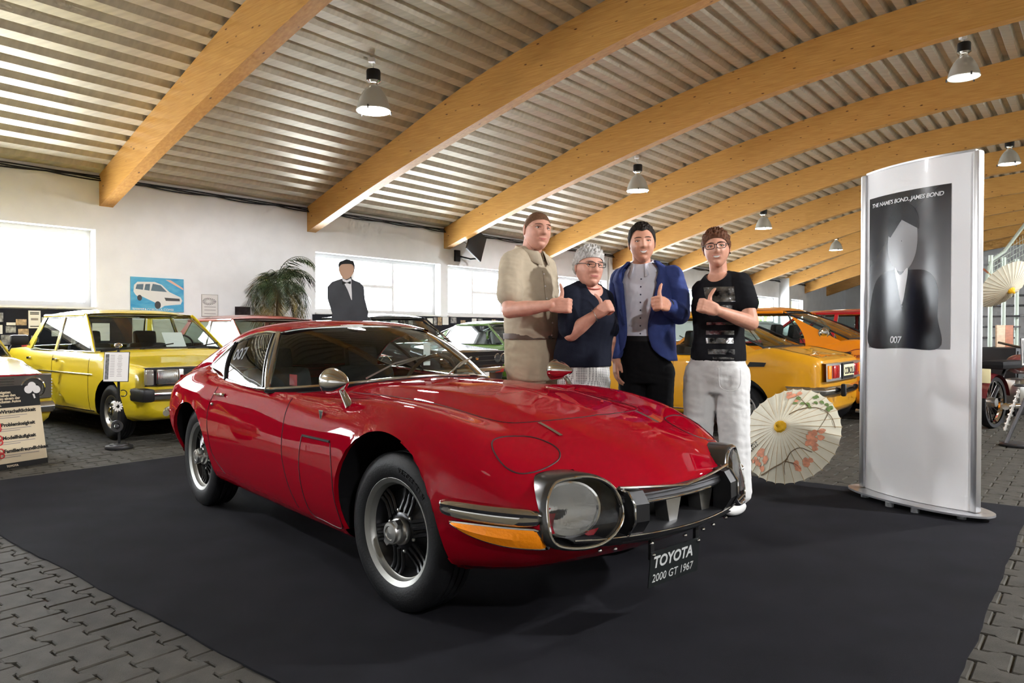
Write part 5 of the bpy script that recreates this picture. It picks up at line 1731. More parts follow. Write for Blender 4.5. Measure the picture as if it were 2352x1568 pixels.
# ------------------------------------------------------------------ person 1: beige shirt
def person_beige():
    root = thing('person', 'tall person in beige short-sleeved shirt and trousers with thin glasses, thumb up', 'person', (.125, 4.82, .0))
    psi = math.radians(48)
    b = MB()
    ringloft(b, [(.86, -.01, 0, .15, .11), (1.0, -.01, 0, .165, .13), (1.2, -.015, 0, .16, .135), (1.42, -.02, 0, .175, .115), (1.58, -.02, 0, .13, .085), (1.64, -.01, 0, .07, .07)], psi)
    caps(b, [(-.012, .01, 1.58), (.022, -.008, 1.74)], [.068, .066])
    sh = Vector((-.135, -.125, 1.565)); el = Vector((-.140, -.25, 1.258)); wr = Vector((.115, -.46, 1.283))
    caps(b, [sh, el], [.052, .050]); caps(b, [el, el.lerp(wr, .35), wr], [.052, .050, .031])
    hand_fist(b, wr, (.96, -.25, -.03), (.30, 0, .95), True, 1.10)
    sh2 = Vector((.10, .14, 1.56)); caps(b, [sh2, (.13, .17, 1.26), (.17, .06, 1.06)], [.06, .048, .032]); hand_open(b, (.17, .06, 1.06), (.25, -.5, -.8), (.3, -1, 0), False)
    for x, y in ((-.005, -.015), (.125, .13)):
        caps(b, [(x, y, .90), (x, y, .50), (x, y, .09)], [.09, .062, .045])
    sp = dict(wide=1.03, jaw=.17, nose=.95, chin=.9, smile=.45, eyeopen=.8, hx=HX, hz=[.56, .52, .42, .25, .06, .0, -.35, -.42], hair_t=.0035, mess=.15, seed=2,
              hair=mat('cropped_brown_hair', (.13, .065, .035), .75, noise=.3, nscale=90, spec=.15), brow=mat('sandy_brow', (.20, .11, .06), .8), lash=mat('lash', (.05, .03, .02), .8),
              glasses=dict(w=.0225, h=.0145, ex=.85, r=.0008, mat=mat('gold_wire', (.45, .36, .25), .25, 1)))
    skin, lip = skin_mats('ruddy_skin', (.62, .31, .22), (.48, .16, .13))
    finish_person(root, b, .006, sp, head_matrix((.040, -.03, 1.783), math.radians(24), .02, math.radians(4), 1.10), skin, lip)
    m = fabric('beige_linen', (.46, .39, .285)); m2 = fabric('khaki_cotton', (.50, .425, .30))
    s = MB()
    ringloft(s, [(1.075, .0, 0, .17, .155, .01), (1.13, -.003, 0, .185, .172, .02), (1.22, -.008, 0, .19, .168, .02), (1.36, -.02, 0, .20, .145), (1.52, -.025, 0, .20, .125), (1.60, -.02, 0, .14, .10), (1.655, -.015, .008, .085, .082)], psi)
    caps(s, [(-.05, -.03, 1.635), sh + Vector((.01, .01, .0)), sh.lerp(el, .50), sh.lerp(el, .66)], [.055, .082, .084, .086], 18)
    caps(s, [(.03, .05, 1.635), sh2, sh2 + Vector((.02, .02, -.17))], [.055, .08, .08])
    cl, V, F = cloth(root, s, .008, 'shirt', m)
    collar(root, (-.004, .006), psi, .090, 1.650, m, .055, .25, drop=.055)
    # placket buttons, sleeve tab
    sk = BVHTree.FromPolygons(V, F)
    f = Vector((math.sin(psi), -math.cos(psi), 0)); l = Vector((math.cos(psi), math.sin(psi), 0))
    pts = []
    for z in np.linspace(1.52, 1.10, 22):
        h = sk.ray_cast(Vector((-.01, 0, z)) + f * .6, -f)
        if h[0]: pts.append(h[0] + f * .002)
    MB().tube(pts, .006, 6, flat=.5).build('placket', m, cl)
    for i in range(1, len(pts), 4): MB().sphere(pts[i] + f * .004, .006, 8, 6).build('button', M_PAPER, cl)
    t = MB()
    ringloft(t, [(.80, -.005, 0, .155, .13), (.92, -.005, 0, .172, .155), (1.02, -.003, 0, .175, .158), (1.10, 0, 0, .168, .152)], psi)
    for x, y in ((-.005, -.015), (.125, .13)):
        caps(t, [(x, y, .90), (x, y, .55), (x + .01, y - .01, .06)], [.108, .092, .082], 18)
    tr, V, F = cloth(root, t, .009, 'trousers', m2, 4, .007)
    rows = [ring_pts(z, (0, 0), .183, .168, psi, 48) for z in (1.075, 1.112)]
    MB().grid(rows, closed_v=True).build('belt', mat('brown_leather', (.10, .06, .04), .5), root)
    bc = Vector((0, 0, 1.093)) + f * .172 + l * -.01
    MB().rbox(bc, (.045, .012, .032), .004, Matrix.Rotation(psi, 3, 'Z')).build('belt_buckle', M_STEEL, root)
    for x, y in ((-.01, -.03), (.12, .12)):
        q = MB(); q.sphere((x + .05, y - .05, .045), (.075, .13, .045), 16, 10, Matrix.Rotation(psi, 3, 'Z')); q.v = [(a, b_, max(.007, c)) for a, b_, c in q.v]
        q.build('shoe', M_BLACK, root)
    return root
person_beige()

# ------------------------------------------------------------------ person 2: navy top, grey hair
def person_navy():
    root = thing('person', 'short grey-haired person in navy knit top and patterned trousers, thumb up', 'person', (.486, 4.66, .0))
    psi = math.radians(33)
    b = MB()
    ringloft(b, [(.80, -.02, 0, .16, .13), (1.0, -.02, 0, .165, .14), (1.2, -.02, 0, .155, .13), (1.36, -.01, 0, .14, .10), (1.42, 0, 0, .085, .08)], psi)
    caps(b, [(.0, 0, 1.36), (.010, -.015, 1.48)], [.062, .060])
    sh = Vector((-.130, -.095, 1.345)); el = Vector((-.120, -.175, 1.112)); wr = Vector((.028, -.275, 1.232))
    caps(b, [sh, el], [.048, .050]); caps(b, [el, el.lerp(wr, .4), wr], [.050, .047, .029])
    hand_fist(b, wr, (.66, -.50, .50), (-.12, .25, 1), True, .98)
    sh2 = Vector((.115, .10, 1.335)); caps(b, [sh2, (.155, .10, 1.07), (.128, .05, .905)], [.046, .046, .030]); hand_open(b, (.128, .05, .905), (-.08, -.1, -1), (.4, -1, 0), False, .95)
    for x, y in ((-.09, -.05), (.05, .05)):
        caps(b, [(x, y, .82), (x, y, .48), (x, y, .09)], [.09, .062, .045])
    sp = dict(wide=1.06, jaw=.16, nose=1.05, chin=.8, cheek=1.4, smile=.22, eyeopen=.75, hx=HX, hz=[.52, .50, .42, .30, .12, .0, -.30, -.5], hair_t=.019, mess=.42, top=.5, seed=5,
              hair=mat('silver_hair', (.50, .48, .45), .6, noise=.35, nscale=60, stretch=(4, 1, 1)), brow=mat('grey_brow', (.35, .30, .26), .8), lash=mat('lash'),
              glasses=dict(w=.0245, h=.0145, ex=.55, r=.0019, mat=mat('dark_glasses_frame', (.025, .03, .03), .3)))
    skin, lip = skin_mats('rosy_skin', (.64, .32, .23), (.50, .17, .15))
    M4 = head_matrix((.004, -.045, 1.525), math.radians(18), .0, math.radians(2), 1.06)
    finish_person(root, b, .006, sp, M4, skin, lip)
    for sg in (-1,):
        q = MB(); q.sphere(M4 @ Vector((sg * .081, .008, -.032)), .005, 10, 6); q.build('earring', M_CHROME, root)
    m = fabric('navy_knit', (.010, .012, .022), .9, .2, 200, .2, 300)
    s = MB()
    ringloft(s, [(.900, -.025, 0, .185, .152), (.96, -.03, 0, .19, .160), (1.06, -.025, 0, .182, .155, .01), (1.13, -.02, 0, .178, .165, .025), (1.19, -.02, 0, .175, .172, .04), (1.27, -.02, 0, .175, .135, .02), (1.36, -.015, 0, .155, .105), (1.425, -.008, .004, .098, .088)], psi)
    caps(s, [(-.06, -.03, 1.405), sh + Vector((.015, .01, 0)), sh.lerp(el, .6), sh.lerp(el, .82)], [.045, .074, .076, .080], 18)
    caps(s, [(.05, .04, 1.40), sh2, (.150, .10, 1.14)], [.045, .072, .07], 18)
    cl, V, F = cloth(root, s, .008, 'knit_top', m, 4, .003, ((.045, -.065, 1.425), .072, .85))
    # neckline and necklace
    neck = [Vector((.0 + .088 * math.sin(a), -.012 - .075 * math.cos(a), 1.392 - .050 * (.5 + .5 * math.cos(a - .5)))) for a in np.linspace(0, 2 * PI, 40, endpoint=False)]
    # bare throat patch under the neckline is the body itself, the necklace lies on it
    MB().tube([Vector((.004 + .078 * math.sin(a), -.012 - .088 * math.cos(a), 1.432 - .040 * (.5 + .5 * math.cos(a - .5)))) for a in np.linspace(0, 2 * PI, 40, endpoint=False)], .0035, 6, True).build('necklace', mat('coral_cord', (.42, .07, .05), .5), root)
    bt = [wr + Vector((-.012, .01, -.01)) + Vector((.035 * math.cos(a) * -.5, .034 * math.sin(a), .036 * math.cos(a))) for a in np.linspace(0, 2 * PI, 24, endpoint=False)]
    MB().tube(bt, .002, 5, True).build('bracelet', M_STEEL, root)
    mt = bpy.data.materials.new('dotted_trousers'); mt.use_nodes = True; nt = mt.node_tree; bs = nt.nodes['Principled BSDF']; bs.inputs['Roughness'].default_value = .85
    tc = nt.nodes.new('ShaderNodeTexCoord'); v = nt.nodes.new('ShaderNodeTexVoronoi'); v.inputs['Scale'].default_value = 95; v.inputs['Randomness'].default_value = 0
    cr = nt.nodes.new('ShaderNodeValToRGB'); cr.color_ramp.interpolation = 'CONSTANT'; cr.color_ramp.elements[0].color = (.06, .06, .065, 1); cr.color_ramp.elements[1].position = .36; cr.color_ramp.elements[1].color = (.62, .61, .58, 1)
    nt.links.new(tc.outputs['Object'], v.inputs['Vector']); nt.links.new(v.outputs['Distance'], cr.inputs['Fac']); nt.links.new(cr.outputs['Color'], bs.inputs['Base Color'])
    t = MB(); ringloft(t, [(.72, -.025, 0, .165, .13), (.85, -.025, 0, .172, .142), (.93, -.025, 0, .17, .14)], psi)
    for x, y in ((-.09, -.05), (.05, .05)): caps(t, [(x, y, .80), (x, y, .50), (x, y, .10)], [.105, .08, .065], 16)
    cloth(root, t, .009, 'trousers', mt)
    for x, y in ((-.09, -.07), (.05, .03)):
        q = MB(); q.sphere((x + .03, y - .05, .04), (.055, .12, .04), 16, 10, Matrix.Rotation(psi, 3, 'Z')); q.v = [(a, b_, max(.007, c)) for a, b_, c in q.v]; q.build('shoe', M_BLACK, root)
person_navy()

# ------------------------------------------------------------------ person 3: blue jacket
def person_jacket():
    root = thing('person', 'smiling dark-haired person in blue jacket, open white shirt and black trousers, thumb up', 'person', (.912, 4.87, .0))
    psi = math.radians(-26)
    f = Vector((math.sin(psi), -math.cos(psi), 0)); l = Vector((math.cos(psi), math.sin(psi), 0))
    b = MB()
    cx = -.012
    ringloft(b, [(.80, cx, 0, .15, .11), (1.0, cx, 0, .15, .115), (1.2, cx, 0, .155, .115), (1.42, cx, 0, .17, .105), (1.52, cx, 0, .13, .08), (1.58, cx - .02, 0, .07, .07)], psi)
    caps(b, [(-.035, 0, 1.50), (-.045, -.012, 1.64)], [.062, .060])
    sh = Vector((.150, -.085, 1.49)); el = Vector((.182, -.10, 1.245)); wr = Vector((.060, -.335, 1.290))
    caps(b, [sh, el], [.05, .045]); caps(b, [el, wr], [.045, .030])
    hand_fist(b, wr, (-.60, -.78, .12), (-.14, .05, 1), False, 1.08)
    sh2 = Vector((-.165, .075, 1.48)); el2 = Vector((-.205, .06, 1.17)); wr2 = Vector((-.212, -.01, .935))
    caps(b, [sh2, el2, wr2], [.05, .042, .030]); hand_open(b, wr2, (-.02, -.12, -1), (.2, -1, 0), True, 1.0)
    for x, y in ((-.09, .03), (.075, -.03)): caps(b, [(x, y, .85), (x, y, .48), (x, y, .09)], [.09, .06, .045])
    sp = dict(wide=.98, jaw=.29, nose=1.0, chin=1.1, cheek=1.5, smile=.75, eyeopen=.55, teeth=True, hx=HX, hz=[.64, .72, .60, .22, -.08, -.10, -.40, -.55], hair_t=.012, mess=.28, top=.9, seed=9,
              hair=mat('dark_brown_hair', (.016, .011, .008), .6, noise=.3, nscale=50, stretch=(3, 1, 1), spec=.15), brow=mat('dark_brow', (.03, .02, .015), .8), lash=mat('lash'))
    skin, lip = skin_mats('tanned_skin', (.60, .29, .19), (.45, .15, .12))
    finish_person(root, b, .006, sp, head_matrix((-.043, -.03, 1.705), math.radians(-6), .03, math.radians(-3), 1.10), skin, lip)
    mj = fabric('blue_linen_jacket', (.042, .062, .20), .8, .12, 20, .3, 22); ms = fabric('pale_shirt', (.66, .67, .74), .7, .04, 10, .15, 10); mt = fabric('black_trousers', (.006, .006, .007), .8)
    s = MB(); ringloft(s, [(1.06, cx, 0, .155, .122), (1.2, cx, 0, .160, .125), (1.42, cx, 0, .175, .115), (1.52, cx - .01, 0, .135, .09), (1.575, -.028, 0, .078, .076)], psi)
    so, V, F = cloth(root, s, .008, 'shirt', ms)
    sk = BVHTree.FromPolygons(V, F)
    for z in np.linspace(1.47, 1.11, 8):
        h = sk.ray_cast(Vector((cx, 0, z)) + f * .6, -f)
        if h[0]: MB().sphere(h[0] + f * .002, .0055, 8, 6).build('button', mat('dark_button', (.05, .05, .09), .4), so)
    collar(root, (-.036, -.004), psi, .070, 1.562, ms, .055, .42, drop=.045)
    # jacket shell, open down the front
    zs = np.linspace(.93, 1.59, 36)
    prof = pchip([.93, 1.0, 1.15, 1.30, 1.44, 1.535, 1.57, 1.59], np.array([[.205, .150], [.198, .145], [.185, .138], [.192, .138], [.205, .134], [.165, .112], [.115, .096], [.095, .088]]), zs)
    openL = pchip([.93, .97, 1.03, 1.15, 1.30, 1.44, 1.59], [1.05, .62, .35, .24, .36, .50, .95], zs)
    openR = pchip([.93, .97, 1.03, 1.15, 1.30, 1.44, 1.59], [1.05, .70, .50, .46, .50, .56, .95], zs)
    rows = []
    for z, (rx, ry), oL, oR in zip(zs, prof, openL, openR):
        row = []
        for a in np.linspace(oL, 2 * PI - oR, 60):
            ca, sa = math.cos(a), math.sin(a)
            wv = .004 * math.sin(a * 9 + z * 14) * (1 if z < 1.25 else .4)
            row.append(Vector((cx if z < 1.45 else cx - .012, 0, z)) + l * ((rx + wv) * math.copysign(abs(sa) ** .87, sa)) + f * ((ry + wv) * math.copysign(abs(ca) ** .87, ca)))
        rows.append(row)
    jo = MB().grid(rows).build('jacket', mj, root, angle=70)
    sd = jo.modifiers.new('thick', 'SOLIDIFY'); sd.thickness = .008; sd.offset = 1
    for side, A, w_, nm in ((0, sh, wr, 'L'), (1, sh2, wr2, 'R')):
        sv = MB()
        if side == 0: caps(sv, [sh + Vector((-.01, .0, -.002)), sh.lerp(el, .5) + Vector((.018, 0, 0)), el + Vector((.012, .01, -.005))], [.078, .074, .070], 18); caps(sv, [el + Vector((.012, .01, -.005)), el.lerp(wr, .55), el.lerp(wr, .86)], [.070, .060, .050], 18)
        else: caps(sv, [sh2, el2, el2.lerp(wr2, .6), wr2 + Vector((0, .0, .05))], [.076, .066, .058, .052], 18)
        cloth(root, sv, .008, 'jacket_sleeve', mj)
    # lapels
    for sg, op in ((1, openL), (-1, openR)):
        a_, b_ = [], []
        for z, (rx, ry), o in zip(zs, prof, op):
            if z < 1.17: continue
            t = (z - 1.17) / (1.59 - 1.17)
            wd = .02 + 1.0 * (.42 * math.sin(min(1, t * 1.15) * PI * .62)) * (1 if t < .8 else max(.35, 1 - (t - .8) * 3))
            for lst, aa, off in ((a_, o, .012), (b_, o + wd, .015)):
                ca, sa = math.cos(aa), math.sin(aa) * sg
                lst.append(Vector((cx if z < 1.45 else cx - .012, 0, z)) + l * ((rx + off) * math.copysign(abs(sa) ** .87, sa)) + f * ((ry + off) * math.copysign(abs(ca) ** .87, ca)))
        o_ = MB().grid([a_, b_]).build('lapel', mj, root)
        s2 = o_.modifiers.new('thick', 'SOLIDIFY'); s2.thickness = .005; s2.offset = 1
    t = MB(); ringloft(t, [(.78, cx, 0, .16, .12), (.95, cx, 0, .165, .128), (1.08, cx, 0, .155, .122)], psi)
    for x, y in ((-.09, .03), (.075, -.03)): caps(t, [(x, y, .85), (x, y, .50), (x, y, .08)], [.105, .082, .07], 16)
    cloth(root, t, .009, 'trousers', mt)
    MB().grid([ring_pts(z, (cx, 0), .160, .127, psi, 40) for z in (1.06, 1.095)], closed_v=True).build('belt', M_BLACK, root)
    # watch and ring
    ax = (wr - el).normalized(); u = ax.orthogonal().normalized(); w2 = ax.cross(u)
    MB().tube([wr - ax * .012 + (u * math.cos(a) + w2 * math.sin(a)) * .036 for a in np.linspace(0, 2 * PI, 24, endpoint=False)], .007, 6, True).build('watch', M_BLACK, root)
    for x, y in ((-.09, .0), (.075, -.06)):
        q = MB(); q.sphere((x - .02, y - .05, .045), (.055, .14, .045), 16, 10, Matrix.Rotation(psi, 3, 'Z')); q.v = [(a, b2, max(.007, c)) for a, b2, c in q.v]; q.build('shoe', M_BLACK, root)
person_jacket()

# ------------------------------------------------------------------ person 4: black tee, white trousers
def person_tee():
    root = thing('person', 'person in black shiny-print t-shirt, white wide trousers and dark glasses, thumb up', 'person', (1.286, 4.57, .0))
    psi = math.radians(-38)
    f = Vector((math.sin(psi), -math.cos(psi), 0)); l = Vector((math.cos(psi), math.sin(psi), 0))
    b = MB()
    ringloft(b, [(.80, .01, 0, .15, .12), (.95, .01, 0, .16, .125), (1.1, .02, 0, .135, .105), (1.28, .02, 0, .15, .11), (1.42, .03, 0, .145, .09), (1.49, .025, 0, .066, .062)], psi)
    caps(b, [(.025, 0, 1.42), (.006, -.02, 1.58)], [.055, .054])
    sh = Vector((.140, -.085, 1.425)); el = Vector((.160, -.20, 1.175)); wr = Vector((-.085, -.315, 1.252))
    caps(b, [sh, el], [.048, .046]); caps(b, [el, el.lerp(wr, .35), wr], [.046, .044, .028])
    hand_fist(b, wr, (-.93, -.15, .30), (-.18, 0, 1), False, 1.0)
    sh2 = Vector((-.065, .085, 1.39)); caps(b, [sh2, (-.02, .13, 1.15), (.0, .09, .95)], [.048, .042, .028]); hand_open(b, (.0, .09, .95), (-.1, -.2, -1), (0, -1, 0), True, .9)
    for x, y in ((-.09, .03), (.09, -.06)): caps(b, [(x, y, .82), (x, y, .48), (x, y, .09)], [.085, .06, .042])
    sp = dict(wide=.99, jaw=.25, nose=1.0, chin=1.0, cheek=1.2, smile=.55, eyeopen=.9, teeth=True, hx=HX, hz=[.58, .52, .40, .15, -.05, -.12, -.45, -.62], hair_t=.017, mess=.38, top=.5, seed=13,
              hair=mat('auburn_hair', (.12, .045, .02), .6, noise=.45, nscale=60, stretch=(4, 1, 1), spec=.2), brow=mat('brown_brow', (.10, .05, .03), .8), lash=mat('lash'),
              glasses=dict(w=.0265, h=.0175, ex=.6, r=.0022, mat=M_BLACK))
    skin, lip = skin_mats('warm_skin', (.62, .31, .21), (.50, .15, .13))
    M4 = head_matrix((-.006, -.04, 1.635), math.radians(-18), .0, math.radians(-5), 1.0)
    finish_person(root, b, .006, sp, M4, skin, lip)
    MB().sphere(M4 @ Vector((.080, .006, -.030)), .005, 10, 6).build('earring', M_BLACK, root)
    m = fabric('black_jersey', (.008, .008, .010), .8, .1, 20, .2, 25)
    s = MB(); ringloft(s, [(.938, .018, 0, .170, .142), (1.0, .018, 0, .168, .138), (1.10, .02, 0, .155, .122), (1.20, .02, 0, .158, .13, .008), (1.28, .022, 0, .165, .142, .014), (1.37, .028, 0, .162, .115), (1.45, .03, 0, .125, .088), (1.488, .028, 0, .085, .070)], psi)
    caps(s, [(.07, -.03, 1.47), sh + Vector((-.01, .01, 0)), sh.lerp(el, .38), sh.lerp(el, .50)], [.036, .070, .072, .074], 18)
    caps(s, [sh2, sh2.lerp(Vector((-.02, .13, 1.15)), .5)], [.064, .06], 18)
    cl, V, F = cloth(root, s, .008, 't_shirt', m, 4, .004, ((-.012, -.055, 1.495), .068, 1.0))
    sk = BVHTree.FromPolygons(V, F)
    mp = mat('cracked_foil_print', (.30, .30, .30), .22, .85, noise=.9, nscale=22, col2=(.008, .008, .01), bump=.6, bscale=30)
    for z0, z1, x0, x1 in ((1.305, 1.40, -.085, .075), (1.262, 1.285, -.07, .06), (1.222, 1.240, -.075, .06), (1.165, 1.182, -.08, .075), (1.105, 1.130, -.08, .075), (1.05, 1.085, -.08, .07), (.985, 1.015, -.075, .075), (.955, .968, -.05, .07)):
        rows = []
        for z in np.linspace(z0, z1, max(3, int((z1 - z0) / .012))):
            row = []
            for x in np.linspace(x0, x1, 14):
                h = sk.ray_cast(Vector((x, -1, z)), Vector((0, 1, 0)))
                row.append((h[0] + h[1] * .0012) if h[0] else Vector((x, -.1, z)))
            rows.append(row)
        MB().grid(rows).build('foil_print', mp, cl)
    mw = fabric('white_linen', (.70, .70, .69), .85, .04, 10, .35, 16)
    t = MB(); ringloft(t, [(.74, .01, 0, .165, .125), (.86, .012, 0, .172, .138), (.97, .015, 0, .165, .135)], psi)
    caps(t, [(-.078, .03, .85), (-.10, .03, .50), (-.115, .02, .13)], [.112, .092, .088], 20)
    caps(t, [(.085, -.055, .85), (.10, -.07, .50), (.115, -.08, .13)], [.112, .094, .088], 20)
    to, V, F = cloth(root, t, .009, 'trousers', mw, 4, .007)
    sk2 = BVHTree.FromPolygons(V, F)
    pk = [(-.02, .90), (-.015, .80), (.02, .765), (.07, .765), (.105, .80), (.11, .90)]
    pts = []
    for x, z in crom(pk, 30):
        h = sk2.ray_cast(Vector((x, -1, z)), Vector((0, 1, 0)))
        if h[0]: pts.append(h[0])
    MB().tube(pts, .0025, 5).build('pocket_seam', mw, to)
    for x, y in ((-.115, .0), (.115, -.10)):
        q = MB(); q.sphere((x - .03, y - .05, .04), (.05, .13, .04), 16, 10, Matrix.Rotation(psi, 3, 'Z')); q.v = [(a, b2, max(.007, c)) for a, b2, c in q.v]; q.build('shoe', mat('white_shoe', (.7, .7, .68), .5), root)
person_tee()
# ================================================================== furnishings of the hall
# ---- pendant lamps
M_SHADE = mat('frosted_shade', (.62, .62, .58), .35, .55)
M_BULB = mat('lamp_glow', (1, 1, 1), .5, emit=(1, .97, .86), estr=22)
M_DIFF = mat('lamp_glass_dim', (.8, .8, .74), .3, emit=(1, .97, .86), estr=1.2)
def make_lamp(s, n, z, lit, watts, label, row):
    p = RW(s, n, z)
    root = thing('pendant_lamp', label, 'lamp', p, 0, 'pendant lamps hung from the roof deck')
    prof = [(.228, .0), (.232, .012), (.226, .02), (.212, .085), (.186, .165), (.148, .24), (.10, .30), (.062, .335), (.06, .345)]
    sh = MB().lathe(prof, 40, None, cap=False).build('shade', M_SHADE, root)
    MB().lathe([(.222, .006), (.15, .0), (.001, -.004)], 40, None, cap=False).build('diffuser', M_BULB if lit else M_DIFF, root)
    MB().lathe([(.055, .335), (.055, .37), (.10, .40), (.055, .405)], 24, None).build('collar', M_CHROME, root)
    MB().lathe([(.06, .385), (.088, .40), (.094, .42), (.094, .53), (.088, .548), (.06, .553)], 28, None).build('ballast_housing', M_BLACK, root)
    for k in range(3):
        a = 2 * PI * k / 3 + .4
        MB().rbox((.236 * math.cos(a), .236 * math.sin(a), .0), (.02, .02, .05), .004).build('clip', M_DARKSTEEL, root)
    zt = roof_z(n) - z
    cab = [(.0, 0, .55), (-.01, .01, .60)] + [(-.03 - .02 * math.sin(t * PI), .0, .60 + (zt - .62) * t) for t in np.linspace(.1, 1, 8)]
    MB().tube(cab, .005, 6).build('cable', M_PAPER, root)
    MB().tube([(0, 0, .55), (0, 0, zt)], .003, 6).build('hanger_wire', M_STEEL, root)
    MB().rbox((-.02, 0, zt - .03), (.09, .09, .06), .01).build('ceiling_box', M_WHITE, root)
    if watts:
        l = bpy.data.lights.new('lamp_light', 'SPOT'); l.energy = watts; l.spot_size = math.radians(164); l.spot_blend = .25; l.shadow_soft_size = .2; l.color = (.98, .98, 1.0)
        lo = bpy.data.objects.new('lamp_light', l); COL.objects.link(lo); lo.parent = root; lo.location = (0, 0, -.02)
    return root
def lamp_power(s, n):
    if n > 5: return 800 if s < 0 else 420  # stronger for the added unseen lamp at the near end
    return 2600 if s > 0 else 1100  # fill from the added unseen row across the aisle
LAMPS = [(6.35, 7.62, 4.07, True, 'lit glass-shaded pendant lamp between the first two long beams'),
         (13.4, 7.6, 4.05, True, 'pendant lamp above the heads of the standing people'), (20.6, 7.6, 4.05, True, 'glowing pendant lamp above the orange coupe'),
         (27.8, 7.6, 4.05, True, 'small far pendant lamp beside the white pillar stand'), (13.4, 1.77, 5.12, False, 'large unlit pendant lamp high under the roof ridge'),
         (20.4, 1.77, 5.0, False, 'unlit pendant lamp beside the top of the white pillar stand'), (27.6, 1.77, 5.0, False, 'small unlit pendant lamp beyond the white pillar stand'),
         (-.8, 7.6, 4.05, True, 'unseen pendant lamp added to brighten the window side'), (-.8, 1.77, 5.1, False, 'pendant lamp over the near middle of the hall'), (6.2, -4.2, 4.7, True, 'unseen pendant lamp added over the aisle to light the people'), (13.4, -4.2, 4.7, True, 'unseen pendant lamp added over the side aisle as fill light'), (-.8, -4.2, 4.7, True, 'unseen pendant lamp added at the near end of the side aisle as fill light')]  # lit ones here are unseen, added to brighten people and window side
for s, n, z, lit, lab in LAMPS:
    make_lamp(s, n, z, lit, lamp_power(s, n) if lit else 0, lab, 0)

# ---- white curved display pillar with poster
PA, PB = Vector((2.43, 5.00, 0)), Vector((2.765, 4.265, 0))
pil = thing('display_pillar', 'tall white curved display pillar on an oval steel foot', 'display stand', (PA + PB) / 2 + Vector((0, 0, .0012)), math.atan2((PB - PA).y, (PB - PA).x))
PW = (PB - PA).length
BUL = .085
def pfront(v, off=0.0):      # v 0..1 along the chord ; local x along chord, front is -y
    x = (v - .5) * PW
    y = -BUL * (1 - (2 * v - 1) ** 2)
    n = Vector((-BUL * 4 * (2 * v - 1) / PW * -1, -1, 0)).normalized()
    n = Vector((BUL * 8 * (v - .5) / PW * .5 * 2, -1, 0)).normalized()
    return Vector((x, y, 0)) + n * off
M_PILW = mat('pillar_white', (.92, .92, .93), .22, coat=.5)
M_ALU = mat('aluminium', (.62, .63, .65), .32, .85)
Z0, Z1 = .05, 2.19
vv = np.linspace(.045, .955, 30)
fr = [pfront(v) for v in vv]; bk = [Vector((p.x, -p.y * .8, 0)) for p in fr[::-1]]
out = fr + bk
mb = MB(); mb.grid([[p + Vector((0, 0, z)) for p in out] for z in (Z0, Z1)], closed_v=True)
mb.build('panel', M_PILW, pil, angle=30)
for v in (0, 1):
    sg = -1 if v == 0 else 1
    c = pfront(.02 if v == 0 else .98)
    MB().rbox(c + Vector((0, .0, (Z0 + Z1) / 2)), (.04, .05, Z1 - Z0), .012).build('edge_profile', M_ALU, pil)
mb = MB(); capo = [Vector((p.x * 1.02, p.y * 1.06, 0)) for p in out]
mb.prism([(p.x, p.y) for p in capo], Z1, Z1 + .012); mb.build('top_cap', M_ALU, pil, smooth=False)
base = [(PW * .60 * math.cos(a), .20 * math.copysign(abs(math.sin(a)) ** .9, math.sin(a))) for a in np.linspace(0, 2 * PI, 60, endpoint=False)]
MB().prism(base, .036, .048).build('foot_plate', M_ALU, pil, angle=30)
for x, y in ((-.3, -.10), (.12, -.17), (.34, -.06), (-.3, .1), (.3, .1), (-.05, -.18)):
    MB().lathe([(.025, .006), (.025, .036)], 16, lambda v, x=x, y=y: Vector((v.x + x, v.y + y, v.z))).build('foot_pad', M_ALU, pil)

# poster on the pillar: plain stand-in portrait, same size and tones
pst = thing('poster', 'black and grey portrait poster with white lettering on the white pillar', 'poster', (PA + PB) / 2, math.atan2((PB - PA).y, (PB - PA).x))
PV0, PV1, PZ0, PZ1 = .085, .815, 1.015, 2.02
def pp(u, w, off=.002):      # u,w 0..1 on the poster
    p = pfront(PV0 + (PV1 - PV0) * u, off); p.z = PZ0 + (PZ1 - PZ0) * w; return p
def poster_mat():
    m = bpy.data.materials.new('poster_print'); m.use_nodes = True; nt = m.node_tree; b = nt.nodes['Principled BSDF']; b.inputs['Roughness'].default_value = .18
    tc = nt.nodes.new('ShaderNodeTexCoord'); sp = nt.nodes.new('ShaderNodeSeparateXYZ'); nt.links.new(tc.outputs['Object'], sp.inputs[0])
    mr = nt.nodes.new('ShaderNodeMapRange'); mr.inputs['From Min'].default_value = 2.0; mr.inputs['From Max'].default_value = 1.05
    ad = nt.nodes.new('ShaderNodeMath'); ad.operation = 'MULTIPLY_ADD'; ad.inputs[1].default_value = -.8
    nt.links.new(sp.outputs['X'], ad.inputs[0]); nt.links.new(sp.outputs['Z'], ad.inputs[2]); nt.links.new(ad.outputs[0], mr.inputs['Value'])
    r = nt.nodes.new('ShaderNodeValToRGB'); r.color_ramp.elements[0].color = (.006, .006, .010, 1); r.color_ramp.elements[1].color = (.26, .26, .27, 1); r.color_ramp.elements[0].position = .12; r.color_ramp.elements[1].position = .95
    nt.links.new(mr.outputs[0], r.inputs['Fac']); nt.links.new(r.outputs['Color'], b.inputs['Base Color'])
    return m
MB().grid([[pp(u, w) for u in np.linspace(0, 1, 24)] for w in np.linspace(0, 1, 12)]).build('print_sheet', poster_mat(), pst)
M_PBLK = mat('print_black', (.007, .007, .011), .18); M_PGRY = mat('print_grey', (.34, .34, .35), .2); M_PWHT = mat('print_white', (.72, .72, .73), .2)
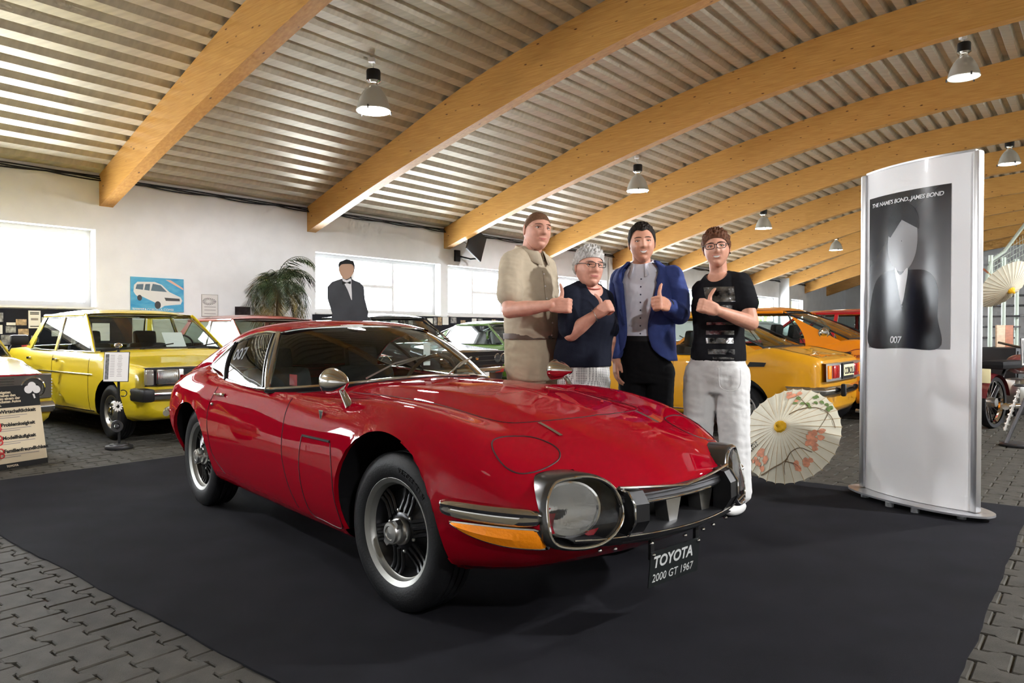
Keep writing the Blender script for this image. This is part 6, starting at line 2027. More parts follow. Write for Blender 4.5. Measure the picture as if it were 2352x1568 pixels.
def pshape(name, outline, m, off, n=60):
    P = crom(outline, n, True); c = P.mean(0)
    rows = [[pp(c[0] + (u - c[0]) * k, c[1] + (w - c[1]) * k, off) for u, w in P] for k in np.linspace(1, .02, 9)]
    MB().grid(rows, closed_v=True).build(name, m, pst)
pshape('print_shape', [(.02, .01), (.01, .2), (.10, .42), (.28, .50), (.55, .50), (.78, .48), (.88, .38), (.88, .2), (.90, .01), (.5, .005)], M_PBLK, .003)
pshape('print_shape', [(.34, .78), (.30, .68), (.33, .57), (.43, .50), (.55, .50), (.64, .58), (.67, .70), (.64, .82), (.52, .87), (.40, .86)], M_PGRY, .0036)
pshape('print_shape', [(.30, .76), (.33, .86), (.44, .92), (.58, .91), (.67, .84), (.68, .75), (.62, .81), (.50, .83), (.38, .81), (.34, .72)], M_PBLK, .0044)
pshape('print_shape', [(.40, .52), (.47, .47), (.56, .51), (.54, .40), (.49, .28), (.44, .40)], M_PWHT, .0044, 40)
def ptext(s_, u0, w0, size, **kw):
    W_ = (PV1 - PV0) * PW; H_ = PZ1 - PZ0
    text('poster_lettering', s_, size, M_PWHT, lambda v: pp(u0 + v.x / W_, w0 + v.y / H_, .005 + v.z), pst, depth=.0003, **kw)
ptext("THE NAME'S BOND...JAMES BOND", .05, .935, .0365, bold=.0008, shear=.2, space=.93)
ptext('007', .34, .035, .062, bold=.0012, shear=.12, space=.9)

# ---- paper parasols
M_PAPERP = mat('oiled_paper', (.66, .63, .50), .6, noise=.06, nscale=14)
M_BAMBOO = mat('bamboo', (.42, .30, .15), .5)
M_BRANCH = mat('painted_branch', (.12, .075, .03), .7); M_BLOSSOM = mat('painted_blossom', (.70, .30, .18), .7, noise=.3, nscale=30); M_LEAFP = mat('painted_leaf', (.13, .2, .06), .7)
def parasol(label, loc, axis, R, depth, shaft, roll=0.0, painted=True):
    root = thing('paper_parasol', label, 'parasol', loc)
    root.rotation_mode = 'QUATERNION'
    root.rotation_quaternion = Vector(axis).to_track_quat('Z', 'Y') @ Matrix.Rotation(roll, 3, 'Z').to_quaternion()
    NP = 34
    def surf(r, a, off=0):      # r 0..1
        return Vector((R * r * math.cos(a), R * r * math.sin(a), depth * (1 - r ** 1.15) + off))
    da = 2 * PI / NP
    pn = MB()
    rows = []
    for r in np.linspace(.04, 1, 7):
        row = []
        for k in range(5):
            t = k / 4; a = (t - .5) * da * .985
            row.append(surf(r * (1 - (.018 * math.sin(t * PI) if r > .95 else 0)), a, -.006 * r * math.sin(t * PI)))
        rows.append(row)
    pn.grid(rows); pm_ = pn.data('paper_panel', M_PAPERP)
    rb = MB(); rb.tube([surf(r, 0, .0005) for r in (.03, .5, 1.015)], .0022, 5); rm = rb.data('rib', M_BAMBOO)
    for k in range(NP):
        o = link('paper_panel', pm_, root); o.rotation_euler = (0, 0, k * da)
        o = link('rib', rm, root); o.rotation_euler = (0, 0, k * da + da / 2)
    MB().lathe([(.050, depth - .022), (.042, depth + .004), (.022, depth + .018), (.012, depth + .045), (.001, depth + .048)], 10, None).build('crown_cap', mat('yellow_cloth', (.75, .42, .01), .7), root, angle=20)
    MB().tube([(0, 0, depth), (0, 0, depth - shaft)], .008, 8).build('shaft', M_BAMBOO, root)
    MB().tube([(0, 0, depth - shaft + .09), (0, 0, depth - shaft)], [.011, .014], 10).build('handle_grip', mat('red_brown_grip', (.22, .06, .02), .5), root)
    for k in range(0, NP, 2): MB().tube([surf(.55, k * da + da / 2, -.004), Vector((0, 0, depth - shaft * .55))], .0018, 4).build('strut', M_BAMBOO, root)
    if painted:
        rnd = random.Random(4)
        def flat_blob(r, a, w, h, m, nm):
            P = [surf(r + w * math.cos(t) * (1 + .3 * math.sin(3 * t)), a + h * math.sin(t) / max(r, .15), .0025) for t in np.linspace(0, 2 * PI, 10, endpoint=False)]
            c = surf(r, a, .003)
            q = MB(); q.add([c] + P, [(0, i + 1, (i + 1) % 10 + 1) for i in range(10)]); q.build(nm, m, root)
        def branch(pts, wd):
            P = crom(pts, 24)
            MB().tube([surf(r, a, .002) for r, a in P], [wd * (1 - .6 * i / 23) for i in range(24)], 5, flat=.4).build('painted_branch', M_BRANCH, root)
        branch([(.95, -1.35), (.75, -1.10), (.62, -.75), (.50, -.45), (.52, -.1), (.70, .05)], .006)
        branch([(.62, -.75), (.70, -.50), (.82, -.42)], .004); branch([(.55, -.6), (.68, -.78), (.85, -.80)], .004)
        branch([(.30, 1.9), (.5, 1.7), (.72, 1.45), (.85, 1.15), (.90, .8)], .005); branch([(.62, 1.55), (.7, 1.9), (.85, 2.2)], .003); branch([(.85, 1.2), (.7, .9), (.6, .6)], .003)
        for cr, ca, nn_, sr, sa in ((.62, .45, 16, .10, .35), (.72, -1.55, 18, .15, .18), (.70, -.30, 8, .10, .2), (.75, 2.3, 8, .15, .25)):
            for i in range(nn_): flat_blob(cr + rnd.uniform(-sr, sr), ca + rnd.uniform(-sa, sa), rnd.uniform(.035, .06), rnd.uniform(.035, .06), M_BLOSSOM, 'painted_blossom')
        for i in range(14): flat_blob(rnd.uniform(.6, .95), rnd.uniform(1.2, 2.2), .03, .05, M_LEAFP, 'painted_leaf')
        for i in range(7):      # brush characters
            for j in range(2):
                r0, a0 = .60 + .04 * i, -1.95 - j * .10
                MB().tube([surf(r0 + rnd.uniform(-.012, .012), a0 + rnd.uniform(-.04, .04), .002) for _ in range(4)], .0028, 4, flat=.4).build('brush_stroke', M_INK, root)
    return root
AX = Vector((-.66, -.56, .50)).normalized()
parasol('open painted paper parasol lying on the floor behind the white trousers', (2.063, 5.37, .353), AX, .385, .16, .60, roll=-.55)
parasol('plain paper parasol hung in front of the steel stair', (6.32, 9.3, 1.72), Vector((.25, -.75, -.62)), .36, .14, .5, painted=False)

# ---- info stand built from car parts, by the yellow saloon
def page(name, parent, T, w, h, lines, m=M_PAPER, photo=True):
    fr_ = MB(); fr_.box((0, 0, -.004), (w + .012, h + .012, .006)); fr_.v = [tuple(T @ Vector(v)) for v in fr_.v]
    f = fr_.build(name, M_DARKSTEEL, parent, smooth=False)
    sh = MB(); sh.box((0, 0, .0005), (w, h, .002)); sh.v = [tuple(T @ Vector(v)) for v in sh.v]; sh.build('page_sheet', m, f, smooth=False)
    if photo:
        q = MB(); q.box((-w * .38, 0, .0022), (w * .15, h * .88, .001)); q.v = [tuple(T @ Vector(v)) for v in q.v]; q.build('page_picture', mat('grey_print', (.16, .16, .16), .6, noise=.5, nscale=40), f, smooth=False)
    q = MB()
    for i in range(lines):
        y = h * .40 - i * h * .78 / lines
        q.box((-w * .16, y, .0022), (w * .18, h * .012, .0008)); q.box((w * .14, y, .0022), (w * .22 * (.6 + .4 * math.sin(i * 2.3) ** 2), h * .012, .0008))
    q.v = [tuple(T @ Vector(v)) for v in q.v]; q.build('page_print', mat('grey_ink', (.25, .22, .22), .6), f, smooth=False)
    return f
st = thing('info_stand', 'info sheet stand made of car parts with a white daisy, beside the yellow saloon', 'stand', (-3.77, 6.92, 0))
MB().lathe([(.001, .004), (.118, .004), (.122, .012), (.118, .03), (.085, .034), (.08, .045), (.05, .05), (.001, .05)], 32, None, cap=False).build('brake_disc_base', M_DARKSTEEL, st)
MB().tube([(0, 0, .04), (0, 0, .98)], .012, 10).build('pole', M_BLACK, st)
MB().lathe([(.055, -.008), (.058, 0), (.055, .008), (.032, .008), (.03, 0), (.032, -.008)], 32, lambda v: Vector((v.x - .01, -v.z - .015, v.y + .215)), cap=False).build('gear_ring', M_DARKSTEEL, st)
MB().lathe([(.012, -.012), (.024, 0), (.012, .012)], 24, lambda v: Vector((v.x - .01, -v.z - .015, v.y + .215))).build('gear_hub', M_DARKSTEEL, st)
for k in range(12):
    a = 2 * PI * k / 12
    MB().sphere((math.cos(a) * .035 + .0, -.022, .405 + math.sin(a) * .035), (.018, .003, .009), 10, 6, Matrix.Rotation(-a, 3, 'Y')).build('petal', M_PAPER, st)
MB().sphere((0, -.026, .405), .009, 10, 6).build('flower_eye', M_INK, st)
MB().tube([(.035 * math.cos(a) + .045, -.005, .53 + .03 * math.sin(a)) for a in np.linspace(-2.2, 2.2, 16)], .005, 6).build('hook', M_BLACK, st)
page('page_frame', st, frame((-.005, -.03, .785), (1, .05, 0), (0, .12, 1)), .225, .275, 14)
MB().lathe([(.001, .028), (.03, .02), (.036, 0), (.03, -.012), (.012, -.02)], 20, lambda v: v + Vector((0, 0, .985)), cap=False).build('knob', M_CHROME, st)

# ---- leaning notice board
B0 = Vector((-3.975, 6.17, 0)); bd_ = Vector((.436, .90, 0)).normalized(); ln = Vector((-.13, .03, .66)).normalized()
nbd = thing('notice_board', 'leaning cream and black notice board with German headings and red clovers', 'sign', B0)
BT = frame((0, 0, .0), bd_, ln)       # x towards the far end, y up the board ; the front looks to the aisle
mb = MB(); mb.box((-.40, .34, 0), (.80, .68, .012)); mb.v = [tuple(BT @ Vector(v)) for v in mb.v]
M_CREAM = mat('cream_board', (.66, .56, .38), .7)
bo = mb.build('board', M_CREAM, nbd, smooth=False)
fs_ = 1 if (BT.to_3x3() @ Vector((0, 0, 1))).dot(-B0) > 0 else -1
def bshape(name, rect, m, z, parent=bo):
    q = MB(); q.box(((rect[0] + rect[2]) / 2, (rect[1] + rect[3]) / 2, fs_ * z), (rect[2] - rect[0], rect[3] - rect[1], .0012)); q.v = [tuple(BT @ Vector(v)) for v in q.v]
    return q.build(name, m, parent, smooth=False)
bshape('header_band', (-.80, .50, 0, .68), M_INK, .0068)
bshape('footer_band', (-.80, 0, 0, .045), M_INK, .0068)
def btext(s_, x, y, size, m, bold=.001, w=1.0):
    TT = BT @ Matrix.Translation((x, y, fs_ * .008))
    text('board_lettering', s_, size, m, TT, bo, depth=.0003, bold=bold)
for i, s_ in enumerate(('Diese', 'vier wichtigsten', 'Gründe haben den', 'Corolla zu einem der', 'erfolgreichsten Autos', 'gemacht.')): btext(s_, -.42, .645 - i * .026, .030, M_CREAM, .0012)
for i, s_ in enumerate(('Wirtschaftlichkeit', 'Problemlosigkeit', 'Modellhäufigkeit', 'Familienfreundlichkeit')):
    y = .455 - i * .108
    btext(s_, -.335, y, .040, M_INK, .0016)
    bshape('small_print', (-.36, y - .024, -.12 + .02 * i, y - .019), mat('grey_ink'), .0068); bshape('small_print', (-.36, y - .040, -.18 - .01 * i, y - .035), mat('grey_ink'), .0068)
    for k in range(4):
        a = PI / 4 + k * PI / 2
        c = Vector((-.375 + .022 * math.cos(a), y + .0 + .022 * math.sin(a), fs_ * .0085))
        MB().tube([BT @ (c + Vector((.022 * math.cos(t), .022 * math.sin(t), 0))) for t in np.linspace(0, 2 * PI, 18, endpoint=False)], .006, 6, True, flat=.5).build('clover_leaf', mat('clover_red', (.55, .03, .03), .6), bo)
btext('TOYOTA', -.33, .014, .022, M_CREAM)
cl = MB()
for dx, dy, r in ((-.035, .015, .034), (.03, .012, .034), (-.002, .045, .034)):
    cl.lathe([(r, 0), (.001, .0012)], 20, lambda v, dx=dx, dy=dy: BT @ Vector((v.x - .05 + dx, v.y + .625 + dy, fs_ * (.0085 + v.z))), cap=False)
cl.prism([(-.058, .60), (-.042, .60), (-.035, .565), (-.048, .560)], .0085, .0095, lambda v: BT @ Vector((v.x, v.y, fs_ * v.z)))
cl.build('white_clover', M_PAPER, bo)
MB().tube([BT @ Vector((-.4, .6, -fs_ * .01)), Vector((-.45, -.10, .01)) + Vector((0, 0, 0))], .012, 8).build('prop_leg', M_DARKSTEEL, nbd)

# ---- things on the window wall
def wall_rect(name, s0, s1, z0, z1, m, d=.012, parent=None, off=0.0):
    off += .002; mb = MB(); seg_box(mb, s0, s1, N_WALL - off - d, N_WALL - off, z0, z1)
    return mb.build(name, m, parent, smooth=False)
bl = thing('car_poster', 'blue poster of a white estate car on the white wall', 'poster', RW(5.24, N_WALL - .002, 1.69))
def wr_loc(o): return o
inv = Matrix.Translation(-RW(5.24, N_WALL, 1.69))
M_BLUE = mat('poster_blue', (.03, .30, .56), .35, noise=.7, nscale=4, col2=(.12, .45, .62), stretch=(1, 1, 3))
TW = frame((0, -.0, 0), RW(1, 0), (0, 0, 1))        # x along the wall, y up, z into the room
def wshape(root, name, pts, m, z):
    mb = MB(); n_ = len(pts)
    mb.add([TW @ Vector((x, y, z)) for x, y in pts] + [TW @ Vector((x, y, z - .001)) for x, y in pts], [tuple(range(n_))] + [(i, (i + 1) % n_, n_ + (i + 1) % n_, n_ + i) for i in range(n_)])
    return mb.build(name, m, root, smooth=False)
zin = 1 if (TW.to_3x3() @ Vector((0, 0, 1))).dot(RW(0, -1)) > 0 else -1
Z = lambda z: zin * z
mbp = MB(); mbp.box((0, 0, Z(.006)), (.82, .53, .012)); mbp.v = [tuple(TW @ Vector(v)) for v in mbp.v]; mbp.build('poster_board', M_BLUE, bl, smooth=False)
M_CARW = mat('poster_car_white', (.72, .72, .68), .4)
wshape(bl, 'printed_car', [(-.37, .04), (-.36, .14), (-.31, .19), (-.05, .20), (.06, .16), (.18, .05), (.36, -.03), (.385, -.08), (.36, -.14), (.10, -.17), (.04, -.21), (-.03, -.18), (-.05, -.12), (-.25, -.03), (-.28, -.06), (-.34, -.01)], M_CARW, Z(.0135))
for pts in ([(-.34, .08), (-.32, .15), (-.22, .16), (-.23, .07)], [(-.21, .07), (-.19, .16), (-.12, .165), (-.13, .06)], [(-.11, .06), (-.08, .17), (.04, .15), (.14, .05)]):
    wshape(bl, 'printed_window', pts, mat('poster_glass', (.10, .16, .2), .4), Z(.0145))
wshape(bl, 'printed_grille', [(.10, -.04), (.34, -.05), (.345, -.09), (.12, -.09)], mat('poster_dark', (.05, .05, .05), .4), Z(.0145))
for x, y, r in ((-.28, -.055, .045), (-.005, -.16, .06)): wshape(bl, 'printed_wheel', [(x + r * .8 * math.cos(a), y + r * math.sin(a)) for a in np.linspace(0, 2 * PI, 18, endpoint=False)], mat('poster_dark'), Z(.0146))
wshape(bl, 'printed_streak', [(.12, .24), (.20, .24), (.40, .12), (.40, .09), (.25, .17)], mat('poster_pink', (.75, .45, .35), .5), Z(.0135))
for v_, s_, x in ((0, 'TOYOTA', -.39), (1, 'COROLLA COMBI', -.17)):
    text('poster_lettering', s_, .052, M_PAPER, TW @ Matrix.Translation((x, -.25, Z(.014))), bl, depth=.0004, bold=.0018 if v_ == 0 else 0)
ce = thing('certificate', 'white certificate with a black sunburst on the wall below the poster edge', 'picture', RW(6.09, N_WALL - .002, 1.547))
mbp = MB(); mbp.box((0, 0, Z(.006)), (.285, .365, .012)); mbp.v = [tuple(TW @ Vector(v)) for v in mbp.v]; mbp.build('frame', mat('silver_frame', (.5, .48, .45), .4, .5), ce, smooth=False)
mbp = MB(); mbp.box((0, 0, Z(.0125)), (.265, .345, .002)); mbp.v = [tuple(TW @ Vector(v)) for v in mbp.v]; mbp.build('sheet', M_PAPER, ce, smooth=False)
for k in range(22):
    a = 2 * PI * k / 22
    wshape(ce, 'sun_ray', [(-.03 + .028 * math.cos(a), .065 + .022 * math.sin(a)), (-.03 + (.10 + .04 * max(0, math.cos(a))) * math.cos(a - .06), .065 + .06 * math.sin(a - .06)), (-.03 + (.10 + .04 * max(0, math.cos(a))) * math.cos(a + .06), .065 + .06 * math.sin(a + .06))], M_INK, Z(.0145))
for y in (-.03, -.08, -.14): wshape(ce, 'print_line', [(-.1, y), (.1, y), (.1, y + .008), (-.1, y + .008)], mat('grey_ink'), Z(.0145))
dp = wall_rect('framed_picture', 6.54, 6.82, 1.33, 1.54, mat('dark_photo', (.05, .03, .035), .4, noise=.6, nscale=12), .015)
tag(dp, 'small dark framed photo low on the wall beside the palm', 'picture')
pb = wall_rect('pinboard', -1.0, 4.845, .55, 1.43, mat('black_felt', (.008, .008, .014), .9), .02)
tag(pb, 'long black pinboard under the first window, full of photos', 'board')
pb2 = wall_rect('pinboard', 8.1, 18.45, .55, 1.435, mat('black_felt'), .02)
tag(pb2, 'long black pinboard under the row of far windows', 'board')
PH = [(3.06, 3.175, 1.247, 1.37, 'g'), (3.211, 3.317, 1.203, 1.24, 'w'), (3.321, 3.447, 1.203, 1.286, 's'), (3.469, 3.617, 1.163, 1.407, 'n'), (3.63, 3.778, 1.174, 1.319, 'g'), (3.202, 3.32, 1.102, 1.189, 'g'),
      (3.06, 3.165, 1.086, 1.205, 'w'), (3.346, 3.471, 1.068, 1.154, 's'), (3.146, 3.302, .936, 1.071, 'g'), (3.5, 3.594, .968, 1.06, 'g'), (3.384, 3.485, .862, .948, 'r'), (3.17, 3.224, .86, .921, 'w'),
      (3.85, 3.96, 1.22, 1.31, 'g'), (4.0, 4.1, 1.24, 1.33, 's'), (3.9, 4.02, 1.08, 1.17, 'g'), (4.08, 4.2, 1.1, 1.2, 's'), (3.75, 3.84, 1.05, 1.13, 'w'), (4.28, 4.52, .98, 1.24, 'w'), (4.0, 4.1, .93, 1.02, 'g')]
PMAT = {'g': mat('grey_photo', (.34, .34, .33), .4, noise=.7, nscale=18), 's': mat('sepia_photo', (.48, .34, .2), .4, noise=.6, nscale=18), 'w': M_PAPER, 'n': M_PAPER, 'r': mat('red_photo', (.5, .06, .06), .4, noise=.6, nscale=14)}
PLAB = {'g': 'small grey photo pinned to the black board under the first window', 's': 'small sepia photo pinned to the black board under the first window', 'w': 'small white card pinned to the black board under the first window',
        'n': 'tall white notice with a car drawing pinned to the black board', 'r': 'photo of a red car pinned low on the black board'}
for a, b, z0, z1, k in PH:
    o = wall_rect('pinned_photo', a, b, z0, z1, PMAT[k], .003, None, .0215)
    tag(o, PLAB[k], 'photo', 'photos on the black pinboard')
    if k == 'n':
        for y in (.02, .19, .21): 
            q = MB(); seg_box(q, a + .02, b - .02, N_WALL - .0285, N_WALL - .0265, z0 + y, z0 + y + .012); q.build('print_line', M_INK, o, smooth=False)
        q = MB(); seg_box(q, a + .03, b - .03, N_WALL - .0285, N_WALL - .0265, z0 + .11, z0 + .14); q.build('print_drawing', mat('grey_ink'), o, smooth=False)
PH2 = [(11.05, 11.216, 1.28, 1.404), (11.247, 11.34, 1.25, 1.42), (11.371, 11.496, 1.25, 1.43), (11.517, 11.708, 1.26, 1.432), (11.779, 11.968, 1.3, 1.428), (12.11, 12.27, 1.2, 1.371), (12.49, 12.65, 1.25, 1.414), (12.69, 12.86, 1.25, 1.414),
       (8.5, 8.64, 1.22, 1.38), (8.8, 8.98, 1.26, 1.41), (9.2, 9.33, 1.23, 1.4), (9.6, 9.75, 1.25, 1.41), (10.0, 10.2, 1.25, 1.40), (10.5, 10.62, 1.24, 1.4), (13.2, 13.35, 1.25, 1.40), (13.9, 14.1, 1.25, 1.41)]
for i, (a, b, z0, z1) in enumerate(PH2):
    o = wall_rect('pinned_photo', a, b, z0, z1, (M_PAPER, PMAT['g'], PMAT['s'])[(i * 7) % 3], .003, None, .0215)
    tag(o, ('white sheet pinned under the far windows', 'grey picture sheet pinned under the far windows', 'brownish picture sheet pinned under the far windows')[(i * 7) % 3], 'photo', 'sheets on the far pinboard')
pi = MB().tube([RW(18.53, N_WALL - .03, z) for z in (0, 3.3)], .02, 10).build('downpipe', M_FRAME); tag(pi, 'white pipe running down the wall beside a window', 'pipe')

# ---- television on a wall arm
tv = thing('wall_monitor', 'black flat monitor tilted on a swing arm above the windows', 'monitor', RW(12.0, N_WALL - .02, 2.84))
TVR = Matrix.Rotation(ROOM_ROT, 3, 'Z')
MB().rbox((0, 0, 0), (.17, .05, .26), .01, TVR).build('wall_plate', M_BLACK, tv)
arm = [Vector((0, 0, 0)), RW(.32, -.12, -.06), RW(.46, -.32, -.04)]
MB().tube(arm, .022, 8).build('swing_arm', M_BLACK, tv)
ctr = RW(.10, -.50, .26)
nx_ = RW(.72, -.55, .0).normalized(); up_ = (Vector((0, 0, 1)) * .86 + RW(.48, .16, 0)).normalized()
side = up_.cross(RW(.1, 1, .25)).normalized()
Tv = frame(ctr, side, up_)
mbp = MB(); mbp.rbox((0, 0, 0), (.56, .66, .045), .012); mbp.v = [tuple(Tv @ Vector(v)) for v in mbp.v]; scr = mbp.build('screen_body', M_BLACK, tv)
mbp = MB(); mbp.rbox((0, 0, .03), (.2, .22, .03), .008); mbp.v = [tuple(Tv @ Vector(v)) for v in mbp.v]; mbp.build('rear_cover', M_INTERIOR, scr)
MB().tube(crom([arm[2], ctr + Vector((-.12, 0, -.1)), ctr + Vector((-.3, 0, .05)), RW(.02, 0, .45)], 20), .006, 6).build('cable', M_BLACK, tv)

# ---- palm in a pot
def palm():
    c = Vector((-3.94, 12.2, 0))
    root = thing('potted_palm', 'large dark palm with drooping fronds in front of the white wall', 'plant', c)
    MB().lathe([(.001, 0), (.17, 0), (.19, .02), (.23, .40), (.24, .42), (.215, .42), (.20, .38), (.001, .38)], 28, None, cap=False).build('pot', mat('terracotta', (.25, .11, .06), .8), root)
    MB().tube([(0, 0, .36), (.01, .0, 1.1), (0, 0, 1.88)], [.06, .05, .045], 10).build('trunk', mat('palm_bark', (.13, .09, .05), .9, bump=.5, bscale=30), root)
    ml = mat('palm_leaf', (.035, .055, .018), .45, noise=.4, nscale=6); ml2 = mat('palm_leaf_dry', (.16, .12, .035), .6, noise=.3, nscale=6)
    rnd = random.Random(11)
    for k in range(30):
        a = k * 2.39996 + rnd.uniform(-.2, .2)
        el = rnd.uniform(.15, 1.15) if k < 20 else rnd.uniform(-.5, .1)
        if k == 0: el = 1.45
        L = rnd.uniform(.72, .95)
        P = []
        d = Vector((math.cos(a), math.sin(a), 0))
        x, z, ang = 0, 1.86 + .10 * max(0, el), el
        for i in range(14):
            P.append(d * x + Vector((0, 0, z)))
            x += math.cos(ang) * L / 13; z += math.sin(ang) * L / 13; ang -= (.17 + .10 * (i / 13)) * (1 if el > -.2 else .6)
        mb = MB(); mb.tube(P, [.008 - .0005 * i for i in range(14)], 5)
        for i in range(2, 14):
            for q in range(2):
                for sg in (-1, 1):
                    t = (P[i] - P[i - 1]).normalized(); b = P[i - 1].lerp(P[i], q * .5)
                    sd = t.cross(Vector((0, 0, 1)));  sd = sd.normalized() if sd.length > .05 else Vector((-d.y, d.x, 0))
                    ln_ = .30 * math.sin(.25 + 2.6 * i / 14) + .05
                    dirn = (sd * sg * .75 + t * .55 + Vector((0, 0, -.35 - .15 * rnd.random()))).normalized()
                    w = t * .011
                    tip = b + dirn * ln_ + Vector((0, 0, -.07 * ln_))
                    mid = b + dirn * ln_ * .5
                    mb.add([b, mid + w, tip, mid - w], [(0, 1, 2, 3)])
        mb.build('frond', ml2 if k >= 20 or k % 5 == 4 else ml, root)
palm()

# ---- cardboard cut-out, plain stand-in figure
def standee():
    root = thing('cardboard_cutout', 'life-size cardboard cut-out of a figure in a dark suit behind the red coupe', 'cardboard figure', (-1.71, 7.5, .007), math.radians(-8))
    o = [(-.13, 0), (-.15, .5), (-.17, .95), (-.16, 1.15), (-.17, 1.24), (-.16, 1.30), (-.21, 1.45), (-.21, 1.58), (-.16, 1.63), (-.05, 1.665), (-.055, 1.70), (-.085, 1.74), (-.09, 1.80), (-.07, 1.84), (0, 1.86), (.07, 1.84), (.085, 1.79), (.075, 1.73), (.045, 1.69), (.05, 1.655), (.14, 1.62), (.18, 1.57), (.19, 1.45), (.225, 1.32), (.22, 1.24), (.19, 1.15), (.18, .95), (.15, .5), (.12, 0)]
    T = lambda v: Vector((v.x, v.z, v.y))
    b = MB(); b.prism(o, -.006, .006, T); bo_ = b.build('card', mat('dark_suit_print', (.035, .038, .045), .5, noise=.2, nscale=6), root, smooth=False)
    def sh(nm, pts, m, off): 
        q = MB(); P = [tuple(p) for p in crom(pts, 30, True)]; q.prism(P, -.0065 - off, -.0062, T); q.build(nm, m, bo_, smooth=False)
    sh('printed_head', [(-.08, 1.77), (-.072, 1.71), (-.03, 1.66), (.015, 1.66), (.06, 1.70), (.076, 1.77), (.05, 1.83), (-.05, 1.83)], mat('print_skin', (.48, .30, .20), .6), .001)
    sh('printed_hair', [(-.085, 1.78), (-.08, 1.83), (0, 1.858), (.075, 1.83), (.08, 1.78), (.05, 1.81), (-.05, 1.81)], M_INK, .002)
    sh('printed_shirt', [(-.05, 1.66), (.0, 1.645), (.045, 1.66), (.05, 1.58), (.055, 1.48), (.05, 1.44), (.01, 1.54)], mat('print_white'), .001)
    sh('printed_bow', [(-.045, 1.635), (.0, 1.62), (.04, 1.635), (.04, 1.605), (0, 1.615), (-.045, 1.60)], M_INK, .002)
    MB().prism([(0, 0), (.25, 0), (0, .9)], -.003, .003, lambda v: Vector((v.z, v.x + .006, v.y))).build('easel_back', mat('card_brown', (.35, .25, .15), .8), root, smooth=False)
standee()

# ---- right-hand background: stair frame, cabinet, motorcycle, stands
stair = thing('steel_stair', 'pale green steel stair frame with mesh sides', 'stair', (8.45, 12.7, 0))
M_PGREEN = mat('pale_green_steel', (.45, .52, .45), .4, .2)
for x, y in ((-.05, 0), (.42, .35), (.9, .7), (1.4, 1.05)):
    MB().tube([(x, y, 0), (x, y, 2.45)], .035, 10).build('post', M_PGREEN, stair)
MB().tube([(-.5, -.35, 1.3), (-.05, 0, 2.35), (.42, .35, 2.55), (1.4, 1.05, 3.3)], .03, 8).build('handrail', M_PGREEN, stair)
MB().tube([(-.5, -.35, .0), (-.5, -.35, 1.3)], .03, 8).build('post', M_PGREEN, stair)
for k in range(9): MB().rbox((-.45 + .2 * k, -.2 + .14 * k + .25, .2 + .2 * k), (.3, .7, .03), .006, Matrix.Rotation(.64, 3, 'Z')).build('tread', M_DARKSTEEL, stair)
mb = MB()
for k in range(14): mb.tube([(-.05 + .11 * k, .077 * k, 1.9 + .03 * k), (-.05 + .11 * k, .077 * k, 2.4 + .05 * k)], .004, 4)
for k in range(7): mb.tube([(-.05, 0, 1.9 + k * .08), (1.4, 1.05, 2.35 + k * .1)], .004, 4)
mb.build('mesh_panel', M_PGREEN, stair)
cab = thing('black_cabinet', 'low black cabinet with a light wooden board standing on it', 'cabinet', (6.75, 9.9, 0), .6)
MB().rbox((.3, 0, .45), (1.2, .5, .9), .01).build('carcass', M_BLACK, cab)
for k in range(3): MB().rbox((-.08 + .38 * k, -.255, .45), (.35, .015, .82), .005).build('door', M_BLACK, cab)
wb_ = thing('wood_board', 'light wooden board with a red-brown half standing on the black cabinet', 'board', (6.62, 9.85, .905), .6)
MB().rbox((.08, 0, .15), (.26, .02, .30), .003).build('pale_panel', mat('pale_oak', (.5, .36, .24), .5, noise=.2, nscale=6, stretch=(1, 1, 8)), wb_)
MB().rbox((.34, 0, .15), (.25, .02, .30), .003).build('dark_panel', mat('cherry_wood', (.32, .11, .05), .5, noise=.25, nscale=6, stretch=(1, 1, 8)), wb_)

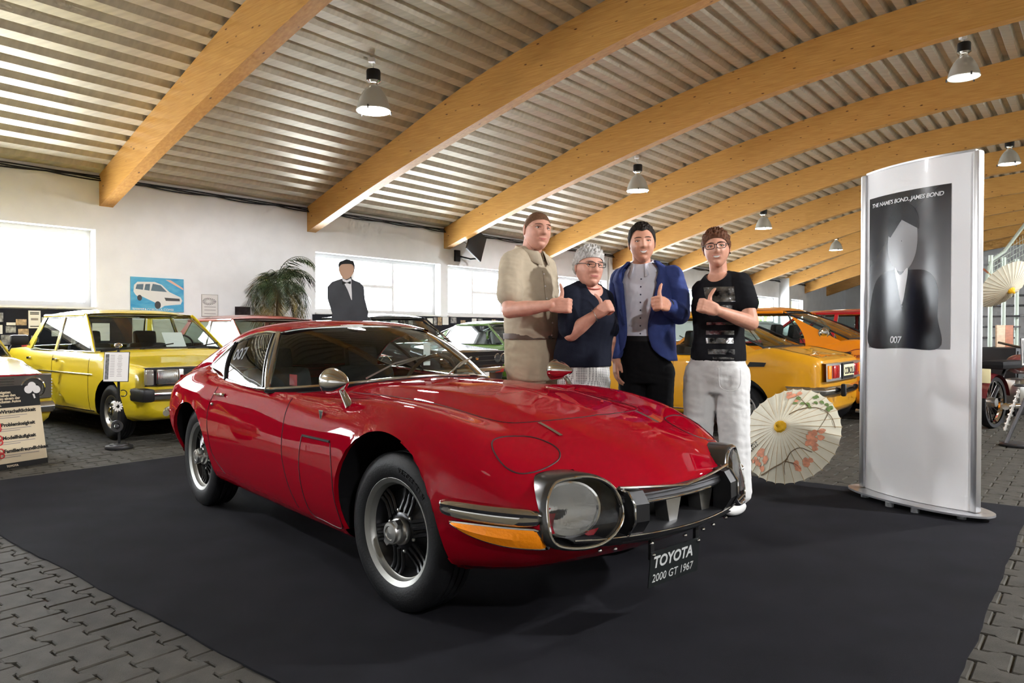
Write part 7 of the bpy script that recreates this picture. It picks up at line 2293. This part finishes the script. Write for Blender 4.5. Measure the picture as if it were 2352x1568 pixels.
def motorbike():
    root = thing('motorcycle', 'dark red old motorcycle with chrome parts behind the white pillar', 'motorcycle', (6.10, 8.75, 0), math.radians(35))
    for x in (-.65, .65):
        T = lambda v, x=x: Vector((x + v.x, v.z, .30 + v.y))
        w = MB().lathe([(.25, -.04), (.29, -.045), (.305, 0), (.29, .045), (.25, .04)], 36, T, cap=False).build('wheel', M_RUBBER, root)
        MB().lathe([(.252, -.025), (.24, 0), (.252, .025)], 36, T, cap=False).build('rim', M_CHROME, w)
        MB().lathe([(.05, -.05), (.06, 0), (.05, .05)], 20, T).build('hub', M_STEEL, w)
        for k in range(16):
            a = 2 * PI * k / 16
            MB().tube([T(Vector((.05 * math.cos(a), .05 * math.sin(a), .03))), T(Vector((.245 * math.cos(a + .2), .245 * math.sin(a + .2), 0)))], .002, 4).build('spoke', M_STEEL, w)
        rows = [[T(Vector((r * math.cos(a), r * math.sin(a), y))) for a in np.linspace(.2, PI - .2, 14)] for r, y in ((.32, -.07), (.345, 0), (.32, .07))]
        MB().grid(rows).build('mudguard', mat('maroon_enamel', (.10, .012, .014), .3, coat=1), root)
    MB().sphere((.12, 0, .72), (.28, .13, .12), 20, 12).build('fuel_tank', mat('maroon_enamel'), root)
    q = MB(); q.rbox((-.36, 0, .73), (.60, .25, .10), .05); q.build('saddle', M_INTERIOR, root)
    MB().tube([(.65, 0, .30), (.42, 0, .86)], .025, 8).build('fork', M_CHROME, root)
    MB().tube([(.36, -.33, .98), (.42, -.1, .92), (.42, .1, .92), (.36, .33, .98)], .014, 8).build('handlebar', M_CHROME, root)
    round_lamp(root, (.52, 0, .80), .08)
    e = MB(); e.rbox((.05, 0, .40), (.38, .22, .30), .05); e.build('engine', M_STEEL, root)
    MB().tube([(.2, -.14, .32), (0, -.16, .24), (-.75, -.18, .27)], [.02, .025, .04], 10).build('exhaust', M_CHROME, root)
    MB().tube([(.42, 0, .82), (-.3, 0, .66), (-.65, 0, .30)], .02, 8).build('frame_tube', M_BLACK, root)
    p = MB(); p.rbox((-.99, 0, .62), (.01, .24, .16), .004); po = p.build('number_plate', mat('cream_plate'), root)
    p = MB(); p.rbox((.0, -.16, .55), (.24, .01, .13), .004); po = p.build('side_plate', mat('cream_plate'), root)
    text('plate_lettering', 'CE', .11, M_INK, frame((-.09, -.168, .51), (1, 0, 0), (0, 0, 1)), po, depth=.0005, bold=.002)
motorbike()
es = thing('exhibit_stand', 'dark stand with leaning camshaft and info sheet on a round disc foot', 'stand', (4.95, 7.05, 0))
MB().lathe([(.001, .006), (.15, .006), (.155, .02), (.14, .035), (.06, .04), (.001, .04)], 30, None, cap=False).build('disc_foot', M_DARKSTEEL, es)
MB().tube([(-.12, 0, .03), (.04, 0, .40), (.16, 0, .72)], .018, 8).build('leaning_pole', M_DARKSTEEL, es)
P0, P1 = Vector((-.17, -.05, .16)), Vector((-.03, -.05, .56))
cs = MB(); cs.tube([P0, P1], .012, 10).build('camshaft', M_STEEL, es)
for k in range(9):
    q = P0.lerp(P1, .05 + .11 * k); d_ = (P1 - P0).normalized()
    MB().tube([q - d_ * .008, q + d_ * .008], .024 if k % 2 else .020, 12).build('cam_lobe', M_STEEL, es)
MB().lathe([(.06, -.012), (.066, 0), (.06, .012)], 24, lambda v: Vector((v.x - .01, v.y - .05, v.z + .60))).build('cam_gear', M_DARKSTEEL, es)
MB().tube([(.16, 0, .70), (.10, 0, 1.02)], .012, 8).build('upright', M_BLACK, es)
page('page_frame', es, frame((.06, -.02, .93), (1, .4, .1), (.30, .1, 1)), .15, .26, 14)
s2 = thing('round_sign_stand', 'small black round-headed stand on the floor behind the pillar', 'stand', (5.95, 9.0, 0))
MB().lathe([(.001, .0), (.16, 0), (.16, .02), (.02, .03), (.02, .035)], 24, None, cap=False).build('foot', M_BLACK, s2)
MB().tube([(0, 0, .02), (.04, 0, .26)], .015, 8).build('post', M_BLACK, s2)
MB().lathe([(.001, -.012), (.10, -.012), (.105, 0), (.10, .012), (.001, .012)], 28, lambda v: Vector((v.x + .05, v.z, v.y * 1.2 + .36)), cap=False).build('head', M_BLACK, s2)

# ---- trees outside the far windows
M_LEAF = mat('tree_leaf', (.10, .22, .03), .6, noise=.4, nscale=2); M_TRUNK = mat('tree_trunk', (.12, .08, .05), .9)
rnd = random.Random(21)
leafq = None
for i, (s, n, h, r) in enumerate(((41, 19, 5.0, 2.4), (47, 18.5, 5.5, 2.6), (53, 19.5, 5.2, 2.6), (59, 20, 5.2, 2.4))):
    root = thing('garden_tree', ('leafy green tree outside the far windows'), 'tree', RW(s, n, 0), 0, 'trees outside the windows')
    MB().tube([(0, 0, 0), (.1, 0, h * .5), (0, .1, h * .8)], [.16, .12, .06], 8).build('trunk', M_TRUNK, root)
    mb = MB()
    for k in range(1400):
        d = Vector((rnd.gauss(0, 1), rnd.gauss(0, 1), rnd.gauss(0, 1))).normalized() * (r * rnd.random() ** .4)
        c = Vector((d.x, d.y, h * .62 + d.z * .8)); u = Vector((rnd.gauss(0, 1), rnd.gauss(0, 1), rnd.gauss(0, 1))).normalized(); v = u.orthogonal().normalized()
        a = .13
        mb.add([c + u * a, c + v * a * .6, c - u * a, c - v * a * .6], [(0, 1, 2, 3)])
    mb.build('crown', M_LEAF, root, smooth=False)['kind'] = 'stuff'
